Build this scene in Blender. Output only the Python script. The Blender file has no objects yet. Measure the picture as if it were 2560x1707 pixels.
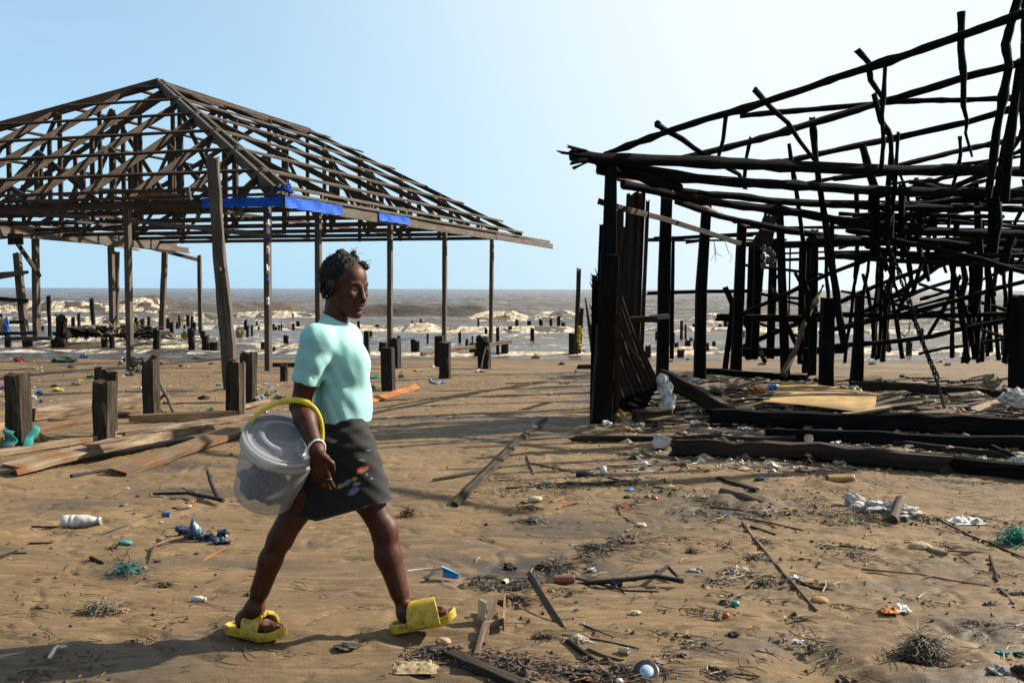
import bpy, math, random
import numpy as np
from mathutils import Vector, Matrix
R = math.radians
random.seed(11)
S = bpy.context.scene
COL = S.collection
PW, PH, F, CH = 2560, 1707, 2489.0, 1.416

# ---------------------------------------------------------------- camera
PITCH, ROLL = math.atan(130.5 / F), R(0.179)
_f = np.array([0, math.cos(PITCH), -math.sin(PITCH)])
_u0 = np.array([0, math.sin(PITCH), math.cos(PITCH)])
_r0 = np.array([1.0, 0, 0])
_r = _r0 * math.cos(ROLL) + _u0 * math.sin(ROLL)
_u = -_r0 * math.sin(ROLL) + _u0 * math.cos(ROLL)
CAM = np.array([0, 0, CH])
cam_data = bpy.data.cameras.new('camera')
cam_data.sensor_width, cam_data.lens = 36.0, F / PW * 36.0
cam_data.clip_start, cam_data.clip_end = 0.05, 40000
cam = bpy.data.objects.new('camera', cam_data)
COL.objects.link(cam)
M = Matrix.Identity(4)
for i in range(3):
    M[i][0], M[i][1], M[i][2], M[i][3] = _r[i], _u[i], -_f[i], CAM[i]
cam.matrix_world = M
S.camera = cam

def ray(x, y):
    return _f + _r * ((x - PW / 2) / F) - _u * ((y - PH / 2) / F)

def P(x, y, d):
    """world point seen at photo pixel (x, y), d metres in front of the camera"""
    k = ray(x, y)
    return CAM + k * (d / k[1])

# ---------------------------------------------------------------- noise
_perm = np.random.RandomState(5).permutation(512)
_perm = np.concatenate([_perm, _perm, _perm])
_ga = np.linspace(0, 2 * np.pi, 512, endpoint=False)
def perlin(x, y, seed=0):
    x = np.asarray(x, float) + seed * 17.13; y = np.asarray(y, float) + seed * 9.71
    xi, yi = np.floor(x).astype(int), np.floor(y).astype(int)
    xf, yf = x - xi, y - yi
    def g(ix, iy, dx, dy):
        a = _ga[_perm[(_perm[ix & 511] + iy) & 511]]
        return np.cos(a) * dx + np.sin(a) * dy
    s, t = xf * xf * xf * (xf * (xf * 6 - 15) + 10), yf * yf * yf * (yf * (yf * 6 - 15) + 10)
    a = g(xi, yi, xf, yf); b = g(xi + 1, yi, xf - 1, yf)
    c = g(xi, yi + 1, xf, yf - 1); d = g(xi + 1, yi + 1, xf - 1, yf - 1)
    return (a + s * (b - a)) + t * ((c + s * (d - c)) - (a + s * (b - a)))
def fbm(x, y, o=4, seed=0, gain=.5):
    v, a = 0, 1.0
    for i in range(o):
        v = v + a * perlin(np.asarray(x) * 2 ** i, np.asarray(y) * 2 ** i, seed + i * 3); a *= gain
    return v
def sstep(a, b, x):
    t = np.clip((np.asarray(x, float) - a) / (b - a), 0, 1)
    return t * t * (3 - 2 * t)

# ---------------------------------------------------------------- terrain
SEA = -0.16
def H(X, Y):
    X = np.asarray(X, float); Y = np.asarray(Y, float)
    w = sstep(1.5, 4.0, np.hypot(X, Y)) * .6 + .4
    h = .035 * fbm(X * .35, Y * .5, 3, 1) * w
    h = h + .05 * np.exp(-((X - 4.5) / 3.2) ** 2 - ((Y - 11.3) / 2.6) ** 2)
    h = h - .10 * sstep(15, 21.5, Y) - .9 * sstep(20.8, 32, Y) - 2.0 * sstep(30, 80, Y)
    h = h - .05 * np.exp(-((X - .12) / .34) ** 2 - ((Y - 5.05) / .28) ** 2)   # damp hollow
    return h
def G(x, y, dz=0.0, sea=True):
    k = ray(x, y); z = 0.0
    for _ in range(8):
        p = CAM + k * ((z - CH) / k[2])
        z = float(H(p[0], p[1]))
        if sea: z = max(z, SEA)
    p[2] = z + dz
    return p

# ---------------------------------------------------------------- objects
def link(o): COL.objects.link(o); return o
def tag(o, label=None, cat=None, group=None, kind=None):
    if label: o['label'] = label
    if cat: o['category'] = cat
    if group: o['group'] = group
    if kind: o['kind'] = kind
    return o
def empty(name, loc, label, cat, group=None):
    o = bpy.data.objects.new(name, None); o.empty_display_size = .1
    o.location = Vector(loc); link(o)
    return tag(o, label, cat, group)

class MB:
    """collects geometry in world coordinates and links it as ONE mesh object"""
    def __init__(s): s.v = []; s.f = []; s.uv = []; s.sm = []; s.mi = []; s.n = 0
    def add(s, V, Fc, UV=None, smooth=False, mi=0):
        V = np.asarray(V, float); o = s.n
        s.v.append(V); s.n += len(V)
        for i, f in enumerate(Fc):
            s.f.append(tuple(int(a) + o for a in f))
            s.uv.extend(UV[i] if UV is not None else [(V[a][0] + V[a][1] * .37, V[a][2] + V[a][1] * .6) for a in f])
            s.sm.append(smooth); s.mi.append(mi)
        return s
    def build(s, name, mats, parent=None, base=None):
        V = np.concatenate(s.v)
        if base is None: base = np.array(parent_base(parent)) if parent is not None else np.array([V[:, 0].mean(), V[:, 1].mean(), V[:, 2].min()])
        base = np.asarray(base, float)
        me = bpy.data.meshes.new(name)
        me.from_pydata([tuple(p) for p in (V - base)], [], s.f)
        uvl = me.uv_layers.new(name='grain')
        uvl.data.foreach_set('uv', np.asarray(s.uv, float).ravel())
        me.polygons.foreach_set('use_smooth', s.sm)
        me.polygons.foreach_set('material_index', s.mi)
        for m in (mats if isinstance(mats, (list, tuple)) else [mats]): me.materials.append(m)
        o = bpy.data.objects.new(name, me); link(o)
        if parent is not None:
            o.parent = parent
            o.location = Vector(base) - Vector(parent_base(parent))
        else: o.location = Vector(base)
        return o
def parent_base(p):
    b = Vector(p.location)
    while p.parent: p = p.parent; b += p.location
    return b
def npmesh(name, V, quads, mat, smooth=True, base=(0, 0, 0), attrs=None, parent=None):
    V = np.asarray(V, float) - np.asarray(base, float)
    quads = np.asarray(quads, np.int32); k = quads.shape[1]
    me = bpy.data.meshes.new(name)
    me.vertices.add(len(V)); me.vertices.foreach_set('co', V.astype(np.float32).ravel())
    me.loops.add(quads.size); me.loops.foreach_set('vertex_index', quads.ravel())
    me.polygons.add(len(quads)); me.polygons.foreach_set('loop_start', np.arange(len(quads), dtype=np.int32) * k)
    me.polygons.foreach_set('use_smooth', np.full(len(quads), smooth))
    me.update(calc_edges=True)
    for n, a in (attrs or {}).items():
        at = me.attributes.new(n, 'FLOAT', 'POINT'); at.data.foreach_set('value', np.asarray(a, np.float32).ravel())
    me.materials.append(mat)
    o = bpy.data.objects.new(name, me); link(o); o.location = base
    if parent is not None:
        o.parent = parent; o.location = Vector(base) - Vector(parent_base(parent))
    return o
def gridq(nr, nc):
    i = np.arange(nr * nc).reshape(nr, nc)
    return np.stack([i[:-1, :-1], i[:-1, 1:], i[1:, 1:], i[1:, :-1]], -1).reshape(-1, 4)

def unit(a):
    a = np.asarray(a, float); return a / (np.linalg.norm(a) + 1e-12)

SQ = [(-1, -.86), (-.86, -1), (.86, -1), (1, -.86), (1, .86), (.86, 1), (-.86, 1), (-1, .86)]
def circ(n): return [(math.cos(2 * math.pi * i / n), math.sin(2 * math.pi * i / n)) for i in range(n)]

def sweep(mb, pts, hw, ht, sec=SQ, up=(0, 0, 1), wob=0.0, jag0=0.0, jag1=0.0, smooth=False, scale=None, mi=0, seed=None, sub=1, twist=0.0):
    """extrude a section (half width hw across, half height ht along UP) along pts, with rough sides and jagged ends"""
    rd = random.Random(seed if seed is not None else random.random())
    pts = [np.asarray(p, float) for p in pts]
    if sub > 1:
        q = []
        for a, b in zip(pts[:-1], pts[1:]):
            q += [a + (b - a) * (i / sub) for i in range(sub)]
        pts = q + [pts[-1]]
    n, m = len(sec), len(pts)
    if scale is None: scale = [1.0] * m
    elif len(scale) != m: scale = list(np.interp(np.linspace(0, 1, m), np.linspace(0, 1, len(scale)), scale))
    V = []; L = 0.0; ls = []
    per = [0.0]
    for i in range(n):
        a, b = sec[i], sec[(i + 1) % n]
        per.append(per[-1] + math.hypot((a[0] - b[0]) * hw, (a[1] - b[1]) * ht))
    j0 = [rd.random() * jag0 for _ in range(n)]; j1 = [rd.random() * jag1 for _ in range(n)]
    off = rd.random() * 50
    side = None
    for i, p in enumerate(pts):
        t = unit(pts[min(i + 1, m - 1)] - pts[max(i - 1, 0)])
        if i: L += np.linalg.norm(p - pts[i - 1])
        ls.append(L + off)
        if side is None:
            u0 = np.asarray(up, float)
            if abs(np.dot(unit(u0), t)) > .97: u0 = np.array([0.3, 1, 0.0])
            side = unit(np.cross(t, u0))
        else: side = unit(side - t * np.dot(side, t))
        top = np.cross(side, t)
        if twist: 
            ca, sa = math.cos(twist / m), math.sin(twist / m); side, top = side * ca + top * sa, top * ca - side * sa
        for k, (a, b) in enumerate(sec):
            w = 1 + wob * (rd.random() - .5) * 2
            q = p + side * (a * hw * scale[i] * w) + top * (b * ht * scale[i] * w)
            if i == 0: q = q - t * j0[k]
            if i == m - 1: q = q + t * j1[k]
            V.append(q)
    Fc, UV = [], []
    for i in range(m - 1):
        for k in range(n):
            k2 = (k + 1) % n
            Fc.append((i * n + k, i * n + k2, (i + 1) * n + k2, (i + 1) * n + k))
            UV.append([(per[k], ls[i]), (per[k + 1], ls[i]), (per[k + 1], ls[i + 1]), (per[k], ls[i + 1])])
    mb.add(V, Fc, UV, smooth, mi)
    # end caps: fan round a centre point
    for e, rev in ((0, True), (m - 1, False)):
        ring = [e * n + k for k in range(n)]
        c = np.mean([V[i] for i in ring], 0)
        vs = [V[i] for i in ring] + [c]
        fs = [(k, n, (k + 1) % n) if rev else (k, (k + 1) % n, n) for k in range(n)]
        fs = [(b, a, cc) for a, b, cc in fs] if rev and False else fs
        mb.add(vs, fs, [[(.0, off), (.02, off), (.01, off + .02)]] * n, False, mi)
    return mb

def plank(name, p0, p1, w, t, mat, parent=None, up=(0, 0, 1), wob=.05, jag=.03, sub=3, bow=0.0, label=None):
    p0, p1 = np.asarray(p0, float), np.asarray(p1, float)
    pts = [p0, p1]
    if bow:
        pts = [p0, (p0 + p1) / 2 + np.array([0, 0, bow]), p1]
    mb = MB(); sweep(mb, pts, w / 2, t / 2, up=up, wob=wob, jag0=jag, jag1=jag, sub=sub)
    o = mb.build(name, mat, parent)
    if label: o['label'] = label
    return o

def crooked(pts, rd, amt, step=.28):
    """resample a polyline into a naturally bent stick"""
    pts = [np.asarray(p, float) for p in pts]
    out = []
    for a, b in zip(pts[:-1], pts[1:]):
        n = max(1, int(np.linalg.norm(b - a) / step))
        for i in range(n):
            q = a + (b - a) * (i / n)
            if i or len(out): q = q + np.array([rd.uniform(-amt, amt) for _ in range(3)])
            out.append(q)
    out.append(pts[-1])
    return out
def stick(mb, pts, r0, r1=None, amt=None, seed=None, n=7, knots=True, jag=.02, mi=0):
    rd = random.Random(seed if seed is not None else random.random())
    r1 = r0 if r1 is None else r1
    if amt is None: amt = r0 * .22
    q = crooked(pts, rd, amt, max(.22, r0 * 9) if r0 > .012 else max(.1, r0 * 5))
    if r0 > .012: q = [a + (b - a) * k / 3 for a, b in zip(q[:-1], q[1:]) for k in range(3)] + [q[-1]]
    m = len(q)
    sc = [1 + (r1 / r0 - 1) * i / max(1, m - 1) + (rd.uniform(-.11, .11) if knots else 0) + (.34 if knots and rd.random() < .07 else 0) for i in range(m)]
    sweep(mb, q, r0, r0, sec=circ(n), wob=.07, jag0=jag, jag1=jag, smooth=True, scale=sc, seed=rd.random(), mi=mi)
    return mb
# ---------------------------------------------------------------- materials
def mat(name):
    m = bpy.data.materials.new(name); m.use_nodes = True
    nt = m.node_tree; b = nt.nodes['Principled BSDF']
    return m, nt, b
def nd(nt, t, **kw):
    n = nt.nodes.new(t)
    for k, v in kw.items():
        if k in n.inputs: n.inputs[k].default_value = v
        else: setattr(n, k, v)
    return n
def ramp(nt, fac, stops, interp='LINEAR'):
    n = nt.nodes.new('ShaderNodeValToRGB'); cr = n.color_ramp; cr.interpolation = interp
    while len(cr.elements) < len(stops): cr.elements.new(.5)
    for e, (p, c) in zip(cr.elements, stops):
        e.position = p; e.color = (*c, 1) if len(c) == 3 else c
    nt.links.new(fac, n.inputs['Fac']); return n.outputs['Color']
def mixc(nt, fac, a, b, blend='MIX'):
    n = nt.nodes.new('ShaderNodeMix'); n.data_type = 'RGBA'; n.blend_type = blend
    for s, v in ((n.inputs[0], fac), (n.inputs[6], a), (n.inputs[7], b)):
        if isinstance(v, (int, float)): s.default_value = v
        elif isinstance(v, tuple): s.default_value = (*v, 1)
        else: nt.links.new(v, s)
    return n.outputs[2]
def math_(nt, op, a, b=None, c=None):
    n = nt.nodes.new('ShaderNodeMath'); n.operation = op
    for i, v in enumerate((a, b, c)):
        if v is None: continue
        if isinstance(v, (int, float)): n.inputs[i].default_value = v
        else: nt.links.new(v, n.inputs[i])
    return n.outputs[0]
def bump(nt, b, h, strength=.4, dist=.01, prev=None):
    n = nt.nodes.new('ShaderNodeBump'); n.inputs['Strength'].default_value = strength; n.inputs['Distance'].default_value = dist
    nt.links.new(h, n.inputs['Height'])
    if prev is not None: nt.links.new(prev, n.inputs['Normal'])
    nt.links.new(n.outputs[0], b.inputs['Normal']); return n.outputs[0]

AK = .54   # albedo scale that goes with the exposure
def wood(name, dark, mid, light, rough=.8, bs=.5, grain=70, patch=(.0, .0, .0), patch_amt=0.0, spec=.22):
    dark, mid, light, patch = (tuple(c * AK for c in q) for q in (dark, mid, light, patch))
    m, nt, b = mat(name)
    uv = nd(nt, 'ShaderNodeUVMap', uv_map='grain')
    mp = nd(nt, 'ShaderNodeMapping'); mp.inputs['Scale'].default_value = (grain, 3.5, 1); nt.links.new(uv.outputs[0], mp.inputs[0])
    n1 = nd(nt, 'ShaderNodeTexNoise', Scale=1.0, Detail=6.0, Roughness=.65); nt.links.new(mp.outputs[0], n1.inputs['Vector'])
    mp2 = nd(nt, 'ShaderNodeMapping'); mp2.inputs['Scale'].default_value = (9, 1.6, 1); nt.links.new(uv.outputs[0], mp2.inputs[0])
    n2 = nd(nt, 'ShaderNodeTexNoise', Scale=1.0, Detail=3.0); nt.links.new(mp2.outputs[0], n2.inputs['Vector'])
    c = ramp(nt, n1.outputs['Fac'], [(.3, dark), (.5, mid), (.72, light)])
    c2 = mixc(nt, ramp(nt, n2.outputs['Fac'], [(.38, (.35, .35, .35)), (.62, (1, 1, 1))]), mixc(nt, 1.0, c, dark, 'MIX'), c)
    if patch_amt:
        tc = nd(nt, 'ShaderNodeTexCoord')
        n3 = nd(nt, 'ShaderNodeTexNoise', Scale=3.2, Detail=4.0); nt.links.new(tc.outputs['Object'], n3.inputs['Vector'])
        c2 = mixc(nt, ramp(nt, n3.outputs['Fac'], [(.5 - .12 * patch_amt, (0, 0, 0)), (.62, (1, 1, 1))]), c2, patch)
    nt.links.new(c2, b.inputs['Base Color'])
    b.inputs['Roughness'].default_value = rough
    b.inputs['Specular IOR Level'].default_value = spec
    bump(nt, b, n1.outputs['Fac'], bs, .012)
    return m
W_GREY = wood('weathered_grey_wood', (0.0558, 0.0403, 0.0279), (0.1364, 0.1054, 0.0775), (0.2232, 0.1798, 0.1364))
W_RAFT = wood('old_brown_timber', (.022, .013, .0075), (.075, .047, .029), (.165, .115, .07), spec=.15)
W_PALE = wood('pale_sunbleached_board', (0.1584, 0.1008, 0.0540), (0.3456, 0.2484, 0.1512), (0.4752, 0.3600, 0.2376), patch=(0.2160, 0.0792, 0.0180), patch_amt=.25)
W_DARK = wood('dark_wet_timber', (.010, .008, .006), (.028, .022, .017), (.06, .048, .036), rough=.85)
W_STUMP = wood('stump_timber', (.012, .009, .006), (.06, .044, .028), (.20, .15, .095), spec=.12)
W_CHAR = wood('charred_wood', (.004, .0037, .0035), (.009, .008, .0075), (.022, .019, .017), rough=.95, bs=.9, spec=.08)
W_CHARB = wood('scorched_brown_board', (.010, .006, .004), (.035, .017, .009), (.085, .042, .02), rough=.8, grain=45)
W_ORNG = wood('orange_stained_board', (.18, .05, .008), (.5, .17, .03), (.62, .33, .12))
W_TINT = wood('rust_tinted_board', (0.0720, 0.0396, 0.0194), (0.2088, 0.1332, 0.0720), (0.3456, 0.2484, 0.1512), patch=(0.1944, 0.0828, 0.0274), patch_amt=.2)
W_DRIFT = wood('splintered_driftwood', (0.0400, 0.0224, 0.0112), (0.3200, 0.2160, 0.1280), (0.5760, 0.4480, 0.3200), bs=1.0, grain=38)
W_STICK = wood('driftwood_stick', (.05, .03, .018), (.16, .10, .06), (.30, .21, .14))

def plain(name, col, rough=.5, noise=.25, scale=30, spec=.4, bs=.15, bd=.004, dirt=None, metal=0.0, dirt_amt=.5):
    col = tuple(c * AK for c in col); dirt = tuple(c * AK for c in dirt) if dirt is not None else None
    m, nt, b = mat(name)
    tc = nd(nt, 'ShaderNodeTexCoord')
    n1 = nd(nt, 'ShaderNodeTexNoise', Scale=float(scale), Detail=5.0); nt.links.new(tc.outputs['Object'], n1.inputs['Vector'])
    lo = tuple(c * (1 - noise) for c in col); hi = tuple(min(1, c * (1 + noise)) for c in col)
    c = ramp(nt, n1.outputs['Fac'], [(.3, lo), (.7, hi)])
    if dirt is not None:
        n2 = nd(nt, 'ShaderNodeTexNoise', Scale=scale * .35, Detail=6.0); nt.links.new(tc.outputs['Object'], n2.inputs['Vector'])
        c = mixc(nt, ramp(nt, n2.outputs['Fac'], [(.62 - .25 * dirt_amt, (0, 0, 0)), (.72, (1, 1, 1))]), c, dirt)
    nt.links.new(c, b.inputs['Base Color'])
    b.inputs['Roughness'].default_value = rough; b.inputs['Specular IOR Level'].default_value = spec; b.inputs['Metallic'].default_value = metal
    bump(nt, b, n1.outputs['Fac'], bs, bd)
    return m
SANDC = (.27, .18, .10)
_pm = {}
def PM(name, col, **kw):
    if name not in _pm: _pm[name] = plain(name, col, **kw)
    return _pm[name]
def plastic(cname, col, dirty=True): return PM(cname + '_plastic', col, rough=.38, noise=.12, dirt=SANDC if dirty else None, dirt_amt=.35)
WHITEP = lambda: plastic('white', (.78, .75, .68))
BLUEP = lambda: plastic('blue', (.02, .16, .55))
# ---------------------------------------------------------------- light, sky
SUN_AZ, SUN_EL = R(70), R(32.5)      # azimuth from +Y towards +X
sdir = Vector((math.cos(SUN_EL) * math.sin(SUN_AZ), math.cos(SUN_EL) * math.cos(SUN_AZ), math.sin(SUN_EL)))
ld = bpy.data.lights.new('sun', 'SUN'); ld.energy = 5.0; ld.angle = R(.55); ld.color = (1.0, .93, .82)
sun = bpy.data.objects.new('sun', ld); link(sun)
sun.rotation_euler = (-sdir).to_track_quat('-Z', 'Y').to_euler()
sun.location = (20, 10, 20)
wd = bpy.data.worlds.new('World'); S.world = wd; wd.use_nodes = True
nt = wd.node_tree; bg = nt.nodes['Background']
sky = nt.nodes.new('ShaderNodeTexSky'); sky.sky_type = 'NISHITA'; sky.sun_disc = False
sky.sun_elevation = SUN_EL; sky.sun_rotation = SUN_AZ
sky.air_density = 1.0; sky.dust_density = .15; sky.ozone_density = 1.0; sky.altitude = 0
# faint high cloud veils
tc = nd(nt, 'ShaderNodeTexCoord'); mp = nd(nt, 'ShaderNodeMapping'); mp.inputs['Scale'].default_value = (1.2, 1.2, 9); mp.inputs['Rotation'].default_value = (0, R(6), 0)
nt.links.new(tc.outputs['Generated'], mp.inputs[0])
cn = nd(nt, 'ShaderNodeTexNoise', Scale=2.1, Detail=6.0, Roughness=.6); nt.links.new(mp.outputs[0], cn.inputs['Vector'])
cf = ramp(nt, cn.outputs['Fac'], [(.46, (0, 0, 0)), (.8, (.28, .28, .28))])
dp = nt.nodes.new('ShaderNodeVectorMath'); dp.operation = 'DOT_PRODUCT'; nt.links.new(tc.outputs['Generated'], dp.inputs[0]); dp.inputs[1].default_value = tuple(sdir)
veil = ramp(nt, dp.outputs['Value'], [(.0, (.34, .34, .34)), (.2, (.46, .46, .46)), (.40, (.78, .78, .78)), (.58, (.95, .95, .95))])   # thin sea haze, brightest round the sun
skb = mixc(nt, 1.0, sky.outputs[0], (.80, 1.02, 1.24), 'MULTIPLY')
sx = nd(nt, 'ShaderNodeSeparateXYZ'); nt.links.new(tc.outputs['Generated'], sx.inputs[0])
skb = mixc(nt, ramp(nt, sx.outputs['Z'], [(.0, (.9, .9, .9)), (.10, (.62, .62, .62)), (.34, (0, 0, 0))]), skb, (2.5, 4.7, 6.8))   # clear blue air above the sea
skc = mixc(nt, cf, skb, (5.2, 6.0, 6.6))
skc = mixc(nt, veil, skc, ramp(nt, dp.outputs['Value'], [(.1, (4.6, 6.3, 7.1)), (.34, (5.7, 6.9, 7.3)), (.54, (7.0, 7.5, 7.55))]))
nt.links.new(skc, bg.inputs[0]); bg.inputs[1].default_value = .0505
S.view_settings.view_transform = 'Standard'; S.view_settings.look = 'None'
S.view_settings.exposure = 1.45; S.view_settings.gamma = 1.0; S.view_settings.use_curve_mapping = False
S.render.engine = 'CYCLES'; S.cycles.max_bounces = 8; S.cycles.transparent_max_bounces = 12
S.cycles.use_denoising = True
S.cycles.sample_clamp_indirect = 6

# ---------------------------------------------------------------- sand
def axis(segs):
    out = [segs[0][0]]
    for a, b, s0, s1 in segs:
        x = a
        n = max(1, int(round((b - a) / ((s0 + s1) / 2))))
        st = np.linspace(s0, s1, n); st = st / st.sum() * (b - a)
        out += list(a + np.cumsum(st))
    return np.array(out)
ax = axis([(-400, -60, 60, 6), (-60, -14, 6, .25), (-14, -3.6, .25, .02), (-3.6, 3.6, .016, .016), (3.6, 14, .02, .25), (14, 60, .25, 6), (60, 400, 6, 60)])
ay = axis([(-400, -10, 60, 3), (-10, 2.6, 3, .02), (2.6, 6.5, .014, .02), (6.5, 13, .02, .05), (13, 26, .05, .14), (26, 80, .15, 4)])
GX, GY = np.meshgrid(ax, ay)
Z = H(GX, GY)
near = sstep(22, 14, GY) * sstep(-3, 2, GY) * sstep(15, 6, np.abs(GX))
wx = GX + .5 * fbm(GX * .7, GY * .7, 3, 21); wy = GY + .5 * fbm(GX * .7, GY * .7, 3, 22)
flow = fbm(wx * 1.1, wy * 4.2, 4, 23)                      # wash ripples, drawn out along the shore
ridge = np.abs(fbm(wx * 1.6 + 3, wy * 3.4, 3, 24))
rough_right = sstep(.3, 1.6, GX) * sstep(7.5, 6.2, GY) + .35
Z = Z + near * (.010 * flow - .012 * sstep(.10, .0, ridge) + .007 * fbm(GX * 9, GY * 11, 3, 25) * rough_right)
chop = sstep(.25, .7, perlin(GX * 1.3, GY * 1.6, 31) + .4 * rough_right - .2)
Z = Z + near * chop * .010 * fbm(GX * 22, GY * 24, 2, 27)
V = np.stack([GX, GY, Z], -1).reshape(-1, 3)
m, nt, b = mat('wet_brown_sand'); SAND = m
tc = nd(nt, 'ShaderNodeTexCoord')
mp = nd(nt, 'ShaderNodeMapping'); mp.inputs['Scale'].default_value = (.55, 1.5, 1); nt.links.new(tc.outputs['Object'], mp.inputs[0])
n1 = nd(nt, 'ShaderNodeTexNoise', Scale=1.0, Detail=7.0, Roughness=.6, Distortion=1.6); nt.links.new(mp.outputs[0], n1.inputs['Vector'])
n2 = nd(nt, 'ShaderNodeTexNoise', Scale=160.0, Detail=4.0, Roughness=.7); nt.links.new(tc.outputs['Object'], n2.inputs['Vector'])
n3 = nd(nt, 'ShaderNodeTexNoise', Scale=14.0, Detail=6.0, Roughness=.7, Distortion=.6); nt.links.new(tc.outputs['Object'], n3.inputs['Vector'])
mp3 = nd(nt, 'ShaderNodeMapping'); mp3.inputs['Scale'].default_value = (1.6, 9, 1); mp3.inputs['Rotation'].default_value = (0, 0, R(-14)); nt.links.new(tc.outputs['Object'], mp3.inputs[0])
n4 = nd(nt, 'ShaderNodeTexNoise', Scale=1.5, Detail=7.0, Roughness=.65, Distortion=2.4); nt.links.new(mp3.outputs[0], n4.inputs['Vector'])
base = ramp(nt, n1.outputs['Fac'], [(.33, (.078, .045, .0175)), (.5, (.128, .078, .0325)), (.68, (.178, .113, .051))])
n5 = nd(nt, 'ShaderNodeTexNoise', Scale=.55, Detail=4.0, Roughness=.55, Distortion=1.2); nt.links.new(tc.outputs['Object'], n5.inputs['Vector'])
base = mixc(nt, ramp(nt, n5.outputs['Fac'], [(.36, (.85, .85, .85)), (.58, (0, 0, 0))]), base, (.058, .035, .016))
base = mixc(nt, ramp(nt, n4.outputs['Fac'], [(.53, (0, 0, 0)), (.60, (.8, .8, .8)), (.67, (0, 0, 0))]), base, (.215, .145, .072))
base = mixc(nt, ramp(nt, n4.outputs['Fac'], [(.33, (.8, .8, .8)), (.43, (0, 0, 0))]), base, (.034, .020, .010))
base = mixc(nt, ramp(nt, n3.outputs['Fac'], [(.30, (.8, .8, .8)), (.40, (0, 0, 0))]), base, (.028, .017, .009))
base = mixc(nt, .35, base, ramp(nt, n2.outputs['Fac'], [(.3, (.045, .027, .012)), (.7, (.225, .15, .08))]))
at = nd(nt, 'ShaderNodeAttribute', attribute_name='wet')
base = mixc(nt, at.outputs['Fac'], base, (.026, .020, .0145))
base = mixc(nt, 1.0, base, (.86, .835, .77), 'MULTIPLY')
nt.links.new(base, b.inputs['Base Color'])
rr = math_(nt, 'SUBTRACT', .88, math_(nt, 'MULTIPLY', at.outputs['Fac'], .5)); nt.links.new(rr, b.inputs['Roughness'])
b.inputs['Specular IOR Level'].default_value = .3
hh = math_(nt, 'ADD', math_(nt, 'MULTIPLY', n2.outputs['Fac'], .25), math_(nt, 'MULTIPLY', n3.outputs['Fac'], 1.0))
hh = math_(nt, 'ADD', hh, math_(nt, 'MULTIPLY', n4.outputs['Fac'], 1.2))
bump(nt, b, hh, .42, .02)
wet = np.exp(-((GX - .12) / .60) ** 2 - ((GY - 5.1) / .34) ** 2) * sstep(-.25, .15, fbm(GX * 4, GY * 5, 3, 41) + .15)
hx, hy = GX - (-.1), GY - 10.2
wet = np.maximum(wet, .7 * np.exp(-(hx / 1.7) ** 2 - (hy / .75) ** 2) * sstep(-.3, .3, fbm(GX * 1.2, GY * 3, 3, 43) + .1))  # damp patch that also deepens the hut's shadow band in the sand colour
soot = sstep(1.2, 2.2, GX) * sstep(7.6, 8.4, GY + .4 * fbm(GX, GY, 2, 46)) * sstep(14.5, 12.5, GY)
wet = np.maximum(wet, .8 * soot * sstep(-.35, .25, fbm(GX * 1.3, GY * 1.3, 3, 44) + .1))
wet = np.maximum(wet, .6 * sstep(.12, .5, fbm(GX * .5 + 9, GY * 1.1, 4, 45)))
wet = np.maximum(wet, .5 * sstep(-.2, -1.4, GX) * sstep(4.3, 3.7, GY + .35 * fbm(GX * 1.2, GY * 2, 3, 47)))
wet = np.maximum(wet, .55 * sstep(3.75, 3.35, GY + .3 * fbm(GX * 1.5, GY * 2, 3, 48)))
wet = np.maximum(wet, .75 * sstep(20.6, 22.0, GY + .5 * perlin(GX * .4, GY * 0, 42)))
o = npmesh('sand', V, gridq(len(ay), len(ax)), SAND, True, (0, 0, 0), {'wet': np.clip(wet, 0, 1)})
tag(o, 'brown trampled wet sand of the littered beach', None, None, 'structure')

# ---------------------------------------------------------------- sea
rows = [19.5]
while rows[-1] < 12000:
    d = rows[-1]; rows.append(d + max(.05, d * (.0026 + .03 * float(sstep(70, 900, d)) * 1.0)))
rows = np.array(rows)
cols = np.concatenate([np.linspace(-3, -.62, 60)[:-1], np.linspace(-.62, .62, 760), np.linspace(.62, 3, 60)[1:]])
DD, RR = np.meshgrid(rows, cols, indexing='ij')
SX, SY = RR * DD, DD
h = np.zeros_like(SX); foam = np.zeros_like(SX)
fade = sstep(22.5, 40, SY)
amp = .03 + .10 * sstep(28, 60, SY)
wx = SX + 2.0 * fbm(SX * .06, SY * .08, 2, 3); wy = SY + 2.2 * fbm(SX * .07, SY * .05, 3, 4)
h += amp * (1.5 * fbm(wx * .16, wy * .42, 3, 5) + .8 * fbm(wx * .6, wy * 1.5, 3, 6)) * (1 - sstep(300, 2500, SY))
sw = np.sin(wy * .42 + 1.3 * fbm(SX * .02, SY * .02, 2, 9)); h += .16 * fade * np.maximum(sw, -.4) ** 2 * np.sign(sw) * (1 - sstep(300, 2000, SY))
lump = np.abs(fbm(SX * 3.2, SY * 3.4, 3, 12)); lump2 = fbm(SX * 9.0, SY * 8.5, 2, 14)
def PXD(x, d): return (x - 1280) / F * d
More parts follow.
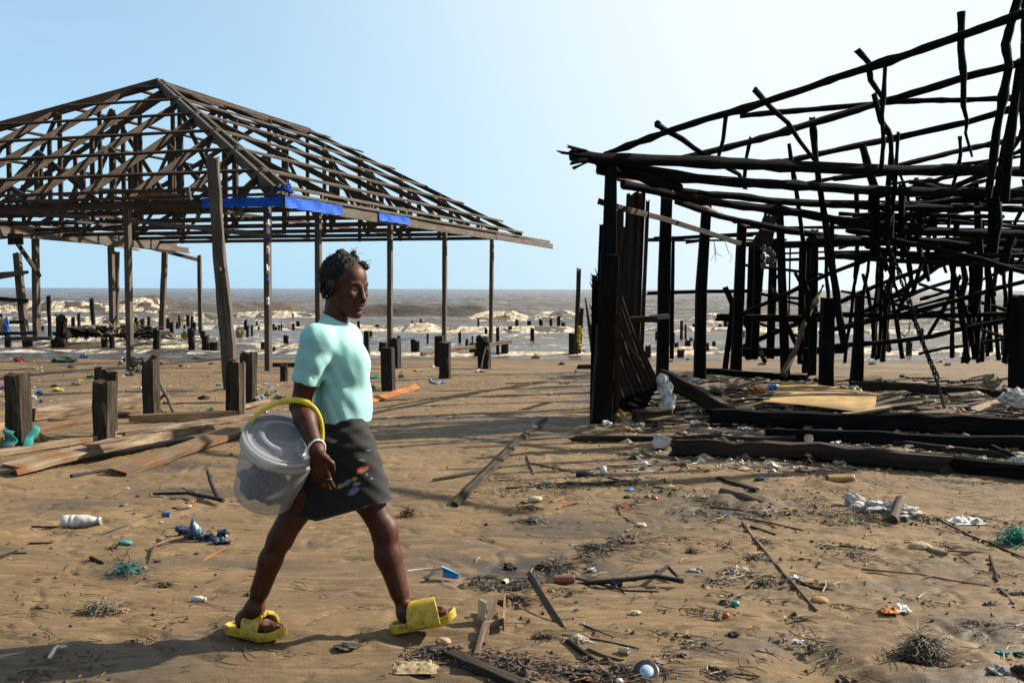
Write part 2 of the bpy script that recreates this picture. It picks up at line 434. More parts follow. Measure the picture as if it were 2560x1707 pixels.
def breaker(d0, xa, xb, hgt, wf, wb, foamy=1.0, seed=0, soft=60):
    """one wave: steep face of width wf towards the beach, back of width wb; the face is broken into foam"""
    global h, foam
    dc = d0 + 1.6 * fbm(SX * .09, SX * 0 + seed, 3, 50 + seed) * d0 / 45
    win = sstep(PXD(xa - soft, d0), PXD(xa + soft, d0), SX) * sstep(PXD(xb + soft, d0), PXD(xb - soft, d0), SX)
    win = win * (.85 + .28 * fbm(SX * .25, SX * 0 + seed, 2, 70 + seed))
    t = SY - dc
    prof = np.where(t < 0, np.exp(-(t / wf) ** 2 * 1.6), np.exp(-(t / wb) ** 2 * 1.6))
    h = h + win * hgt * prof
    f = sstep(-wf * 2.4, -wf * 1.1, t) * sstep(wb * .32, wb * .0, t) * np.clip(win * 1.7, 0, 1)
    f = f * foamy * sstep(.05, .40, .36 + fbm(SX * .8, SY * 1.0, 3, 90 + seed) * 1.1)
    h = h + f * (lump * .75 - .2 + lump2 * .3) * min(.18, hgt * .36)
    foam = np.maximum(foam, f)
breaker(63, -700, 395, .75, 1.5, 4.5, 1.0, 1)
breaker(66, 380, 760, .7, 1.5, 4.0, .25, 2)
breaker(52, 560, 800, .42, 1.0, 3.0, .8, 3)
breaker(44, -500, 360, .34, 1.0, 2.2, 1.0, 4)
breaker(46, 380, 560, .5, 1.0, 2.2, .5, 13)
breaker(39, 500, 760, .20, .8, 1.8, 1.0, 5)
breaker(36, 850, 1440, .26, .8, 1.8, 1.0, 6, 30)
breaker(35.5, 1015, 1085, .22, .6, .8, 1.0, 7, 12)
breaker(48, 1180, 1310, .45, 1.1, 2.2, 1.0, 8, 40)
breaker(60, 820, 1220, .75, 1.6, 3.5, .12, 9, 50)
breaker(50, 1330, 1440, .4, 1.0, 2.2, .6, 10, 25)
breaker(47, 1740, 2000, .38, 1.0, 2.0, .8, 11, 50)
breaker(36, 1620, 2700, .22, .8, 1.8, .9, 12, 60)
breaker(30, -600, 560, .14, .5, 1.0, .55, 15, 60)
breaker(27, -600, 760, .12, .35, .9, .9, 16, 90)
breaker(26, 1560, 2700, .10, .35, .8, .8, 17, 60)
breaker(24.3, -700, 3000, .07, .28, .6, .7, 18, 40)
# lacy foam streaks left on the flats behind the breakers
st = np.abs(fbm(wx * .5, wy * 1.5, 4, 33)); lace = sstep(.11, .0, st) * sstep(.0, .4, fbm(SX * .12, SY * .10, 2, 34) + .32)
foam = np.maximum(foam, .75 * lace * sstep(60, 46, SY) * sstep(23, 26, SY))
cap = sstep(.33, .5, fbm(wx * .35, wy * .9, 3, 36)) * sstep(52, 75, SY) * (1 - sstep(250, 700, SY))
foam = np.maximum(foam, .55 * cap)
h = h * sstep(20.5, 24.0, SY)
V = np.stack([SX, SY, SEA + h], -1).reshape(-1, 3)
m, nt, b = mat('silty_sea_water')
tc = nd(nt, 'ShaderNodeTexCoord')
at = nd(nt, 'ShaderNodeAttribute', attribute_name='foam')
mp = nd(nt, 'ShaderNodeMapping'); mp.inputs['Scale'].default_value = (.5, 1.2, 1); nt.links.new(tc.outputs['Object'], mp.inputs[0])
n1 = nd(nt, 'ShaderNodeTexNoise', Scale=1.2, Detail=6.0, Roughness=.62, Distortion=.8); nt.links.new(mp.outputs[0], n1.inputs['Vector'])
n2 = nd(nt, 'ShaderNodeTexNoise', Scale=5.0, Detail=6.0, Roughness=.7); nt.links.new(tc.outputs['Object'], n2.inputs['Vector'])
n3 = nd(nt, 'ShaderNodeTexNoise', Scale=.12, Detail=3.0); nt.links.new(mp.outputs[0], n3.inputs['Vector'])
ff = math_(nt, 'SUBTRACT', math_(nt, 'ADD', math_(nt, 'MULTIPLY', at.outputs['Fac'], 1.25), math_(nt, 'MULTIPLY', n2.outputs['Fac'], 1.1)), .86)
fm = ramp(nt, ff, [(.22, (0, 0, 0)), (.48, (1, 1, 1))])
water = ramp(nt, n3.outputs['Fac'], [(.35, (.060, .040, .023)), (.65, (.100, .071, .044))])
fcol = ramp(nt, n2.outputs['Fac'], [(.36, (.09, .06, .034)), (.45, (.30, .22, .135)), (.54, (.50, .42, .30)), (.68, (.64, .60, .52))])
nt.links.new(mixc(nt, 1.0, mixc(nt, fm, water, fcol), (.84, .84, .84), 'MULTIPLY'), b.inputs['Base Color'])
nt.links.new(math_(nt, 'ADD', .24, math_(nt, 'MULTIPLY', fm, .65)), b.inputs['Roughness'])
b.inputs['IOR'].default_value = 1.33; b.inputs['Specular IOR Level'].default_value = .5
hb = math_(nt, 'ADD', n1.outputs['Fac'], math_(nt, 'MULTIPLY', n2.outputs['Fac'], .35))
bump(nt, b, hb, .9, .22)
o = npmesh('sea', V, gridq(len(rows), len(cols)), m, True, (0, 0, 0), {'foam': np.clip(foam, 0, 1)})
tag(o, 'brown silty sea with foaming breakers', None, None, 'structure')
# ---------------------------------------------------------------- ruined pavilion (roof skeleton on posts)
PA = np.array([-3.9, 16.85, 0]); PU = np.array([-.953, .303, 0]); PV = np.array([.303, .953, 0]); UZ = np.array([0, 0, 1.0])
def W(u, v, z): return PA + PU * u + PV * v + UZ * z
RU, RV, RISE, EZ, LEN = 6.9, 6.0, 3.32, 3.06, 13.3
pav = empty('ruined_pavilion', W(0, 0, 0), 'bare timber skeleton of a hipped roof on thin posts, its eave trimmed with blue plastic', 'pavilion')
rp = random.Random(4)
def zr(u): return EZ + min(u, 2 * RU - u) / RU * RISE
def bd(name, a, b, w, t, m=W_RAFT, up=UZ, **kw): return plank(name, a, b, w, t, m, pav, up=up, **kw)
# posts
for x0, y0, x1, y1, d in ((668, 508, 671, 926, 17.55), (795, 530, 797, 906, 19.2), (975, 556, 975, 880, 22.4), (1112, 574, 1111, 861, 25.6), (1230, 590, 1227, 846, 29.2), (318, 520, 326, 914, 18.45), (-60, 526, -55, 910, 19.6)):
    a, c = P(x1, y1, d), P(x0, y0, d); a[2] -= .4
    bd('post', a, c, .105, .105, W_GREY, up=PV, jag=.0, sub=6, wob=.045)
for u in (10.2, 13.3):
    bd('post', W(u, .6, -.3), W(u, .6, 2.86), .12, .12, W_GREY, up=PV, jag=.0, sub=5, wob=.04)
for x0, y0, x1, y1, d in ((88, 578, 92, 852, 27), (277, 596, 283, 866, 31)):
    bd('post', P(x1, y1, d), P(x0, y0, d), .16, .15, W_GREY, up=PV, sub=5)
# trusses
for v in (2.1, 4.35, 6.55, 8.8, 11.05, LEN):
    top = min(RU, RU * v / RV)
    hv = EZ + RISE * min(1, v / RV)
    bd('tie_beam', W(-.05, v, 2.93), W(2 * RU, v, 2.95), .05, .105, up=UZ, sub=8, jag=.05)
    bd('rafter', W(-.12, v + .05, zr(0) - .06), W(top, v + .05, zr(top)), .05, .13, up=UZ, sub=5)
    bd('rafter', W(2 * RU, v + .05, zr(0) - .06), W(2 * RU - top, v + .05, zr(top)), .05, .13, up=UZ, sub=5)
    us = [1.2, 2.45, 3.7, 5.1, 6.9, 8.4, 9.9, 11.6]
    pz = None
    for i, u in enumerate(us):
        zt = min(zr(u), hv)
        bd('strut', W(u, v - .03, 2.9), W(u, v - .03, zt), .05, .11, up=PU, sub=2)
        if i < len(us) - 1:
            u2 = us[i + 1]; zt2 = min(zr(u2), hv)
            if rp.random() < .75:
                a, c = (W(u, v - .08, 2.95), W(u2, v - .08, zt2)) if u < RU else (W(u, v - .08, zt), W(u2, v - .08, 2.95))
                bd('brace', a, c, .04, .10, sub=2)
for v in (7.8,):
    bd('tie_beam', W(.3, v, 2.86), W(2 * RU - .2, v, 2.88), .06, .08, sub=8, jag=.05)
for u in (3.4, 6.9, 10.3):
    bd('tie_beam', W(u, .1, 3.02), W(u, LEN, 3.02), .05, .07, sub=8)
# front jack rafters, with little queen posts
k = 0
u = .75
while u < 13.2:
    top = RV * min(u, 2 * RU - u) / RU
    bd('rafter', W(u, -.05, EZ - .05), W(u, top, EZ + RISE * top / RV), .05, .135, up=UZ, sub=4, m=W_RAFT)
    for v in (1.5, 3.1, 4.7):
        if v < top - .3: bd('strut', W(u + .06, v, 2.92), W(u + .06, v, EZ + RISE * v / RV), .10, .05, up=PV, sub=2)
    u += 1.13
# hips (paired boards) and ridge
for s in (-.11, .13):
    n = unit(np.cross(RU * PU + RV * PV, UZ))
    bd('hip_rafter', W(0, 0, EZ - .02) + n * s, W(RU, RV, EZ + RISE + .05) + n * s * .5, .07, .2, W_GREY, sub=6)
    n = unit(np.cross(-RU * PU + RV * PV, UZ))
    bd('hip_rafter', W(2 * RU, 0, EZ - .02) + n * s, W(RU, RV, EZ + RISE + .05) + n * s * .5, .07, .2, sub=6)
bd('ridge_beam', W(RU, RV - .1, EZ + RISE + .02), W(RU, LEN + .1, EZ + RISE - .02), .06, .2, sub=5)
# battens
for k in (.10, .265, .43, .60, .765, .93):
    z = EZ + RISE * k + .10
    a, c = W(RU * k - .05, RV * k, z), W(2 * RU - RU * k, RV * k, z)
    bd('batten', a, c, .075, .05, W_RAFT, up=unit(UZ * RV - PV * RISE), sub=8, jag=.02)
    e = LEN + rp.uniform(.2, .95)
    bd('batten', W(RU * k - .03, RV * k - .05, z), W(RU * k, e, z + rp.uniform(-.04, .02)), .075, .05, W_GREY, up=unit(UZ * RU - PU * RISE), sub=8, jag=.12)
    if k > .2:
        bd('batten', W(2 * RU - RU * k, RV * k, z), W(2 * RU - RU * k, LEN + rp.uniform(-.2, .5), z), .075, .05, W_RAFT, up=unit(UZ * RU + PU * RISE), sub=8, jag=.1)
# eaves: battens, spacer blocks, fascia boards
bd('fascia_batten', W(-.02, -.1, 3.125), W(-.02, LEN + .45, 3.115), .06, .055, W_GREY, sub=10, wob=.09, jag=.05)
bd('fascia_batten', W(-.12, -.15, 2.995), W(-.12, 16.4, 2.96), .07, .05, W_GREY, sub=12, wob=.09, jag=.15)
bd('fascia_batten', W(-.1, -.04, 3.115), W(13.9, -.04, 3.115), .06, .055, W_RAFT, sub=10, wob=.09)
bd('fascia_batten', W(-.15, -.12, 2.99), W(13.9, -.12, 2.99), .06, .05, W_RAFT, sub=10, wob=.09)
for v in (1.3, 3.4, 5.35, 7.0, 8.6, 10.0, 11.3, 12.7):
    bd('spacer_block', W(-.07, v, 3.02), W(-.07, v, 3.10), .05, .05, W_GREY, up=PV, sub=1, jag=0)
for v in (.5, 2.4, 4.4, 6.2):
    bd('eave_post', W(.35, v, 2.95), W(.35, v, 3.25), .06, .1, W_RAFT, up=PV, sub=1, jag=0)
bd('fascia_board', W(-.09, -.1, 2.865), W(-.09, 5.6, 2.862), .04, .215, W_GREY, sub=8, wob=.03)
bd('fascia_board', W(-.075, 5.63, 2.862), W(-.075, 11.2, 2.86), .04, .20, W_GREY, sub=8, wob=.03)
bd('fascia_board', W(-.09, 11.24, 2.86), W(-.09, 16.9, 2.83), .04, .17, W_GREY, sub=8, wob=.04, jag=.25)
bd('fascia_board', W(-.1, -.075, 2.865), W(7, -.075, 2.875), .04, .15, W_RAFT, sub=8, wob=.03)
bd('fascia_board', W(7.03, -.075, 2.86), W(13.9, -.075, 2.875), .04, .15, W_RAFT, sub=8, wob=.03)
BLUE_T = PM('blue_plastic_sheet', (.003, .085, .48), rough=.65, noise=.2, scale=4, bs=.25, spec=.15, bd=.03)
def strip(a, b, outw, h0, h1, nx=14):
    """bent plastic sheet over a fascia: two skins 6 mm apart"""
    V = []; nz = 4
    for side in (0, 1):
        for i in range(nx + 1):
            p = a + (b - a) * i / nx
            for j in range(nz + 1):
                q = p + UZ * (h0 + (h1 - h0) * j / nz) + outw * (.022 + .014 * math.sin(i * 1.7 + j * .9) * math.sin(i * .63) + .006 * side + (.03 * (1 - j / nz) ** 2) * abs(math.sin(i * .9)))
                V.append(q + UZ * (.010 * math.sin(i * 2.3 + h1) * (1 if j == 0 else .4) if j < nz else .008 * math.sin(i * 1.1)))
    N = (nx + 1) * (nz + 1); Fc = []
    for s in (0, 1):
        for i in range(nx):
            for j in range(nz):
                o = s * N + i * (nz + 1) + j
                f = (o, o + nz + 1, o + nz + 2, o + 1); Fc.append(f if s else f[::-1])
    ring = [i * (nz + 1) for i in range(nx + 1)] + [nx * (nz + 1) + j for j in range(1, nz + 1)] + [i * (nz + 1) + nz for i in range(nx - 1, -1, -1)] + [j for j in range(nz - 1, 0, -1)]
    for q in range(len(ring)):
        p, r = ring[q], ring[(q + 1) % len(ring)]; Fc.append((p, r, r + N, p + N))
    mb = MB(); mb.add(V, Fc, None, False); return mb.build('plastic_sheet', BLUE_T, pav)
strip(W(-.115, -.1, 0), W(-.115, 1.95, 0), -PU, 2.765, 2.96)
strip(W(-.115, 3.55, 0), W(-.115, 5.1, 0), -PU, 2.79, 2.95, 10)
strip(W(-.1, -.1, 0), W(1.45, -.1, 0), -PV, 2.785, 2.95)
# corner wrap of blue plastic
def crumple(mb, c, sx, sy, sz, seed=0, rough=.35, n=3, flat=True, mi=0, fold=1.0):
    rd = np.random.RandomState(seed + 100)
    t = (1 + 5 ** .5) / 2
    import bmesh
    bm = bmesh.new(); bmesh.ops.create_icosphere(bm, subdivisions=n, radius=1.0)
    co = np.array([v.co[:] for v in bm.verts]); fs = [[v.index for v in f.verts] for f in bm.faces]; bm.free()
    d = np.zeros(len(co))
    for k in range(5):
        ax = unit(rd.randn(3)); fr = rd.uniform(2, 6)
        d += np.abs(np.sin(co @ ax * fr + rd.rand() * 6)) * .5 * fold
    d += rd.rand(len(co)) * .35
    co = co * (1 - rough + rough * (d[:, None] - d.mean()) * 1.1 + rough * .3)
    a = rd.rand() * 6.28; ca, sa = math.cos(a), math.sin(a)
    co = co * np.array([sx, sy, sz])
    if flat: co[:, 2] = np.maximum(co[:, 2], -sz * .35)
    mb.add(co + np.asarray(c), fs, None, False, mi); return mb
mb = MB(); crumple(mb, W(-.05, .0, 3.06), .2, .12, .13, 3, .4, 3, False); mb.build('plastic_sheet', BLUE_T, pav)
# torn wrapping left on the corner post
WH_T = PM('torn_white_plastic', (.72, .72, .74), rough=.5, noise=.2)
mb = MB()
for i, z in enumerate((2.74, 2.55, 2.4, 2.28, 2.1, 1.75, 1.55, 1.2)):
    crumple(mb, P(670, 721 - (z - CH) * F / 17.55, 17.48), .045, .05, .07 + .03 * (i % 3), 20 + i, .5, 2, False, 1 if i in (0, 3, 6) else 0)
mb.build('plastic_scrap', [WH_T, BLUE_T], pav)
# loose and hanging boards
bd('fascia_board', P(-30, 570, 24.6), P(440, 616, 34.5), .05, .33, W_GREY, sub=6, jag=.1)
bd('fascia_board', P(120, 588, 27.2), P(468, 626, 35.5), .05, .2, W_GREY, sub=6, jag=.2)
for x0, y0, d0, x1, y1, d1, w, mm in (
    (330, 553, 17.8, 668, 590, 16.7, .07, W_GREY), (318, 486, 18.6, 470, 497, 18.3, .16, W_PALE), (-20, 528, 21, 218, 544, 20.2, .09, W_GREY),
    (30, 500, 20.5, 160, 508, 20, .12, W_GREY), (520, 520, 18, 620, 540, 18.5, .06, W_GREY), (0, 596, 24.5, 345, 560, 20, .05, W_RAFT),
    (170, 552, 21, 310, 566, 22, .05, W_GREY), (250, 478, 19.2, 330, 480, 19, .1, W_PALE), (345, 520, 17.9, 560, 525, 17.3, .1, W_GREY)):
    bd('loose_board', P(x0, y0, d0), P(x1, y1, d1), .03, w, mm, sub=4, jag=.1)
bd('brace', P(42, 606, 26), P(99, 690, 26.6), .07, .1, W_RAFT)
bd('brace', P(378, 620, 34.5), P(497, 650, 36), .08, .12, W_RAFT)
bd('loose_board', P(20, 598, 25), P(58, 598, 25), .04, .27, W_DARK, jag=0)
bd('loose_board', P(262, 612, 31), P(347, 625, 33), .03, .06, W_PALE)
for x, y0, y1, d in ((470, 470, 498, 17), (492, 505, 548, 17.4), (601, 520, 548, 17)):
    bd('loose_board', P(x, y0, d), P(x + 4, y1, d), .06, .04, W_GREY, up=PV)
mb = MB(); sweep(mb, [P(0, 452, 20.5), P(74, 500, 19.4)], .06, .06, sec=circ(7), jag1=.05, wob=.06, smooth=True, sub=3); mb.build('loose_pole', W_DARK, pav)

# tall post propped up in front of the pavilion
t = empty('leaning_post', P(572, 970, 14), 'tall grey split post leaning upright before the pavilion, topped above the eave', 'post')
mb = MB(); sweep(mb, [P(575, 985, 13.9), P(566, 850, 13.9), P(553, 700, 13.9), P(540, 520, 13.9), P(533, 404, 13.9)], .075, .06, up=(0, 1, 0), wob=.08, jag1=.12, sub=3)
mb.build('shaft', W_GREY, t)
mb = MB(); sweep(mb, [P(584, 985, 13.87), P(580, 860, 13.87), P(563, 700, 13.87)], .035, .07, up=(0, 1, 0), wob=.16, jag1=.3, sub=4)
mb.build('split_side', W_GREY, t)
for i, (x0, y0, x1, y1, d, w, lab) in enumerate((
    (43, 640, 63, 838, 30, .19, 'dark leaning post with a broken rail nailed across it near the frame edge'),
    (293, 636, 290, 838, 32, .13, 'slim grey post standing close behind the second pavilion post in the surf'),
    (412, 637, 403, 838, 32, .16, 'slightly tilted grey post standing alone in the surf, no board on it'),
    (498, 645, 502, 836, 33, .12, 'thin post in the surf that carries the low end of a hanging brace'))):
    t = empty('standing_post', P(x1, y1, d), lab, 'post', 'posts left standing in the surf')
    plank('shaft', P(x1, y1 + 12, d), P(x0, y0, d), w, w, W_GREY, t, up=(0, 1, 0), jag=.12, sub=6, wob=.08)
    if i == 0:
        plank('rail', P(-20, 686, 29.8), P(58, 681, 29.8), .1, .1, W_GREY, t, jag=.2)
        plank('rail', P(-20, 697, 29.8), P(55, 683, 29.7), .05, .11, W_GREY, t, jag=.2)
        plank('rail', P(-20, 746, 29.8), P(60, 752, 29.8), .07, .13, W_DARK, t, jag=.2)
# ---------------------------------------------------------------- cut stumps
GRP = 'cut stumps left standing along the shore'
def stump_mesh(mb, x, yt, yb, w, lean=0, seed=0, d=None, round_=False, jag=.06, depth_ratio=.8, up=(0, 1, 0)):
    g = G(x, yb); d = d or g[1]
    r = w / 2 / F * d
    p0 = g.copy(); p0[2] -= .35
    p1 = P(x + lean, yt, d)
    sec = circ(9) if round_ else [(-1, -.7), (-.5, -1), (.3, -.95), (1, -.8), (.96, 0), (1, .8), (.1, 1), (-1, .86), (-.97, .1)]
    sweep(mb, [p0, p0 + (p1 - p0) * .5, p1], r, r * depth_ratio, sec=sec, up=up, wob=.09, jag1=min(jag, .5 * abs(p1[2] - g[2])), sub=2, seed=seed)
    return g
BAYS = [(-60, 88, 'at the far side of the pavilion, beyond its last post'), (88, 300, 'between the two rear posts of the pavilion'), (300, 545, 'behind the pavilion between the front post and the tall leaning post'),
        (545, 668, 'between the tall leaning post and the plastic-wrapped corner post'), (668, 905, 'behind the walking woman'), (905, 1112, 'between the third and fourth posts of the pavilion side'),
        (1112, 1230, 'between the last two posts of the pavilion side'), (1230, 1400, 'in the open water between pavilion and burnt hut'), (1400, 1475, 'beside the splintered corner of the burnt hut'),
        (1475, 1760, 'seen between the front posts of the burnt hut'), (1760, 2600, 'seen through the poles of the burnt hut')]
small = [  # x, top, base, width, lean
 (126, 745, 843, 8, -5), (235, 750, 812, 9, -6), (197, 788, 818, 6, 0), (140, 789, 800, 6, 0), (118, 796, 808, 5, -1), (2, 788, 806, 8, 0), (20, 845, 869, 14, 0), (68, 853, 868, 20, 0), (155, 790, 848, 10, 2),
 (262, 850, 869, 16, 0), (281, 843, 870, 12, -2), (299, 820, 848, 14, 0), (340, 797, 814, 8, 0), (372, 794, 814, 7, 0), (420, 800, 820, 8, 0), (431, 810, 842, 9, -2), (449, 794, 818, 5, -1), (480, 795, 832, 6, 0),
 (485, 810, 838, 9, 0), (461, 815, 828, 5, 0), (391, 829, 875, 16, 1), (372, 818, 842, 9, 0), (481, 828, 876, 15, -4), (514, 843, 876, 16, 0), (535, 861, 876, 19, 0), (546, 804, 819, 3, 0), (541, 788, 801, 4, 1),
 (580, 820, 845, 7, 0), (613, 804, 827, 7, 1), (619, 818, 844, 6, 0), (630, 820, 843, 5, 0), (647, 819, 828, 5, 0), (684, 815, 830, 6, 0), (698, 817, 829, 5, 0), (703, 813, 829, 4, 1), (732, 787, 803, 4, 0),
 (733, 814, 828, 6, 0), (657, 859, 871, 9, 0), (685, 869, 878, 6, 0), (897, 807, 831, 7, -1), (891, 820, 831, 9, 0), (943, 816, 830, 9, 0), (1082, 819, 829, 9, 0), (1069, 839, 858, 5, 0), (1196, 802, 829, 5, 0),
 (1245, 824, 887, 8, -1), (1181, 844, 858, 4, 0), (1291, 804, 829, 8, 1), (1299, 818, 829, 4, 0), (1322, 806, 828, 10, 1), (1331, 826, 852, 10, 0), (1408, 811, 831, 10, 0), (1030, 803, 809, 4, 0), (1038, 856, 880, 21, 0),
 (1262, 860, 886, 18, 0), (1184, 864, 885, 22, 0), (1667, 842, 857, 9, 0), (1703, 807, 849, 7, 1), (1714, 816, 849, 5, 0), (1784, 823, 834, 7, 0), (1719, 854, 868, 13, 0), (1728, 846, 852, 7, 0), (1691, 861, 875, 10, 0),
 (1766, 862, 877, 13, 0), (1785, 858, 872, 9, 0), (1620, 869, 891, 13, 0), (1702, 877, 891, 17, 0), (1860, 830, 847, 4, 0), (1738, 855, 876, 9, 0), (2215, 838, 877, 13, 1), (2305, 824, 846, 7, 0), (2273, 858, 890, 13, 0),
 (2200, 855, 870, 12, 0), (2470, 845, 886, 14, 0), (2510, 842, 890, 12, 1)]
rs = random.Random(44)
for x in (95, 107, 182, 216, 312, 331, 356, 405, 443, 470, 507, 561, 571, 600, 641, 668, 691, 716, 745, 925, 1052, 1150, 1166, 1214, 1276, 1352, 1378, 1396, 1590, 1640, 1680, 1735, 1800, 1815):
    yb = rs.uniform(812, 866); small.append((x, yb - rs.uniform(9, 24), yb, rs.uniform(4, 9) * (1 + (yb - 812) / 90), rs.choice((0, 0, 1, -1))))

for i, (x, yt, yb, w, ln) in enumerate(small):
    mb = MB(); g = stump_mesh(mb, x, yt, yb, w, ln, i, jag=.10)
    o = mb.build('stump', W_DARK, None, g)
    bay = next(t for a, b, t in BAYS if a <= x < b)
    hh = (yb - yt) / F * g[1]
    size = 'tall thin' if hh > .62 and w < 9 else 'tall' if hh > .62 else 'squat broad' if w > 11 and hh < .5 else 'slim' if w < 6 else 'short'
    where = 'far out in the waves' if yb < 815 else 'in the surf' if yb < 862 else 'at the water line'
    lab = f'{size} black stump {where} {bay}'
    words = lab.split()
    tag(o, ' '.join(words[:16]), 'stump', GRP)
# notched and jagged ones
def notched(label, parts, mtl=W_DARK, name='stump'):
    mb = MB(); g0 = None
    for k, (x, yt, yb, w, ln) in enumerate(parts):
        g = stump_mesh(mb, x, yt, yb, w, ln, k + int(x), d=None if g0 is None else g0[1] + .12 * k)
        if g0 is None: g0 = g
    return tag(mb.build(name, mtl, None, g0), label, 'stump', GRP)
notched('black stump with a broad block and a taller broken spike, beside driftwood heap', [(148, 848, 869, 34, 0), (150, 796, 860, 22, 4)])
# big stumps on the sand
big = [
 ((50, 940, 1118, 47, -8), 'big leaning square stump with green cloth round its foot', W_STUMP),
 ((256, 960, 1100, 42, 6), 'square stump with a pale sawn edge, doubled by a second board behind it', W_STUMP),
 ((376, 905, 1043, 33, -1), 'lone square stump beyond the loose planks, half of its top higher', W_STUMP),
 ((587, 912, 1045, 36, 0), 'dark square stump at the foot of the tall leaning post', W_STUMP),
 ((621, 884, 1005, 31, 2), 'taller narrow stump right behind the one at the leaning post foot', W_STUMP),
 ((972, 874, 977, 29, -3), 'square black stump in front of the third side post, orange board at its foot', W_DARK),
 ((986, 848, 921, 24, 0), 'notched black stump half hidden behind the one with the orange board', W_DARK),
 ((1112, 860, 946, 26, 1), 'square black stump in front of the fourth side post', W_DARK),
 ((1098, 842, 917, 20, 0), 'slim black stump pressed against the back of the fourth side post stump', W_DARK),
 ((1212, 846, 921, 27, -3), 'jagged black stump hung with net and string under the last side post', W_DARK),
 ((917, 830, 893, 12, 0), 'narrow pointed stump just ahead of the woman\'s chest', W_STUMP),
 ((958, 858, 880, 18, 0), 'small black block stump left of the third side post stump', W_DARK),
 ((1430, 836, 886, 14, 0), 'black stump at the foot of the pair of tall bare posts', W_DARK)]
for k, ((x, yt, yb, w, ln), lab, mtl) in enumerate(big):
    t0 = G(x, yb)
    t = empty('stump', t0, lab, 'stump', GRP)
    mb = MB(); stump_mesh(mb, x, yt, yb, w, ln, 300 + k, depth_ratio=1.0 if w > 40 else .85, jag=.04, up=(.30, .95, 0)); mb.build('trunk', mtl, t)
    if k == 1:
        mb = MB(); stump_mesh(mb, 267, 937, 1086, 44, 3, 401, depth_ratio=.5); mb.build('back_board', mtl, t)
        mb = MB(); stump_mesh(mb, 243, 928, 1080, 17, 3, 402, depth_ratio=.6); mb.build('back_board', mtl, t)
    if k == 2:
        mb = MB(); stump_mesh(mb, 388, 898, 1040, 18, -1, 403, depth_ratio=1.2); mb.build('high_side', mtl, t)
    if k == 3:
        mb = MB(); stump_mesh(mb, 609, 913, 1044, 5, 1, 404, depth_ratio=3); mb.build('pale_edge', W_GREY, t)
        mb = MB(); stump_mesh(mb, 580, 904, 1046, 17, 0, 405, depth_ratio=1.2); mb.build('high_side', mtl, t)
    if k == 4:
        mb = MB(); stump_mesh(mb, 611, 893, 1004, 22, 0, 406, depth_ratio=.7); mb.build('low_side', mtl, t)
    if k == 6:
        mb = MB(); stump_mesh(mb, 998, 846, 920, 9, 0, 407, depth_ratio=1.4); mb.build('high_side', mtl, t)
    if k == 9:
        mb = MB()
        for q in range(9): crumple(mb, P(1198 + (q % 3) * 8, 848 + q * 6, 16.7), .10, .06, .12, 700 + q, .6, 2, False)
        mb.build('tangled_net', W_DARK, t)
        mb = MB(); stick(mb, [P(1214, 870, 16.4), P(1207, 895, 16.3), P(1203, 918, 16.2)], .012); mb.build('string', W_GREY, t)
# pair of tall bare posts near the burnt hut
for (x0, y0, x1, y1, w, lab) in ((1447, 679, 1439, 886, 10.5, 'tall bare post by the burnt hut corner with a yellow rag tied on'), (1454, 778, 1446, 887, 10, 'shorter post tucked behind the tall bare post with the yellow rag')):
    d = G(x1, y1)[1] + (.25 if y0 > 700 else 0)
    t = empty('standing_post', P(x1, y1, d), lab, 'post', 'bare posts by the burnt hut')
    plank('shaft', P(x1, y1 + 14, d), P(x0, y0, d), w / F * d, w / F * d, W_STUMP, t, up=(0, 1, 0), jag=.12, sub=7, wob=.1)
t = empty('broken_pole', P(1480, 838, 17), 'thin sharp broken pole leaning into the splintered hut corner', 'pole')
mb = MB(); sweep(mb, [P(1482, 880, 17), P(1476, 830, 17), P(1463, 744, 17)], .04, .03, sec=circ(6), scale=[1, .9, .25], wob=.1, smooth=True, sub=2); mb.build('shaft', W_STUMP, t)
# low rails, planks and driftwood round the water line
def log(name, label, cat, x0, y0, x1, y1, w, mtl, d0=None, d1=None, rnd=False, group=None, h=None, dz=.04):
    a = G(x0, y0) if d0 is None else P(x0, y0, d0); b = G(x1, y1) if d1 is None else P(x1, y1, d1)
    if d0 is None: a[2] += dz
    if d1 is None: b[2] += dz
    ww = w / F * (a[1] + b[1]) / 2
    mb = MB()
    if rnd: stick(mb, [a, (a + b) / 2, b], ww / 2, ww * .42, seed=int(x0 + y0))
    else: sweep(mb, [a, b], ww / 2 if h is None else ww / 2, (ww / 2) if h is None else h / 2, wob=.08, jag0=.12, jag1=.12, sub=6, seed=int(x0 + y0))
    return tag(mb.build(name, mtl, None, np.minimum(a, b)), label, cat, group)
log('plank', 'lit brown plank laid level on two black stumps at the water line', 'plank', 18, 846, 122, 846, 9, W_GREY, 23.6, 23.6)
log('beam', 'black beam low over the surf at the far frame edge, below the blue cloth', 'beam', -20, 834, 82, 832, 8, W_DARK, 25, 25)
log('beam', 'black beam between two stumps behind the blue cloth', 'beam', 15, 806, 60, 804, 9, W_DARK, 28, 28)
log('beam', 'long black timber floating along the near edge of the driftwood heap', 'timber', 140, 834, 400, 842, 8, W_DARK, 27.5, 27)
log('beam', 'black timber lying higher across the driftwood heap', 'timber', 165, 822, 395, 836, 8, W_DARK, 28.5, 28)
log('plank', 'sun-bleached plank propped between stumps near the last side post', 'plank', 1062, 884, 1270, 855, 9, W_PALE, 21.2, 22.5)
log('beam', 'short beam resting like a bench on one stub, next to the woman\'s sleeve', 'beam', 687, 912, 790, 912, 11, W_STUMP, 18, 18)
mb = MB(); g = stump_mesh(mb, 710, 914, 952, 17, 0, 555); tag(mb.build('stump', W_STUMP, None, g), 'low pale stub holding up the short bench-like beam', 'stump', GRP)
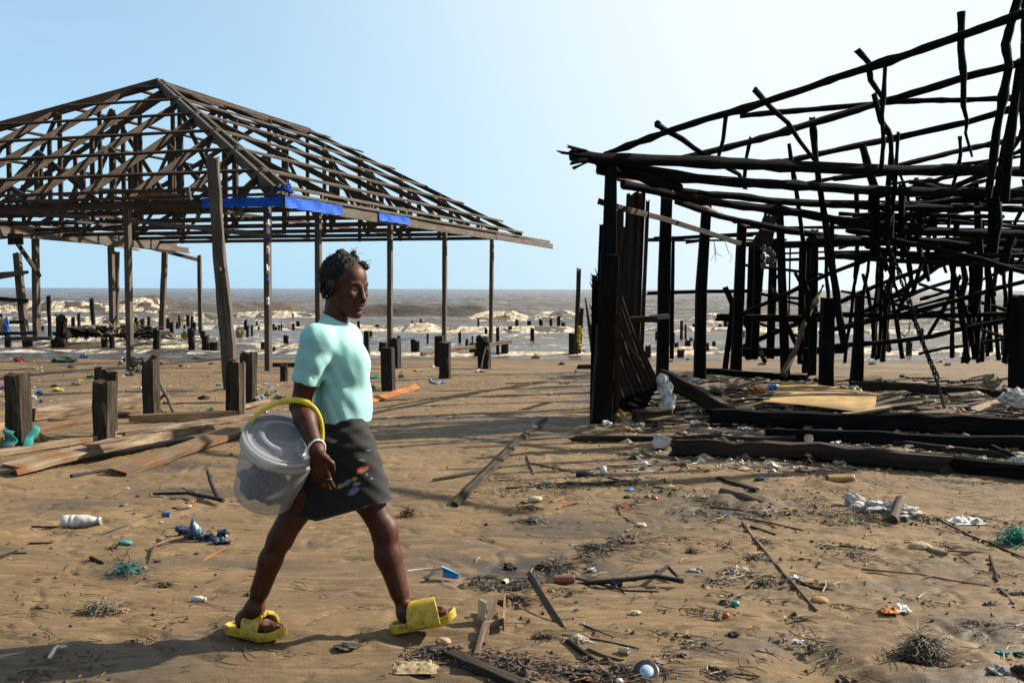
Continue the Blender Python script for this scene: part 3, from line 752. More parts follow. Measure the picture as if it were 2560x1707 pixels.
log('beam', 'small dark timber end lying on the sand beside the hut corner', 'timber', 1456, 922, 1482, 922, 12, W_STUMP)
# driftwood and weed heap caught on the timbers
dh = empty('driftwood_heap', P(290, 842, 28), 'dark heap of branches and weed caught on timbers in the surf', 'driftwood heap')
rd = random.Random(8); mb = MB()
for i in range(150):
    x = rd.uniform(165, 400); y = 842 - abs(rd.gauss(0, 10)) * (1.4 if 215 < x < 300 or 330 < x < 390 else .6)
    a = P(x, y, rd.uniform(27, 29)); v = np.array([rd.uniform(-.5, .5), rd.uniform(-.4, .4), rd.uniform(-.12, .16)])
    stick(mb, [a, a + v * .5 + np.array([0, 0, .05]), a + v], rd.uniform(.012, .04), n=5)
mb.build('branches', W_DRIFT, dh)
mb = MB()
for i in range(26): crumple(mb, P(rd.uniform(170, 395), rd.uniform(822, 842), rd.uniform(27, 28.5)), rd.uniform(.15, .4), .2, rd.uniform(.06, .16), i, .6, 2)
mb.build('weed', W_DARK, dh)
for (x, y, dd, col, lab, sx, sz) in ((6, 815, 26, (.55, .40, .2), 'tan cloth hung over a rail at the frame edge by the surf', .13, .30), (16, 818, 25.9, (.02, .12, .45), 'blue cloth hung over a rail at the frame edge by the surf', .09, .32),
                            (462, 838, 26, (.55, .33, .05), 'tan bundle of cloth caught on stumps beyond the leaning post', .10, .14), (598, 830, 29, (.60, .45, .22), 'pale sack caught on stumps between leaning post and corner post', .13, .2), (170, 838, 27, (.5, .40, .25), 'pale scrap of cloth caught on the jagged dark stump', .12, .14)):
    mb = MB(); crumple(mb, P(x, y, dd), sx, .1, sz, int(x), .35, 3, False)
    tag(mb.build('cloth', PM(f'cloth_{x}', col, rough=.9), None), lab, 'cloth')
mb = MB()
for i in range(9): crumple(mb, P(1448 + 2 * math.sin(i), 818 + i * 6.5, 19.9), .05 + .02 * (i in (1, 2, 3)), .05, .05, 60 + i, .5, 2, False)
tag(mb.build('rag', PM('yellow_rag', (.62, .40, .03), rough=.8), None), 'yellow rag knotted round the tall bare post by the hut', 'rag')
# ---------------------------------------------------------------- burnt pole hut
hut = empty('burnt_hut', P(1505, 1060, 10.5), 'charred black skeleton of a pole hut with slanting roof sticks and splintered plank corner', 'burnt hut')
ruin = empty('pole_ruin', P(1900, 890, 18.5), 'dark framework of thin poles and braces behind the burnt hut, at the water line', 'pole frame')
HN = [0]
def pole(name, pts, w, w2=None, par=None, m=W_CHAR, amt=None, n=7, jag=.03, sq=False):
    """pts: (x, y, d) photo pixel + distance; w: width in pixels"""
    HN[0] += 1
    q = [P(*p) for p in pts]
    r0 = w / 2 / F * pts[0][2]; r1 = (w2 if w2 else w) / 2 / F * pts[-1][2]
    mb = MB()
    if sq: sweep(mb, q, r0, r0, up=(0, 1, .1), wob=.07, jag0=jag, jag1=jag, scale=[1, r1 / r0], sub=max(1, int(7 / len(q))), seed=HN[0])
    else: stick(mb, q, r0, r1, amt=r0 * .20 if amt is None else amt, seed=HN[0], n=n, jag=jag)
    return mb.build(name, m, par or hut)
# corner and side posts
pole('post', [(1528, 392, 10.4), (1524, 600, 10.4), (1516, 850, 10.45), (1508, 1075, 10.5)], 27, 50, sq=True)
pole('post', [(1668, 462, 14), (1660, 700, 14), (1656, 940, 14)], 27, 28, sq=True)
pole('post', [(1766, 515, 15.2), (1753, 720, 15.2), (1749, 942, 15.2)], 22, 27, sq=True)
pole('post', [(1856, 550, 16.2), (1847, 740, 16.2), (1839, 930, 16.2)], 20, 26, sq=True)
# slanting roof poles
pole('roof_pole', [(1512, 386, 10.6), (1680, 326, 10.4), (1950, 243, 10.1), (2250, 141, 9.7), (2600, 20, 9.3), (3300, -215, 8.8)], 15, 28)
pole('roof_pole', [(1690, 400, 11.4), (1880, 354, 11.6), (2210, 255, 12), (2420, 192, 11.6), (2600, 145, 11.3), (3300, -30, 10.6)], 17, 25)
pole('roof_pole', [(1853, 290, 12.0), (2200, 257, 12.1), (2600, 243, 12.0), (3250, 235, 11.4)], 14, 15)
pole('roof_pole', [(1915, 413, 12.4), (2230, 346, 12.8), (2420, 305, 12.6), (2600, 255, 12.4), (3300, 90, 11.6)], 15, 22)
pole('roof_pole', [(2235, 416, 13), (2420, 372, 13.3), (2600, 336, 13.5)], 13, 15)
pole('roof_pole', [(2275, 482, 13.6), (2370, 440, 13.6), (2455, 410, 13.6)], 11, 10)
pole('roof_pole', [(2345, 484, 13.7), (2440, 445, 13.7), (2520, 424, 13.7)], 15, 13)
pole('roof_pole', [(2000, 462, 12.8), (2075, 448, 12.8), (2165, 428, 12.8)], 11, 8)
for pts, w, w2 in (
  ([(1645, 312, 10.7), (1662, 325, 10.75), (1700, 345, 10.8), (1738, 374, 10.9), (1790, 398, 11), (1850, 440, 11.2), (1862, 470, 11.3)], 15, 11),
  ([(1888, 226, 11.0), (1930, 270, 11.2), (1965, 306, 11.3), (1998, 352, 11.4), (2036, 400, 11.5)], 15, 10),
  ([(2145, 127, 11.2), (2165, 160, 11.2), (2182, 195, 11.3), (2207, 246, 11.4)], 16, 12),
  ([(2185, 236, 11.6), (2203, 300, 11.6), (2226, 342, 11.7), (2232, 400, 11.8), (2240, 482, 11.9)], 15, 11),
  ([(2213, 160, 11.3), (2208, 290, 11.3), (2203, 420, 11.4)], 11, 11),
  ([(2403, 33, 11.3), (2406, 120, 11.3), (2412, 190, 11.3), (2408, 262, 11.3), (2421, 300, 11.4), (2413, 336, 11.4), (2429, 388, 11.4)], 19, 6),
  ([(2550, -25, 11.2), (2527, 60, 11.2), (2512, 116, 11.3), (2523, 162, 11.3), (2509, 240, 11.3), (2494, 325, 11.4), (2478, 420, 11.5), (2470, 490, 11.5)], 22, 20),
  ([(2562, -10, 12.2), (2556, 140, 12.2), (2543, 250, 12.2), (2520, 360, 12.3), (2496, 480, 12.3)], 16, 24),
  ([(2552, 150, 11.8), (2530, 330, 11.8), (2512, 500, 11.9)], 20, 24),
  ([(2580, 240, 12.5), (2545, 340, 12.5), (2500, 420, 12.6)], 10, 12),
  ([(2562, 110, 11), (2560, 420, 11)], 16, 20),
  ([(1814, 296, 11.2), (1806, 346, 11.2), (1793, 404, 11.3)], 11, 8),
  ([(1876, 346, 11.6), (1868, 396, 11.6), (1860, 452, 11.6)], 8, 10),
  ([(2400, 345, 12.4), (2398, 385, 12.4), (2391, 430, 12.5), (2380, 470, 12.5)], 8, 9),
  ([(2030, 298, 11.9), (2038, 400, 11.9), (2052, 480, 12), (2066, 570, 12.1), (2092, 710, 12.3), (2112, 870, 12.5)], 14, 20),
  ([(1973, 364, 12.3), (1984, 426, 12.3), (1993, 480, 12.4), (2002, 560, 12.5), (2012, 690, 12.6), (2018, 800, 12.8)], 11, 13),
  ([(2157, 366, 12.2), (2170, 420, 12.2), (2190, 474, 12.3), (2192, 560, 12.4), (2188, 640, 12.5)], 19, 26),
  ([(2245, 334, 12.1), (2234, 470, 12.2), (2226, 590, 12.3)], 8, 15),
  ([(2228, 372, 12.2), (2222, 480, 12.2), (2215, 600, 12.3)], 12, 18),
  ([(2254, 464, 12.4), (2256, 560, 12.5), (2260, 640, 12.6)], 15, 18)):
    pole('roof_stick', pts, w, w2, amt=.022)
for x, y0, y1, d in ((2700, 60, 480, 10.6), (2840, -60, 420, 10.2), (2980, -90, 300, 10), (3120, -150, 250, 9.8), (2900, 200, 700, 10.6)):
    pole('roof_stick', [(x, y0, d), (x - 30, (y0 + y1) / 2, d), (x - 10, y1, d)], 20, 18, amt=.02)
for x, y0, y1, d in ((2960, -60, 1150, 11.2), (3260, -180, 1150, 9.6)):
    pole('post', [(x, y0, d), (x + 10, y1, d)], 40, 46, sq=True)
# eave beams
E = 'eave_beam'
pole(E, [(1432, 386, 10.2), (1500, 394, 10.3), (1700, 403, 10.7), (1950, 417, 11.2), (2250, 425, 11.8), (2600, 432, 12.5), (3200, 440, 13.4)], 32, 26)
pole(E, [(1495, 402, 10.5), (1690, 440, 10.9), (1850, 457, 11.2), (2160, 474, 11.8), (2600, 486, 12.6)], 26, 20)
pole(E, [(1500, 420, 10.5), (1600, 440, 10.7), (1700, 470, 11)], 34, 22)
pole(E, [(1690, 478, 11.4), (1850, 492, 11.7), (2000, 508, 12), (2250, 520, 12.5), (2600, 524, 13)], 19, 17)
pole(E, [(1560, 462, 10.9), (1700, 490, 11.3), (1860, 516, 11.7), (2000, 533, 12), (2120, 556, 12.3), (2300, 577, 12.7), (2600, 590, 13.2)], 20, 24)
pole(E, [(1690, 505, 13.2), (1800, 540, 13.4), (1960, 575, 13.7), (2100, 596, 14), (2250, 604, 14.2), (2600, 622, 14.6)], 13, 26)
pole(E, [(2040, 600, 13), (2250, 605, 13.3), (2600, 606, 13.8)], 22, 30)
pole(E, [(2080, 640, 13.6), (2240, 633, 13.8), (2310, 642, 13.9), (2450, 652, 14), (2600, 662, 14.2)], 14, 22)
pole(E, [(2120, 575, 12.6), (2300, 600, 12.9), (2430, 617, 13.1), (2600, 640, 13.4)], 17, 20)
pole('eave_pole', [(1500, 424, 10.6), (1560, 447, 11.2), (1630, 475, 12.2), (1690, 496, 13), (1760, 520, 14), (1862, 562, 16), (1960, 580, 17.5)], 17, 10, m=W_STICK, amt=.015)
for pts, w in (([(1408, 382, 10.1), (1450, 388, 10.15)], 8), ([(1430, 369, 10.1), (1462, 376, 10.2)], 9), ([(1440, 418, 10.2), (1470, 405, 10.25)], 6), ([(1438, 404, 10.15), (1465, 400, 10.2)], 15)):
    pole('splinter', pts, w, w * .6, jag=.08)
pole('side_rail', [(1502, 505, 10.5), (1560, 522, 11), (1650, 545, 12.6), (1780, 585, 15), (1852, 610, 16.2)], 15, 11, m=W_CHARB, sq=True)
# plank walls at the corner
def boards(x0, x1, yt, yb, xb0, xb1, d, n, seed, m=W_CHARB, name='wall_board'):
    rd = random.Random(seed)
    for i in range(n):
        a, b_ = x0 + (x1 - x0) * (i + .5) / n, xb0 + (xb1 - xb0) * (i + .5) / n
        w = abs(xb1 - xb0) / n * .98
        y = yt + rd.choice((-26, 0, 10, 18, 0, 40))
        mb = MB(); dd = d + rd.uniform(-.03, .03)
        sweep(mb, [P(a, y, dd), P((a + b_) / 2, (y + yb) / 2, dd), P(b_, yb, dd)], .012, w / 2 / F * d, up=(1, 0, 0), wob=.06, jag0=.06, jag1=.1, sub=3, scale=[abs(x1 - x0) / abs(xb1 - xb0), 1], seed=seed + i)
        mb.build(name, m, hut)
boards(1566, 1624, 492, 1010, 1542, 1604, 11.9, 6, 3)
pole('wall_board', [(1594, 460, 11.9), (1590, 620, 11.9)], 6, 6, sq=True)
boards(1528, 1560, 520, 1060, 1515, 1546, 10.75, 2, 9)
boards(1498, 1513, 552, 1055, 1480, 1494, 10.6, 1, 12, W_CHAR)
boards(1548, 1562, 602, 900, 1538, 1552, 11.2, 1, 14, W_CHAR)
boards(1480, 1506, 700, 1060, 1474, 1500, 10.42, 2, 15, W_CHAR)
pole('pale_edge', [(1494, 808, 10.38), (1486, 930, 10.38), (1478, 1050, 10.38)], 7, 6, sq=True, m=W_GREY)
pole('post', [(1524, 640, 10.3), (1516, 850, 10.3), (1508, 1050, 10.35)], 44, 44, sq=True)
rd = random.Random(5)
for i in range(20):
    x = 1478 + rd.uniform(0, 24); y = rd.uniform(690, 815); L = rd.uniform(30, 75); dd = 10.35 + rd.uniform(-.05, .1)
    pole('splinter', [(x + L * .32, y + L * .8, dd), (x - L * .10, y - L * .35, dd)], 6, 1.5, jag=0, n=4)
# fallen ribbed wall sheet leaning into the hut
def sheet(name, c, nu, nv, th, ribs, m, par, amp=.018, bulge=.05):
    """quad sheet c = 4 corners (world), ribbed along u"""
    c = [np.asarray(p, float) for p in c]
    nrm = unit(np.cross(c[1] - c[0], c[3] - c[0]))
    V = []
    for s in (0, 1):
        for i in range(nu + 1):
            for j in range(nv + 1):
                a, b_ = i / nu, j / nv
                p = (c[0] * (1 - a) + c[1] * a) * (1 - b_) + (c[3] * (1 - a) + c[2] * a) * b_
                V.append(p + nrm * (amp * math.sin(b_ * ribs * 6.283) + bulge * math.sin(a * 3.1) - th * s))
    N = (nu + 1) * (nv + 1); Fc = []; UV = []
    la, lb = np.linalg.norm(c[1] - c[0]), np.linalg.norm(c[3] - c[0])
    for s in (0, 1):
        for i in range(nu):
            for j in range(nv):
                o = s * N + i * (nv + 1) + j; f = (o, o + nv + 1, o + nv + 2, o + 1)
                u_ = [(j / nv * lb, i / nu * la), (j / nv * lb, (i + 1) / nu * la), ((j + 1) / nv * lb, (i + 1) / nu * la), ((j + 1) / nv * lb, i / nu * la)]
                Fc.append(f if s == 0 else f[::-1]); UV.append(u_ if s == 0 else u_[::-1])
    ring = [i * (nv + 1) for i in range(nu + 1)] + [nu * (nv + 1) + j for j in range(1, nv + 1)] + [i * (nv + 1) + nv for i in range(nu - 1, -1, -1)] + list(range(nv - 1, 0, -1))
    for q in range(len(ring)):
        p, r = ring[q], ring[(q + 1) % len(ring)]; Fc.append((r, p, p + N, r + N)); UV.append([(0, 0), (.02, 0), (.02, .01), (0, .01)])
    mb = MB(); mb.add(V, Fc, UV, False); return mb.build(name, m, par)
sheet('fallen_wall_sheet', [P(1528, 640, 10.7), P(1648, 962, 11.4), P(1540, 1000, 10.8), P(1512, 830, 10.5)], 14, 40, .015, 9, W_CHARB, hut)
sheet('fallen_wall_sheet', [P(1536, 840, 10.9), P(1645, 965, 11.5), P(1600, 1040, 11.1), P(1530, 1040, 10.8)], 8, 24, .015, 6, W_CHAR, hut)
pole('batten', [(1512, 778, 10.45), (1560, 850, 10.7), (1605, 905, 11)], 4, 3, sq=True, m=W_GREY)
pole('cross_board', [(1560, 799, 11.75), (1640, 798, 11.8)], 15, 15, sq=True, m=W_CHARB)
pole('cross_board', [(1628, 794, 12.2), (1668, 790, 13)], 11, 11, sq=True)
# interior and rear poles of the hut
for nm, pts, w, w2 in (
  ('brace', [(1853, 786, 15.5), (1960, 737, 15), (2075, 682, 14.5), (2200, 634, 14), (2290, 600, 13.6)], 11, 11),
  ('brace', [(2085, 762, 14.5), (2200, 711, 14.3), (2300, 676, 14.1), (2400, 628, 13.9)], 12, 11),
  ('brace', [(2150, 786, 14.4), (2230, 741, 14.3), (2310, 692, 14.2), (2345, 668, 14.2), (2430, 632, 14)], 12, 12),
  ('brace', [(2312, 685, 14.2), (2330, 660, 14.2), (2338, 632, 14.1)], 10, 9),
  ('brace', [(2248, 790, 13.8), (2330, 766, 13.7), (2400, 748, 13.6), (2490, 722, 13.5), (2600, 695, 13.4)], 13, 12),
  ('brace', [(2050, 832, 14), (2160, 806, 13.9), (2250, 784, 13.8)], 11, 11),
  ('brace', [(2240, 800, 14), (2330, 782, 14), (2420, 765, 14)], 6, 7),
  ('brace', [(2060, 868, 14.1), (2200, 858, 14), (2330, 839, 13.9), (2450, 814, 13.8), (2600, 786, 13.7)], 12, 13),
  ('brace', [(2300, 884, 14.2), (2420, 862, 14.1), (2600, 834, 14)], 8, 8),
  ('brace', [(2322, 836, 14.3), (2358, 776, 14.2), (2400, 690, 14)], 9, 8),
  ('rail', [(2030, 786, 14.2), (2250, 791, 14.1), (2420, 787, 14), (2600, 780, 13.9)], 14, 12),
  ('post', [(2376, 655, 14), (2395, 725, 14), (2422, 800, 14), (2437, 895, 14.1)], 11, 13),
  ('post', [(2404, 645, 13.8), (2412, 700, 13.8), (2398, 760, 13.8), (2412, 830, 13.8), (2418, 900, 13.9)], 15, 14),
  ('post', [(2432, 640, 14.2), (2426, 760, 14.2), (2412, 905, 14.3)], 13, 15),
  ('post', [(2446, 645, 13.9), (2440, 720, 13.9), (2448, 800, 14), (2442, 890, 14)], 16, 12),
  ('post', [(2452, 560, 13.6), (2450, 700, 13.6), (2438, 780, 13.7)], 18, 16),
  ('post', [(2468, 640, 13.2), (2474, 690, 13.2), (2482, 738, 13.2)], 12, 18),
  ('post', [(2534, 600, 13.6), (2524, 760, 13.7), (2512, 905, 13.8)], 10, 14),
  ('post', [(2485, 470, 12.6), (2488, 560, 12.6), (2478, 640, 12.7)], 34, 30),
  ('post', [(2440, 460, 13), (2446, 560, 13), (2452, 650, 13.1)], 13, 17),
  ('post', [(2372, 465, 13.4), (2370, 560, 13.4), (2366, 650, 13.5)], 7, 10),
  ('post', [(2345, 500, 13.8), (2325, 560, 13.8), (2318, 640, 13.9)], 10, 12),
  ('hanging_log', [(2528, 596, 12.6), (2512, 640, 12.6), (2500, 682, 12.6)], 20, 27),
  ('brace', [(2243, 420, 13.5), (2262, 470, 13.5), (2288, 560, 13.5)], 7, 8),
  ('brace', [(2330, 500, 14), (2282, 570, 14)], 7, 7), ('brace', [(2258, 520, 14), (2285, 562, 14)], 7, 7),
  ('post', [(2196, 640, 14.3), (2181, 892, 14.4)], 8, 9), ('post', [(2207, 638, 14), (2197, 892, 14.1)], 9, 10),
  ('post', [(2150, 640, 14.2), (2136, 720, 14.2), (2112, 905, 14.3)], 8, 9), ('post', [(2173, 640, 14.1), (2156, 760, 14.2), (2140, 900, 14.2)], 8, 9),
  ('brace', [(2225, 632, 13.7), (2226, 690, 13.7), (2209, 735, 13.7), (2216, 795, 13.7)], 9, 7),
  ('post', [(2228, 735, 14), (2240, 800, 14), (2256, 893, 14)], 8, 13), ('brace', [(2240, 600, 13.4), (2235, 716, 13.4)], 9, 7),
  ('brace', [(2080, 560, 12.2), (2080, 640, 12.3), (2090, 712, 12.4)], 13, 10)):
    pole(nm, pts, w, w2, amt=.012)
rd = random.Random(77)
for i in range(26):          # tangle of fallen laths where the two roof slopes met
    xa = rd.uniform(2080, 2330); y = rd.uniform(445, 655); dd = rd.uniform(12.2, 14.6); L = rd.uniform(180, 520); sl = rd.choice((-.12, -.03, .02, .06, .1, -.3, .25))
    pole('fallen_lath', [(xa, y, dd), (xa + L * .5, y + L * .5 * sl + rd.uniform(-6, 6), dd + .1), (min(2620, xa + L), y + L * sl, dd + .2)], rd.uniform(6, 15), rd.uniform(6, 14), amt=.012)
for i in range(13):
    xa = rd.uniform(2110, 2560); y = rd.uniform(430, 620); dd = rd.uniform(12.4, 14); L = rd.uniform(90, 220)
    pole('hanging_stick', [(xa, y, dd), (xa + rd.uniform(-20, 20), y + L * .5, dd), (xa + rd.uniform(-30, 30), y + L, dd)], rd.uniform(8, 17), rd.uniform(7, 12), amt=.014)
for y, d, w, xa, xb in ((568, 15, 6, 1870, 2560), (502, 15.5, 6, 1960, 2560), (548, 14.6, 5, 2120, 2590), (558, 15.2, 5, 2250, 2590), (630, 15, 5, 2270, 2450), (498, 13.5, 9, 2330, 2590)):
    pole('roof_batten', [(xa, y, d), (xb, y + 6, d + .3)], w, w, sq=True)
# short cut posts carrying the floor
pole('floor_post', [(2071, 748, 13.2), (2066, 860, 13.2), (2064, 972, 13.2)], 30, 31, sq=True)
pole('floor_post', [(2149, 740, 13.4), (2146, 850, 13.4), (2140, 966, 13.4)], 18, 28, sq=True)
pole('floor_post', [(2556, 742, 12.4), (2552, 850, 12.4), (2548, 968, 12.4)], 40, 42, sq=True)
# sills and fallen floor timbers
def rough_beam(nm, pts, w, w2, mm):
    HN[0] += 1; q = crooked([P(*p) for p in pts], random.Random(HN[0]), .012, .22); r0 = w / 2 / F * pts[0][2]; r1 = w2 / 2 / F * pts[-1][2]
    mb = MB(); sweep(mb, q, r0 * 1.1, r0, sec=[(-1, -.7), (-.7, -1), (.6, -.96), (1, -.7), (.94, .2), (.8, .9), (.1, 1), (-.8, .84), (-1.02, .1)], wob=.13, jag0=.12, jag1=.12, scale=[1, r1 / r0], seed=HN[0]); return mb.build(nm, mm, hut)
for nm, pts, w, w2, mm in (
  ('floor_beam', [(1448, 1096, 9.75), (1700, 1094, 9.6), (1962, 1098, 9.5)], 15, 16, W_CHARB),
  ('floor_beam', [(1700, 1118, 9.35), (2050, 1128, 9.2), (2350, 1158, 8.9)], 42, 46, W_CHARB),
  ('floor_beam', [(1790, 1040, 10.6), (2150, 1052, 10.5), (2600, 1068, 10.4)], 40, 46, W_CHAR),
  ('floor_beam', [(1950, 1090, 9.9), (2250, 1106, 9.7), (2490, 1135, 9.4)], 12, 16, W_CHARB),
  ('floor_beam', [(1940, 1085, 10.0), (2600, 1108, 9.8)], 30, 34, W_CHAR),
  ('floor_beam', [(2380, 1090, 10), (2440, 1098, 9.8), (2520, 1135, 9.3)], 12, 12, W_CHAR),
  ('floor_beam', [(2300, 1150, 9), (2600, 1180, 8.7)], 40, 40, W_CHAR),
  ('floor_beam', [(1762, 928, 15.8), (1880, 935, 15.3), (2010, 945, 14.8)], 17, 15, W_CHAR),
  ('floor_beam', [(2150, 965, 13), (2300, 970, 12.9), (2480, 983, 12.7)], 24, 22, W_CHARB),
  ('floor_post', [(2020, 1076, 9.65), (2020, 1145, 9.4)], 20, 22, W_CHARB)):
    if pts[0][2] < 12: pts = [(x, y, min(d, G(x, y + wk / 2 + 2)[1] + .02)) for (x, y, d), wk in zip(pts, np.linspace(w, w2, len(pts)))]
    rough_beam(nm, pts, w, w2, mm)
pole('floor_board', [(1660, 945, 11.6), (1740, 985, 11.1), (1818, 1030, 10.6)], 40, 34, sq=True, m=W_CHARB)
pole('floor_board', [(1700, 968, 11.9), (1800, 985, 11.7)], 12, 10, sq=True, m=W_CHARB)
pole('floor_board', [(1590, 1040, 10.4), (1670, 1035, 10.5)], 30, 26, sq=True, m=W_STUMP)
# chain-like ropes hanging in the frame
def rope(name, pts, w, par, m=W_CHAR, label=None, cat=None):
    q = [P(*p) for p in pts]; mb = MB(); r = w / 2 / F * pts[0][2]
    for ph in (0, 3.14):
        out = []
        for a, b_ in zip(q[:-1], q[1:]):
            n = max(2, int(np.linalg.norm(b_ - a) / .03))
            for i in range(n):
                t = i / n; p = a + (b_ - a) * t; k = len(out) * .9 + ph
                out.append(p + np.array([math.cos(k), math.sin(k), 0]) * r * .7)
        sweep(mb, out, r * .6, r * .6, sec=circ(4), smooth=True)
    o = mb.build(name, m, par)
    return o
rope('rope', [(2222, 610, 12.3), (2238, 660, 12.2), (2258, 720, 12.1), (2280, 790, 12), (2310, 870, 11.8), (2345, 960, 11.3), (2365, 1035, 10.6)], 7, hut)
rope('rope', [(2232, 640, 12.3), (2262, 700, 12.2), (2290, 800, 12), (2318, 880, 11.7), (2350, 950, 11.3)], 6, hut)
rope('rope', [(2246, 800, 12.4), (2250, 830, 12.4), (2262, 842, 12.4), (2272, 830, 12.4), (2276, 800, 12.4)], 3, hut)
rope('rope', [(2208, 650, 13), (2207, 700, 13), (2212, 720, 13), (2216, 790, 13)], 4, hut)
rope('rope', [(2512, 690, 12.6), (2518, 740, 12.6), (2520, 760, 12.6)], 2.5, hut)
rope('rope', [(2452, 790, 13.5), (2460, 880, 13.4)], 2.5, hut)
# extra uprights and stays seen through the frame
rd = random.Random(91)
for i in range(15):
    x = rd.choice((rd.uniform(1990, 2240), rd.uniform(2360, 2560))); yt = rd.uniform(560, 700); yb = rd.uniform(868, 905); dd = rd.uniform(14.2, 17.5); ln = rd.uniform(-45, 45)
    pole('upright', [(x, yt, dd), (x + ln * .5 + rd.uniform(-8, 8), (yt + yb) / 2, dd), (x + ln, yb, dd)], rd.uniform(7, 13), rd.uniform(8, 14), amt=.012)
for i in range(9):
    x = rd.uniform(2050, 2330); y = rd.uniform(700, 850); dd = rd.uniform(14, 16.5); L = rd.uniform(150, 330); sl = rd.choice((-.35, -.28, -.2, .22, .3))
    pole('stay', [(x, y, dd), (x + L / 2, y + sl * L / 2 + rd.uniform(-5, 5), dd), (x + L, y + sl * L, dd)], rd.uniform(6, 10), rd.uniform(6, 10), amt=.012)
# ---- second frame further back
for nm, pts, w, w2 in (
  ('post', [(1683, 602, 17), (1681, 740, 17), (1679, 892, 17)], 6, 8), ('post', [(1880, 612, 18), (1876, 740, 18), (1871, 893, 18)], 12, 13), ('post', [(1897, 600, 17.5), (1892, 740, 17.5), (1885, 893, 17.5)], 16, 14),
  ('post', [(1906, 650, 18.5), (1897, 760, 18.5), (1891, 880, 18.5)], 8, 8), ('post', [(1934, 600, 18), (1930, 740, 18), (1925, 890, 18)], 14, 14), ('post', [(1950, 545, 17), (1955, 700, 17), (1963, 930, 17)], 13, 16),
  ('post', [(2004, 615, 18), (1999, 905, 18)], 8, 8), ('post', [(2022, 600, 17.5), (2012, 930, 17.3)], 9, 10), ('post', [(2036, 580, 17), (2034, 740, 17), (2030, 935, 16.8)], 13, 15), ('post', [(1976, 610, 19), (1972, 790, 19)], 3, 3),
  ('post', [(1832, 760, 17), (1822, 850, 17), (1812, 925, 17)], 10, 10), ('brace', [(1815, 724, 16.8), (1833, 764, 16.8)], 10, 12), ('brace', [(1925, 712, 17.5), (1944, 748, 17.2)], 4, 12),
  ('brace', [(1856, 792, 18), (1888, 852, 18), (1910, 900, 17)], 11, 9), ('brace', [(1855, 868, 18), (1905, 845, 18), (1975, 815, 17.8), (2070, 782, 17.5)], 9, 9), ('brace', [(1896, 808, 18), (1960, 830, 18), (2000, 842, 18)], 5, 6),
  ('brace', [(1962, 800, 17.6), (1985, 850, 17.6), (2000, 880, 17.6)], 9, 8), ('rail', [(1795, 793, 17), (1950, 796, 17), (2050, 797, 17)], 14, 13), ('rail', [(1856, 880, 17.6), (1960, 880, 17.4), (2110, 874, 17)], 17, 13),
  ('rail', [(1622, 733, 17.4), (1760, 729, 17.6), (1900, 727, 17.8)], 7, 7), ('rail', [(1902, 735, 18), (1940, 742, 18), (2034, 748, 18)], 6, 5), ('rail', [(1960, 752, 18), (2004, 762, 18)], 6, 5),
  ('rail', [(1620, 600, 18), (1760, 591, 18), (1890, 584, 18)], 7, 7), ('rail', [(1622, 602, 17.8), (1960, 600, 17.8)], 4, 4), ('rail', [(1640, 594, 18), (1880, 590, 18)], 4, 4), ('rail', [(1720, 605, 17.9), (1760, 600, 17.9)], 7, 6),
  ('rail', [(1863, 570, 17.2), (2140, 566, 17.2)], 4, 4), ('rail', [(1960, 612, 17), (2160, 608, 17)], 14, 12), ('rail', [(1958, 634, 18), (2060, 630, 18), (2180, 628, 18)], 4, 4), ('rail', [(1960, 650, 18), (2060, 646, 18), (2200, 632, 18)], 6, 6),
  ('rail', [(1870, 664, 17.6), (1960, 674, 17.6), (2050, 686, 17.6)], 6, 6), ('rail', [(1866, 611, 17.4), (1900, 608, 17.4)], 10, 10), ('brace', [(1936, 700, 17.6), (1952, 680, 17.6)], 5, 5), ('brace', [(1990, 686, 17.4), (2004, 712, 17.4)], 6, 6)):
    pole(nm, pts, w * 1.22, w2 * 1.22, par=ruin, sq=True, m=W_CHAR, jag=.06)
for i in range(8):
    pole('roof_slat', [(1892 + i * 6.5 + max(0, 20 - i * 8), 560 - min(i, 3) * 4, 17.2), (1880 + i * 6.6, 612, 17.3)], 7, 7, par=ruin, sq=True, m=W_STUMP, jag=.12)
mb = MB()
for i in range(7): crumple(mb, P(1908 + (i % 3) * 12, 622 + i * 7, 17.1), .07, .06, .09, 800 + i, .5, 2, False)
mb.build('hanging_rag', PM('grey_rag', (.14, .12, .10), rough=.9), ruin)
t = empty('leaning_stick', P(1960, 935, 13.6), 'pale driftwood pole leaning slantwise against the poles inside the burnt hut', 'pole')
mb = MB(); stick(mb, [P(1958, 936, 13.6), P(1990, 872, 13.8), P(2010, 812, 14), P(2030, 770, 14.1)], .045, .025, seed=4); mb.build('shaft', W_STICK, t)
mb = MB(); stick(mb, [P(2036, 762, 14.1), P(2048, 735, 14.2), P(2058, 714, 14.2)], .035, .008, seed=5, amt=.01); mb.build('split_tip', W_PALE, t)
# hanging root threads
mb = MB()
for pts in ([(1785, 606, 15), (1790, 630, 15), (1778, 650, 15)], [(1786, 610, 15), (1790, 655, 15)], [(1788, 632, 15), (1805, 641, 15)], [(1813, 606, 15.4), (1822, 632, 15.4), (1830, 640, 15.4), (1825, 655, 15.4)]):
    stick(mb, [P(*p) for p in pts], .005, .003, n=4, knots=False)
mb.build('root_threads', W_CHAR, hut)
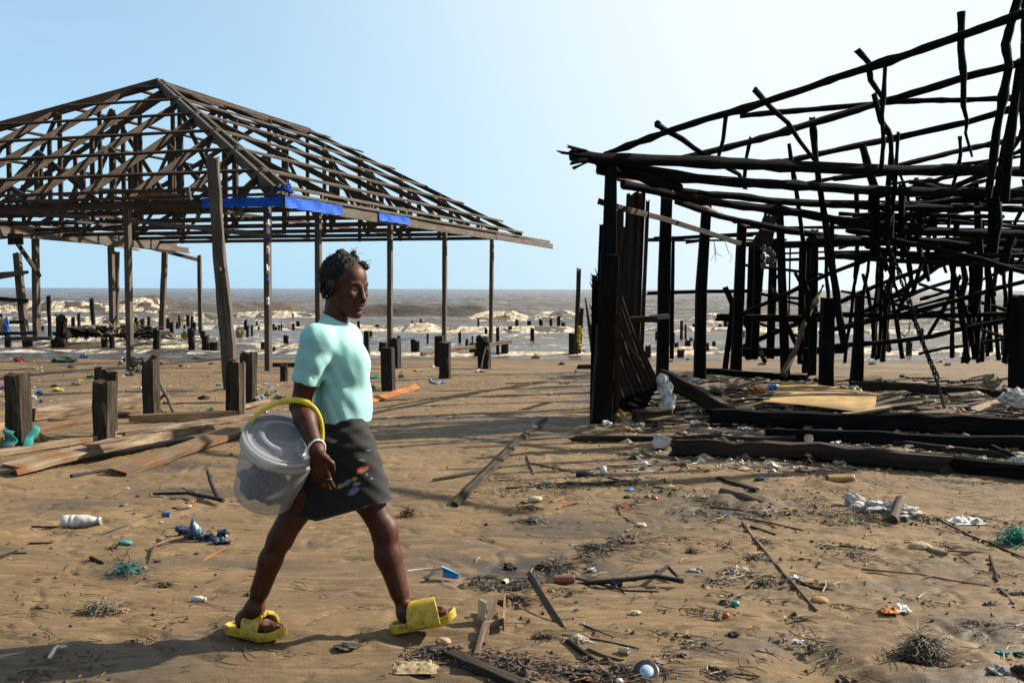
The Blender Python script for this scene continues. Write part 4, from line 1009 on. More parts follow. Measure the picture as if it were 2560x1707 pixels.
# ---------------------------------------------------------------- litter on the beach
def px(n, p): return n / F * p[1]
def lathe(mb, p, axis, prof, n=14, smooth=True, mi=0):
    axis = unit(axis); s = unit(np.cross(axis, UZ if abs(axis[2]) < .9 else np.array([0, 1., 0]))); t = np.cross(s, axis)
    V = []; Fc = []
    for a, r in prof:
        for k in range(n):
            an = 2 * math.pi * k / n; V.append(np.asarray(p) + axis * a + (s * math.cos(an) + t * math.sin(an)) * r)
    for i in range(len(prof) - 1):
        for k in range(n):
            k2 = (k + 1) % n; Fc.append((i * n + k, i * n + k2, (i + 1) * n + k2, (i + 1) * n + k))
    Fc.append(tuple(range(n))[::-1]); Fc.append(tuple((len(prof) - 1) * n + k for k in range(n)))
    mb.add(V, Fc, None, smooth, mi); return mb
def gdir(deg, up=0.0): return unit(np.array([math.cos(R(deg)), math.sin(R(deg)), up]))
COLS = dict(white=(.74, .72, .66), cream=(.66, .55, .38), yellow=(.70, .48, .05), orange=(.62, .22, .03), red=(.55, .04, .02), blue=(.02, .14, .48), sky=(.05, .32, .72), navy=(.008, .025, .07), teal=(.01, .28, .25),
            green=(.02, .28, .09), dkgreen=(.012, .06, .025), black=(.012, .012, .013), grey=(.26, .25, .23), tan=(.44, .30, .16), brown=(.12, .065, .03), purple=(.10, .04, .28), pink=(.6, .25, .2), rust=(.26, .085, .03), straw=(.40, .30, .16), weed=(.075, .05, .028), card=(.42, .25, .08))
def CM(c, kind='p'):
    if kind == 'w': return {'brown': W_STICK, 'black': W_DARK, 'tan': W_PALE, 'grey': W_GREY, 'drift': W_DRIFT, 'orange': W_ORNG, 'tint': W_TINT, 'stump': W_STUMP, 'char': W_CHARB}[c]
    return PM(c + ('_litter' if kind == 'p' else '_cloth'), COLS[c], rough=.42 if kind == 'p' else .85, noise=.22, scale=45, dirt=(.20, .135, .075), dirt_amt=.42, bs=.3)
def done(o, label, cat, group=None): return tag(o, label, cat, group)

def bottle(x, y, L, D, deg, col, label, name='plastic_bottle', cat='bottle', cap=None, neck=.3, ribs=0, up=0.0):
    g = G(x, y); l, r = px(L, g), px(D, g) / 2
    a = gdir(deg, up); p = g + UZ * r * .8 - a * l / 2
    t = empty(name, g, label, cat)
    pr = [(0, r * .75), (.03 * l, r)]
    for k in range(ribs): pr += [(l * (.2 + .13 * k), r), (l * (.22 + .13 * k), r * .9), (l * (.24 + .13 * k), r)]
    pr += [(l * (1 - neck - .12), r * .98), (l * (1 - neck * .45), r * .55), (l * .93, r * .5), (l, r * .5)]
    mb = MB(); lathe(mb, p, a, pr, 16); mb.build('body', CM(col), t)
    if cap or name == 'plastic_bottle':
        mb = MB(); lathe(mb, p + a * l * .94, a, [(0, r * .60), (l * .075, r * .60), (l * .08, r * .5)], 12); mb.build('cap' if cap else 'neck_ring', CM(cap or col), t)
    return t
def can(x, y, L, D, deg, col, label, name='tin_can', cat='can', openc='black', up=0.0, rim=None):
    g = G(x, y); l, r = px(L, g), px(D, g) / 2
    a = gdir(deg, up); p = g + UZ * r * .8 - a * l / 2
    t = empty(name, g, label, cat)
    mb = MB(); lathe(mb, p, a, [(l, r * .86), (l * .06, r * .86), (0, r * .92), (0, r), (l * .05, r * 1.02), (l * .93, r), (l * .97, r * 1.04), (l, r * 1.02), (l, r * .88), (l * .9, r * .86), (l * .1, r * .8)], 18)
    mb.build('body', CM(col), t)
    mb = MB(); lathe(mb, p + a * l * .88, a, [(0, r * .84), (.004, r * .84)], 14); mb.build('inside', CM(openc), t)
    return t
def cup(x, y, L, D, deg, col, label, name='plastic_cup', cat='cup', up=0.0, inner=None):
    g = G(x, y); l, r = px(L, g), px(D, g) / 2
    a = gdir(deg, up); p = g + UZ * r * .8 - a * l / 2
    t = empty(name, g, label, cat); th = r * .08
    mb = MB(); lathe(mb, p, a, [(0, r * .72), (l * .95, r), (l, r * 1.06), (l, r * .96), (l * .05, r * .66)], 16); mb.build('body', CM(col), t)
    mb = MB(); lathe(mb, p + a * l * .3, a, [(0, r * .7), (.003, r * .7)], 12); mb.build('inside', CM(inner or col), t)
    return t
def lump(x, y, sx, sz, col, label, name='plastic_scrap', cat='scrap', kind='p', seed=None, sy=None, rough=.42, n=3, fold=1.0, lift=.25):
    g = G(x, y); sx_, sz_ = px(sx, g) / 2, px(sz, g) / 2
    mb = MB(); crumple(mb, g + UZ * sz_ * lift, sx_, px(sy, g) / 2 if sy else sx_ * .7, sz_, seed if seed is not None else int(x * 3 + y), rough, n, True, fold=fold)
    return done(mb.build(name, CM(col, kind), None, g), label, cat)
def rag(x, y, sx, sy, h, col, label, name='rag', cat='rag', kind='c', peaks=(), seed=0, nx=26, ny=18, parent=None):
    """creased cloth or plastic film lying on the sand, 3 mm thick; sx, sy in metres"""
    g = G(x, y); V = []; N = (nx + 1) * (ny + 1); Fc = []
    xs, ys = np.meshgrid(np.linspace(-1, 1, nx + 1), np.linspace(-1, 1, ny + 1), indexing='ij')
    edge = .12 * fbm(xs * 1.5 + seed, ys * 1.5, 2, seed + 5)
    wx_ = xs * sx / 2 * (1 + edge) + .06 * sx * fbm(xs * 2, ys * 2 + seed, 2, seed); wy_ = ys * sy / 2 * (1 + edge) + .06 * sy * fbm(xs * 2 + 7, ys * 2 + seed, 2, seed + 1)
    z = h * (.35 + np.abs(fbm(xs * 1.9 + seed * 3.1, ys * 1.6, 3, seed + 2)) * 1.4) * sstep(1.05, .55, np.maximum(np.abs(xs), np.abs(ys))) + .006
    for cx, cy, w, hh in peaks: z = z + hh * np.exp(-((xs - cx) / w) ** 2 - ((ys - cy) / w) ** 2)
    gz = H(g[0] + wx_, g[1] + wy_)
    for s in (0, .003): V += list(np.stack([g[0] + wx_, g[1] + wy_, gz + z - s], -1).reshape(-1, 3))
    q = gridq(nx + 1, ny + 1)
    Fc = [tuple(f[::-1]) for f in q] + [tuple(f + N) for f in q]
    ring = [i * (ny + 1) for i in range(nx + 1)] + [nx * (ny + 1) + j for j in range(1, ny + 1)] + [i * (ny + 1) + ny for i in range(nx - 1, -1, -1)] + list(range(ny - 1, 0, -1))
    for k in range(len(ring)):
        p, r = ring[k], ring[(k + 1) % len(ring)]; Fc.append((p, r, r + N, p + N))
    mb = MB(); mb.add(V, Fc, None, True)
    return done(mb.build(name, CM(col, kind), parent, None if parent else g), label, cat)
def twig(pts, w, w2, col, label, name='stick', cat='stick', lift=None, knots=True, amt=None):
    q = [G(a, b) for a, b in pts]; r0, r1 = px(w, q[0]) / 2, px(w2, q[-1]) / 2
    for k, p in enumerate(q): p[2] += (lift[k] if lift else 0) + (r0 if k == 0 else r1) * .7
    mb = MB(); stick(mb, q, r0, r1, amt=amt, seed=int(pts[0][0] * 7 + pts[0][1]), knots=knots)
    return done(mb.build(name, CM(col, 'w'), None, np.minimum(q[0], q[-1])), label, cat)
def board(x0, y0, x1, y1, w, th, col, label, name='plank', cat='plank', lift=(0, 0), tilt=0.0, jag=.08, wob=.06, sub=8):
    """w: width on the ground in metres, th: thickness in metres"""
    a, b_ = G(x0, y0), G(x1, y1); a[2] += th / 2 + lift[0]; b_[2] += th / 2 + lift[1]
    ax_ = unit(b_ - a); sd = unit(np.cross(ax_, UZ)); up = UZ * math.cos(tilt) + sd * math.sin(tilt)
    mb = MB(); sweep(mb, [a, b_], w / 2, th / 2, up=up, wob=wob, jag0=jag, jag1=jag, sub=sub, seed=int(x0 + y0))
    return done(mb.build(name, CM(col, 'w'), None, np.minimum(a, b_)), label, cat)
def tuft(x, y, sx, sz, cols, label, n=60, name='weed_clump', cat='weed', w=.0035, curl=1.0, core=True, seed=None, spread=.6, group=None):
    """clump of tangled fibres"""
    g = G(x, y); rd = random.Random(seed if seed is not None else int(x + 3 * y)); sx_, sz_ = px(sx, g) / 2, px(sz, g)
    mb = MB()
    for i in range(n):
        a = rd.uniform(0, 6.28); r = sx_ * abs(rd.gauss(0, .45)); p = g + np.array([math.cos(a) * r, math.sin(a) * r * spread, rd.uniform(0, sz_ * .7) * math.exp(-(r / sx_) ** 2)])
        d_ = np.array([rd.gauss(0, 1), rd.gauss(0, .7), rd.gauss(.0, .3 if sz >= 30 else .08)]); q = [p]; L = sx_ * rd.uniform(.5, 1.1)
        for k in range(4):
            d_ = unit(d_ + np.array([rd.gauss(0, .55), rd.gauss(0, .5), rd.gauss(-.15, .3 if sz >= 30 else .12)]) * curl); nx_ = q[-1] + d_ * L / 4
            nx_[2] = max(nx_[2], float(H(nx_[0], nx_[1])) + .003); q.append(nx_)
        sweep(mb, q, w, w * .6, sec=circ(3), smooth=True, scale=[1, .5], mi=i % len(cols))
    if core: crumple(mb, g + UZ * sz_ * .1, sx_ * .6, sx_ * .45, sz_ * .5, int(x), .6, 2, mi=0)
    return done(mb.build(name, [CM(c, 'c') for c in cols], None, g), label, cat, group)

# --- near the frame edge, beyond the square stumps
bottle(203, 1316, 94, 34, 6, 'white', 'white ribbed milk bottle lying on the sand below the plank pile', cap=None, neck=.26, ribs=2)
twig([(226, 1346), (330, 1305), (440, 1262)], 5, 4, 'grey', 'long pale cane lying between the white milk bottle and the navy plastic', 'cane', knots=False)
twig([(86, 1318), (160, 1320)], 6, 6, 'black', 'black twig pair touching the base of the white milk bottle')
t = empty('plastic_sheet', G(508, 1356), 'torn navy plastic with one tall peak, on the sand behind the woman', 'plastic')
mb = MB()
for k, (x, y, sx, sz) in enumerate(((468, 1338, 70, 46), (515, 1352, 60, 40), (548, 1360, 62, 30), (556, 1340, 40, 34), (490, 1346, 50, 34))):
    g = G(x, y); crumple(mb, g + UZ * px(sz, g) * .15, px(sx, g) / 2, px(sx, g) * .3, px(sz, g) / 2, 540 + k, .5, 3, True, fold=1.2)
mb.build('crumpled_film', PM('navy_film', (.010, .035, .085), rough=.35, noise=.4, bs=.5), t)
dk = G(490, 1345)[1]
sheet('peak', [P(470, 1340, dk), P(520, 1345, dk - .06), P(505, 1318, dk - .02), P(486, 1280, dk + .02)], 8, 6, .004, .6, PM('navy_film', (.010, .035, .085)), t, .008)
twig([(435, 1322), (415, 1322), (405, 1338)], 5, 4, 'black', 'curled black strap beside the torn navy plastic', 'strap', 'strap')
lump(313, 1358, 44, 16, 'teal', 'curved teal plastic chip next to a dark weed wisp', seed=4, rough=.2, fold=.4)
tuft(282, 1372, 44, 14, ('weed', 'black'), 'dark weed wisp hooked under the curved teal chip', 30)
tuft(318, 1432, 100, 40, ('teal', 'dkgreen', 'teal', 'navy'), 'teal net bundle with orange and white scraps at one end', 110, 'net_bundle', 'net', .003)
lump(276, 1436, 26, 14, 'orange', 'orange scrap wedged against the teal net bundle', seed=9)
lump(358, 1424, 28, 20, 'straw', 'straw-coloured sponge lump touching the teal net bundle', 'sponge_lump', 'lump', 'c', 5)
tuft(412, 1462, 58, 14, ('black', 'weed'), 'black twisted weed strip lying alone below the bent branch', 26)
bottle(497, 1502, 36, 15, -2, 'white', 'tiny white medicine bottle lying behind the rear sandal', 'pill_bottle', cap='cream', neck=.2)
tuft(250, 1528, 110, 36, ('grey', 'straw', 'weed'), 'dry grey root wad lying midway to the frame edge', 170, 'root_wad', 'root wad', .003)
lump(308, 1528, 34, 18, 'tan', 'tan husk at the end of the dry grey root wad', 'husk', 'husk', 'c', 8)
lump(108, 1516, 48, 11, 'brown', 'brown husk with orange specks, near the frame edge', 'husk', 'husk', 'c', 11)
t = empty('spoon', G(140, 1640), 'white plastic spoon half sunk in the sand near the corner', 'spoon')
mb = MB(); sweep(mb, [G(124, 1652, .012), G(140, 1636, .03), G(148, 1630, .028)], .008, .003, scale=[1, .7, .7]); mb.build('handle', CM('white'), t)
mb = MB(); crumple(mb, G(155, 1629, .022), .026, .016, .006, 1, .05, 2, False); mb.build('bowl', CM('white'), t)
cup(415, 1290, 20, 12, 10, 'blue', 'small blue bottle cap near the navy plastic', 'bottle_cap', 'cap')
lump(403, 1306, 13, 8, 'white', 'white shell bit above the navy plastic', 'shell', 'shell')
twig([(462, 1352), (420, 1360), (388, 1374), (378, 1388), (372, 1408)], 9, 6, 'brown', 'bent brown branch with a pod-like end, below the navy plastic', 'branch', 'branch', [.02, .02, .02, 0, 0])
lump(393, 1406, 26, 12, 'black', 'dark knot at the lower end of the bent branch', 'knot', 'wood', 'c', 3)
twig([(507, 1402), (562, 1371)], 4, 3, 'orange', 'thin orange straw pointing at the navy plastic', 'straw', 'straw', knots=False)
twig([(0, 1394), (28, 1384), (60, 1384)], 8, 5, 'black', 'black branch entering from the frame edge', 'branch', 'branch')
twig([(76, 1360), (124, 1359)], 6, 5, 'black', 'black strip with a pale fleck, below the milk bottle')
twig([(230, 1398), (256, 1408)], 9, 6, 'black', 'short black wood chip above the teal net bundle')
twig([(284, 1346), (344, 1337)], 6, 5, 'tan', 'pale flat splinter just above the teal chip')
lump(25, 1216 + 180, 10, 5, 'white', 'white fleck beside the black branch at the frame edge', seed=6)
# plank pile
board(-20, 1142, 322, 1088, .12, .05, 'tan', 'long pale plank running from the frame edge along the back of the plank pile')
board(316, 1090, 630, 1046, .12, .05, 'drift', 'splintered long plank at the back of the pile, running toward the bucket', jag=.15)
board(332, 1058, 590, 1046, .10, .07, 'tint', 'orange-stained plank resting across the back of the pile', lift=(.02, .02))
board(550, 1042, 668, 1006, .07, .04, 'tan', 'narrow pale plank slanting up to the white jar', lift=(.03, 0))
board(52, 1182, 295, 1132, .23, .045, 'tan', 'broad lit slab with broken end, front of the plank pile', lift=(.03, .06), tilt=.12, jag=.14)
board(246, 1152, 508, 1092, .21, .08, 'drift', 'thick splintered slab on top of the plank pile, ragged grain', lift=(.07, .05), tilt=-.1, jag=.1, wob=.12)
board(298, 1186, 612, 1086, .16, .05, 'tint', 'brown plank with orange far end, nearest of the pile to the bucket', lift=(.0, .04), tilt=.2)
twig([(180, 1194), (250, 1180), (352, 1172)], 11, 8, 'black', 'black branch in the shade of the plank pile', 'branch', 'branch')
board(-30, 1078, 78, 1046, .2, .07, 'tan', 'thick plank end passing behind the leaning stump at the frame edge')
board(76, 1050, 402, 1006, .26, .13, 'drift', 'heavy rough-topped timber lying behind the three big stumps', 'timber', 'timber', wob=.1)
board(88, 1080, 335, 1036, .1, .05, 'tint', 'orange board below the heavy rough-topped timber', tilt=.2)
twig([(400, 992), (438, 1042)], 9, 9, 'grey', 'grey rod leaning toward the lone square stump', 'rod', 'rod', [.18, 0], False)
t = empty('cloth', G(50, 1118), 'teal cloth wrapped round the foot of the leaning stump', 'cloth'); d0 = G(50, 1118)[1]
sheet('cloth_flap', [P(50, 1124, d0 - .3), P(73, 1119, d0 - .2), P(92, 1088, d0 - .02), P(85, 1062, d0 - .05)], 8, 10, .006, 1.5, CM('teal', 'c'), t, .02)
sheet('cloth_flap', [P(16, 1124, d0 - .12), P(40, 1124, d0 - .25), P(36, 1078, d0 - .18), P(20, 1066, d0 - .08)], 8, 10, .006, 1.5, CM('teal', 'c'), t, .02)
lump(106, 1106, 40, 48, 'card', 'crumpled tan paper beside the stump wrapped in teal cloth', 'paper', 'paper', 'c', 2)
lump(2, 1122, 44, 50, 'card', 'tan sack half out of frame beside the teal-wrapped stump', 'sack', 'sack', 'c', 14)
twig([(120, 1094), (158, 1100)], 7, 5, 'tan', 'short white stick beyond the crumpled tan paper')
# --- small things on the far sand
for x, y, sx, sz, c, lab, nm, ct, kd in (
 (82, 998, 22, 16, 'white', 'white jar lying just beyond the leaning teal-wrapped stump', 'jar', 'jar', 'p'), (97, 986, 26, 14, 'sky', 'light blue strap above the white jar', 'strap', 'strap', 'p'), (144, 977, 34, 12, 'yellow', 'yellow scrap below the black and white shoe', 'plastic_scrap', 'scrap', 'p'),
 (136, 967, 20, 9, 'black', 'black and white shoe on the far sand', 'shoe', 'shoe', 'c'), (228, 945, 30, 12, 'green', 'green bowl rim sticking out of the far sand', 'bowl', 'bowl', 'p'), (202, 954, 24, 7, 'yellow', 'yellow lump left of the green bowl rim', 'plastic_scrap', 'scrap', 'p'),
 (190, 962, 32, 10, 'grey', 'clear crushed bottle below the yellow lump', 'crushed_bottle', 'bottle', 'p'), (76, 938, 18, 14, 'white', 'white cup lying beyond the leaning stump', 'plastic_cup', 'cup', 'p'), (88, 923, 22, 9, 'yellow', 'dull yellow roll beyond the white cup', 'roll', 'roll', 'c'),
 (104, 930, 14, 7, 'white', 'white pebble-like scrap next to the dull yellow roll', 'plastic_scrap', 'scrap', 'p'), (160, 906, 84, 16, 'dkgreen', 'dark green tarp crumpled flat near the surf', 'tarp', 'tarp', 'c'), (210, 895, 26, 13, 'blue', 'bright blue bag beyond the dark green tarp', 'bag', 'bag', 'p'),
 (48, 905, 30, 16, 'red', 'dull red bag near the frame edge by the surf', 'bag', 'bag', 'p'), (178, 920, 28, 8, 'navy', 'navy flat rag below the dark green tarp', 'rag', 'rag', 'c'), (212, 1010, 42, 9, 'black', 'black sandal lying above the heavy timber', 'sandal', 'sandal', 'c'),
 (160, 1016, 24, 7, 'white', 'white and blue wrapper above the heavy timber', 'wrapper', 'wrapper', 'p'), (8, 974, 20, 14, 'purple', 'purple cloth at the frame edge', 'cloth', 'cloth', 'c'), (14, 1012, 20, 14, 'white', 'crumpled white bag at the frame edge behind the leaning stump', 'bag', 'bag', 'p'),
 (498, 1036, 26, 12, 'sky', 'blue plastic scrap touching a green one', 'plastic_scrap', 'scrap', 'p'), (525, 1030, 26, 13, 'green', 'green plastic scrap touching a blue one', 'plastic_scrap', 'scrap', 'p'), (509, 997, 40, 11, 'black', 'dark sandal lying past the lone square stump', 'sandal', 'sandal', 'c'),
 (649, 1006, 30, 24, 'white', 'dirty white jar lying behind the dark stump at the leaning post', 'jar', 'jar', 'p'), (672, 990, 30, 14, 'straw', 'yellowish shells and scraps behind the dirty white jar', 'shell_heap', 'shells', 'c'), (690, 980, 12, 8, 'green', 'green bottle cap behind the dirty white jar', 'bottle_cap', 'cap', 'p'),
 (700, 996, 40, 12, 'grey', 'grey gravelly heap right of the dirty white jar', 'shell_heap', 'shells', 'c'), (548, 964, 20, 9, 'teal', 'small teal bottle lying near the leaning post', 'crushed_bottle', 'bottle', 'p'), (664, 962, 18, 7, 'white', 'white shell pair near the bench-like beam', 'shell', 'shell', 'p'),
 (480, 888, 18, 6, 'white', 'white scrap at the water line behind the leaning post', 'plastic_scrap', 'scrap', 'p'), (506, 888, 12, 5, 'orange', 'orange scrap at the water line behind the leaning post', 'plastic_scrap', 'scrap', 'p'), (403, 910, 10, 7, 'red', 'red scrap right of the lone square stump top', 'plastic_scrap', 'scrap', 'p'),
 (490, 897, 24, 6, 'weed', 'dark weed mound near the water line', 'weed_clump', 'weed', 'c'), (452, 916, 14, 7, 'black', 'black lump on the sand right of the red scrap', 'wood_chunk', 'wood', 'c'), (528, 911, 16, 6, 'rust', 'rusty scrap near the leaning post foot', 'plastic_scrap', 'scrap', 'p'),
 (940, 946, 36, 10, 'teal', 'teal net scrap on the sand ahead of the woman\'s chest', 'net_scrap', 'net', 'c'), (1003, 944, 18, 20, 'straw', 'straw-coloured fibre clump leaning on the third side post stump', 'fibre_clump', 'weed', 'c'), (1076, 974, 8, 7, 'white', 'white ball on the sand beneath the fourth side post', 'ball', 'ball', 'p'),
 (1200, 930, 38, 10, 'cream', 'pale frayed rope end at the foot of the jagged netted stump', 'rope_end', 'rope', 'c'), (1084, 918, 14, 7, 'cream', 'pale scrap at the side of the fourth side post stump', 'plastic_scrap', 'scrap', 'p'), (1342, 896, 40, 13, 'straw', 'straw root mound on the sand by the water line', 'root_wad', 'root wad', 'c'),
 (1404, 912, 20, 9, 'black', 'black lump on the sand at the water line near the tall bare post', 'wood_chunk', 'wood', 'c'), (1460, 884, 16, 12, 'orange', 'orange and white scraps at the foot of the tall bare posts', 'plastic_scrap', 'scrap', 'p'), (1440, 930, 12, 6, 'brown', 'brown lump near the hut corner timber end', 'wood_chunk', 'wood', 'c'),
 (1410, 960, 30, 8, 'grey', 'grey scrap heap lying left of the hut corner', 'plastic_scrap', 'scrap', 'c'), (1100, 944, 10, 12, 'brown', 'brown chunk hugging the fourth side post stump', 'wood_chunk', 'wood', 'c'), (930, 972, 38, 12, 'brown', 'reddish brown rag close before the woman\'s shirt', 'rag', 'rag', 'c'),
 (1720, 900, 12, 9, 'brown', 'small brown mound seen between hut posts on the far sand', 'wood_chunk', 'wood', 'c'), (1676, 905, 24, 6, 'weed', 'flat weed scrap seen between hut posts on the far sand', 'weed_clump', 'weed', 'c'), (1906, 912, 26, 9, 'straw', 'straw clump seen between the hut posts', 'fibre_clump', 'weed', 'c'),
 (2370, 914, 24, 10, 'teal', 'bright teal tuft behind the hut near the water', 'net_scrap', 'net', 'c'), (2425, 898, 52, 7, 'green', 'green sheet lying behind the hut near the water', 'tarp', 'tarp', 'p'), (2350, 906, 22, 8, 'pink', 'pink and white scrap behind the hut', 'plastic_scrap', 'scrap', 'p'),
 (2180, 912, 24, 10, 'grey', 'grey scrap mound behind the hut floor posts', 'plastic_scrap', 'scrap', 'c'), (2425, 957, 16, 14, 'dkgreen', 'green weed tuft behind the far hut plank', 'weed_clump', 'weed', 'c'), (1046, 928, 36, 5, 'straw', 'thin straw strands on the sand left of the fourth side post', 'fibre_clump', 'weed', 'c')):
    lump(x, y, sx, sz * 1.5, c, lab, nm, ct, kd, rough=.45, n=2 if sx < 16 else 3)
twig([(1076, 948), (1080, 958), (1092, 960), (1104, 955), (1112, 958)], 5, 4, 'grey', 'blue cord curled on the sand beneath the fourth side post', 'cord', 'cord', knots=False).data.materials[0] = CM('sky')
mb = MB(); g = G(345, 922); rd = random.Random(3)
for i in range(28): crumple(mb, G(345 + rd.gauss(0, 20), 918 + rd.gauss(0, 9)) + UZ * .02, rd.uniform(.05, .14), .08, rd.uniform(.03, .09), i, .6, 2, mi=rd.choice((0, 0, 0, 1, 2)))
tag(mb.build('weed_litter', [CM('weed', 'c'), CM('grey', 'c'), CM('black', 'c')], None, g), 'dark weed and plastic bits at the foot of the second pavilion post', None, None, 'stuff')
lump(322, 905, 22, 26, 'white', 'white plastic bag knotted at the foot of the second pavilion post', 'bag', 'bag', 'p', 44)
board(905, 1014, 1040, 974, .1, .05, 'orange', 'bright orange board lying just ahead of the woman\'s waist', lift=(0, 0), tilt=.5)
# --- behind the woman
twig([(388, 1240), (470, 1243), (556, 1262)], 7, 12, 'black', 'black driftwood branch below the plank pile, behind the bucket', 'branch', 'branch', [.01, .02, .02])
twig([(519, 1216), (532, 1240), (546, 1258)], 8, 12, 'black', 'short black stick standing out of the branch behind the bucket', lift=[.10, .05, .02])
for x, y, sx, sz, c, lab, kd in ((475, 1257, 32, 11, 'orange', 'orange peel-like scrap on the black branch tangle', 'p'), (473, 1266, 14, 8, 'white', 'white scrap on the black branch tangle', 'p'), (376, 1237, 14, 9, 'green', 'bright green cap on open sand below the plank pile', 'p'), (288, 1240, 12, 7, 'red', 'red cap on open sand below the plank pile', 'p'),
  (318, 1221, 13, 7, 'white', 'white scrap on open sand just below the plank pile', 'p'), (530, 1190, 16, 8, 'blue', 'small blue scrap left of the bucket', 'p'), (310, 1264, 24, 12, 'grey', 'grey crumpled leaf on the sand above the cane', 'c'), (450, 1272, 60, 12, 'weed', 'weed scatter at the upper end of the pale cane', 'c'), (346, 1240, 20, 10, 'weed', 'dark weed knot near the bright green cap', 'c')):
    lump(x, y, sx, sz, c, lab, 'plastic_scrap' if kd == 'p' else 'weed_clump', 'scrap' if kd == 'p' else 'weed', kd, n=2)
# --- middle
mb = MB(); q = [G(1139, 1266, .02), G(1205, 1206, .03), G(1290, 1122, .05), G(1345, 1072, .05), G(1362, 1054, .03)]
sweep(mb, q, .029, .017, sec=[(-1, -.5), (-.3, -1), (.7, -.8), (1, .1), (.5, 1), (-.2, .6), (-.8, .9)], up=(.3, -.2, 1), wob=.14, jag0=.05, jag1=.2, sub=5, scale=[1, 1.05, 1, .8, .5], seed=3)
done(mb.build('plank', W_STUMP, None, q[0]), 'long weathered plank lying slantwise in the middle of the open sand', 'plank')
twig([(1086, 1202), (1160, 1190), (1246, 1172)], 8, 11, 'black', 'black stick on the sand left of the slanting plank')
twig([(1330, 1160), (1436, 1181)], 5, 4, 'brown', 'thin stick on the sand right of the slanting plank')
twig([(1317, 1141), (1334, 1186)], 4, 4, 'brown', 'very thin twig crossing the sand right of the slanting plank')
for k, (a, b_) in enumerate((((1270, 1222), (1420, 1208)), ((1340, 1216), (1600, 1200)), ((1420, 1210), (1640, 1212)), ((1470, 1186), (1690, 1226)))):
    twig([a, ((a[0] + b_[0]) / 2, (a[1] + b_[1]) / 2 + 3), b_], 7, 5, 'black', ('black reed starting left of the teal twine, pointing at the slanting plank', 'black reed running from the teal twine past the black bottle', 'black reed ending near the red cap', 'black reed passing beneath the clear cup')[k], 'reed', 'reed')
bottle(1463, 1192, 46, 17, -12, 'black', 'black glass bottle lying on the reeds in the middle', 'glass_bottle', neck=.35)
cup(1510, 1186, 22, 18, 100, 'white', 'clear cup standing behind the black bottle', up=.6)
tuft(1368, 1216, 46, 18, ('teal', 'black', 'grey'), 'teal twine tangle on the reeds', 40, 'twine_tangle', 'twine')
bottle(1338, 1254, 36, 16, 12, 'cream', 'tan bottle with yellow lid on the sand below the reeds', 'plastic_bottle', cap='yellow', neck=.1)
tuft(1332, 1270, 90, 12, ('weed', 'straw', 'black'), 'weed wisps around the tan bottle with yellow lid', 50)
tuft(1330, 1302, 104, 16, ('weed', 'grey', 'black'), 'dark weed line below the tan bottle', 70)
twig([(1395, 1272), (1410, 1262), (1440, 1258)], 5, 4, 'orange', 'reddish twig right of the tan bottle')
tuft(1552, 1268, 44, 14, ('red', 'rust'), 'red and yellow strap loops on a thin stem', 26, 'strap_loops', 'strap', core=False)
twig([(1547, 1270), (1553, 1290), (1600, 1318)], 5, 3, 'brown', 'thin bent stem beneath the red strap loops')
lump(1602, 1314, 32, 14, 'cream', 'pale foam lump at the end of the thin bent stem', 'foam_lump', 'foam', 'c', 3, rough=.15)
tuft(1020, 1290, 54, 34, ('brown', 'rust', 'weed'), 'brown fibre tuft right of the front knee', 90, 'fibre_tuft', 'weed')
t = empty('torn_bucket_piece', G(1118, 1452), 'bright blue broken cup piece with strings, right of the front shin', 'cup piece')
g = G(1118, 1452); V = []; Fc = []
for s in (0, 1):
    for i in range(13):
        an = R(-70 + i * 15)
        for j in range(6):
            r = .043 - .006 * j - .003 * s
            V.append(g + np.array([-.025 + j * .016 , 0, .012]) + np.array([0, math.cos(an) * r * 1.1, max(-.006, math.sin(an) * r + .012)]) + UZ * (.010 * (5 - j) / 5))
for s in (0, 1):
    for i in range(12):
        for j in range(5):
            o = s * 78 + i * 6 + j; f = (o, o + 1, o + 7, o + 6); Fc.append(f if s == 0 else f[::-1])
mb = MB(); mb.add(V, Fc, None, True); mb.build('shell', CM('sky'), t)
for pts in ([(1082, 1424), (1050, 1426), (1018, 1430)], [(1105, 1456), (1125, 1466), (1148, 1474)]):
    mb = MB(); sweep(mb, [G(a, b_, .008) for a, b_ in pts], .0035, .0025, sec=circ(4), smooth=True, sub=3); mb.build('string', CM('white'), t)
twig([(1068, 1450), (1085, 1440), (1106, 1432)], 5, 5, 'black', 'black wire hoop behind the bright blue cup piece', 'wire', 'wire', [.0, .03, .02])
# damp hollow
for x, y, sx, sz, c, lab, nm, ct in ((1272, 1424, 40, 36, 'black', 'black lump in the damp hollow, closest to the blue cup piece', 'wood_chunk', 'wood'), (1362, 1420, 62, 34, 'weed', 'dark brown lump in the middle of the damp hollow', 'wood_chunk', 'wood'), (1480, 1426, 26, 15, 'white', 'white shell lying right of the damp hollow', 'shell', 'shell'),
   (1376, 1398, 16, 7, 'orange', 'orange fleck at the top edge of the damp hollow', 'plastic_scrap', 'scrap'), (1418, 1398, 14, 7, 'rust', 'rusty fleck at the top edge of the damp hollow', 'plastic_scrap', 'scrap')):
    lump(x, y, sx, sz, c, lab, nm, ct, 'c' if ct == 'wood' else 'p')
tuft(1490, 1374, 110, 24, ('black', 'weed'), 'black weed bank at the far end of the damp hollow', 80)
can(1410, 1458, 54, 24, -2, 'rust', 'rusty brown tin lying at the start of the black branch', openc='grey')
twig([(1436, 1446), (1500, 1462), (1560, 1478), (1640, 1480)], 7, 5, 'black', 'black thin branch running from the rusty tin below the long one', 'branch', 'branch')
twig([(1450, 1462), (1560, 1464), (1640, 1458), (1700, 1466)], 9, 14, 'black', 'long black branch with a forked thick end, right of the rusty tin', 'branch', 'branch', [0, .02, .03, .02])
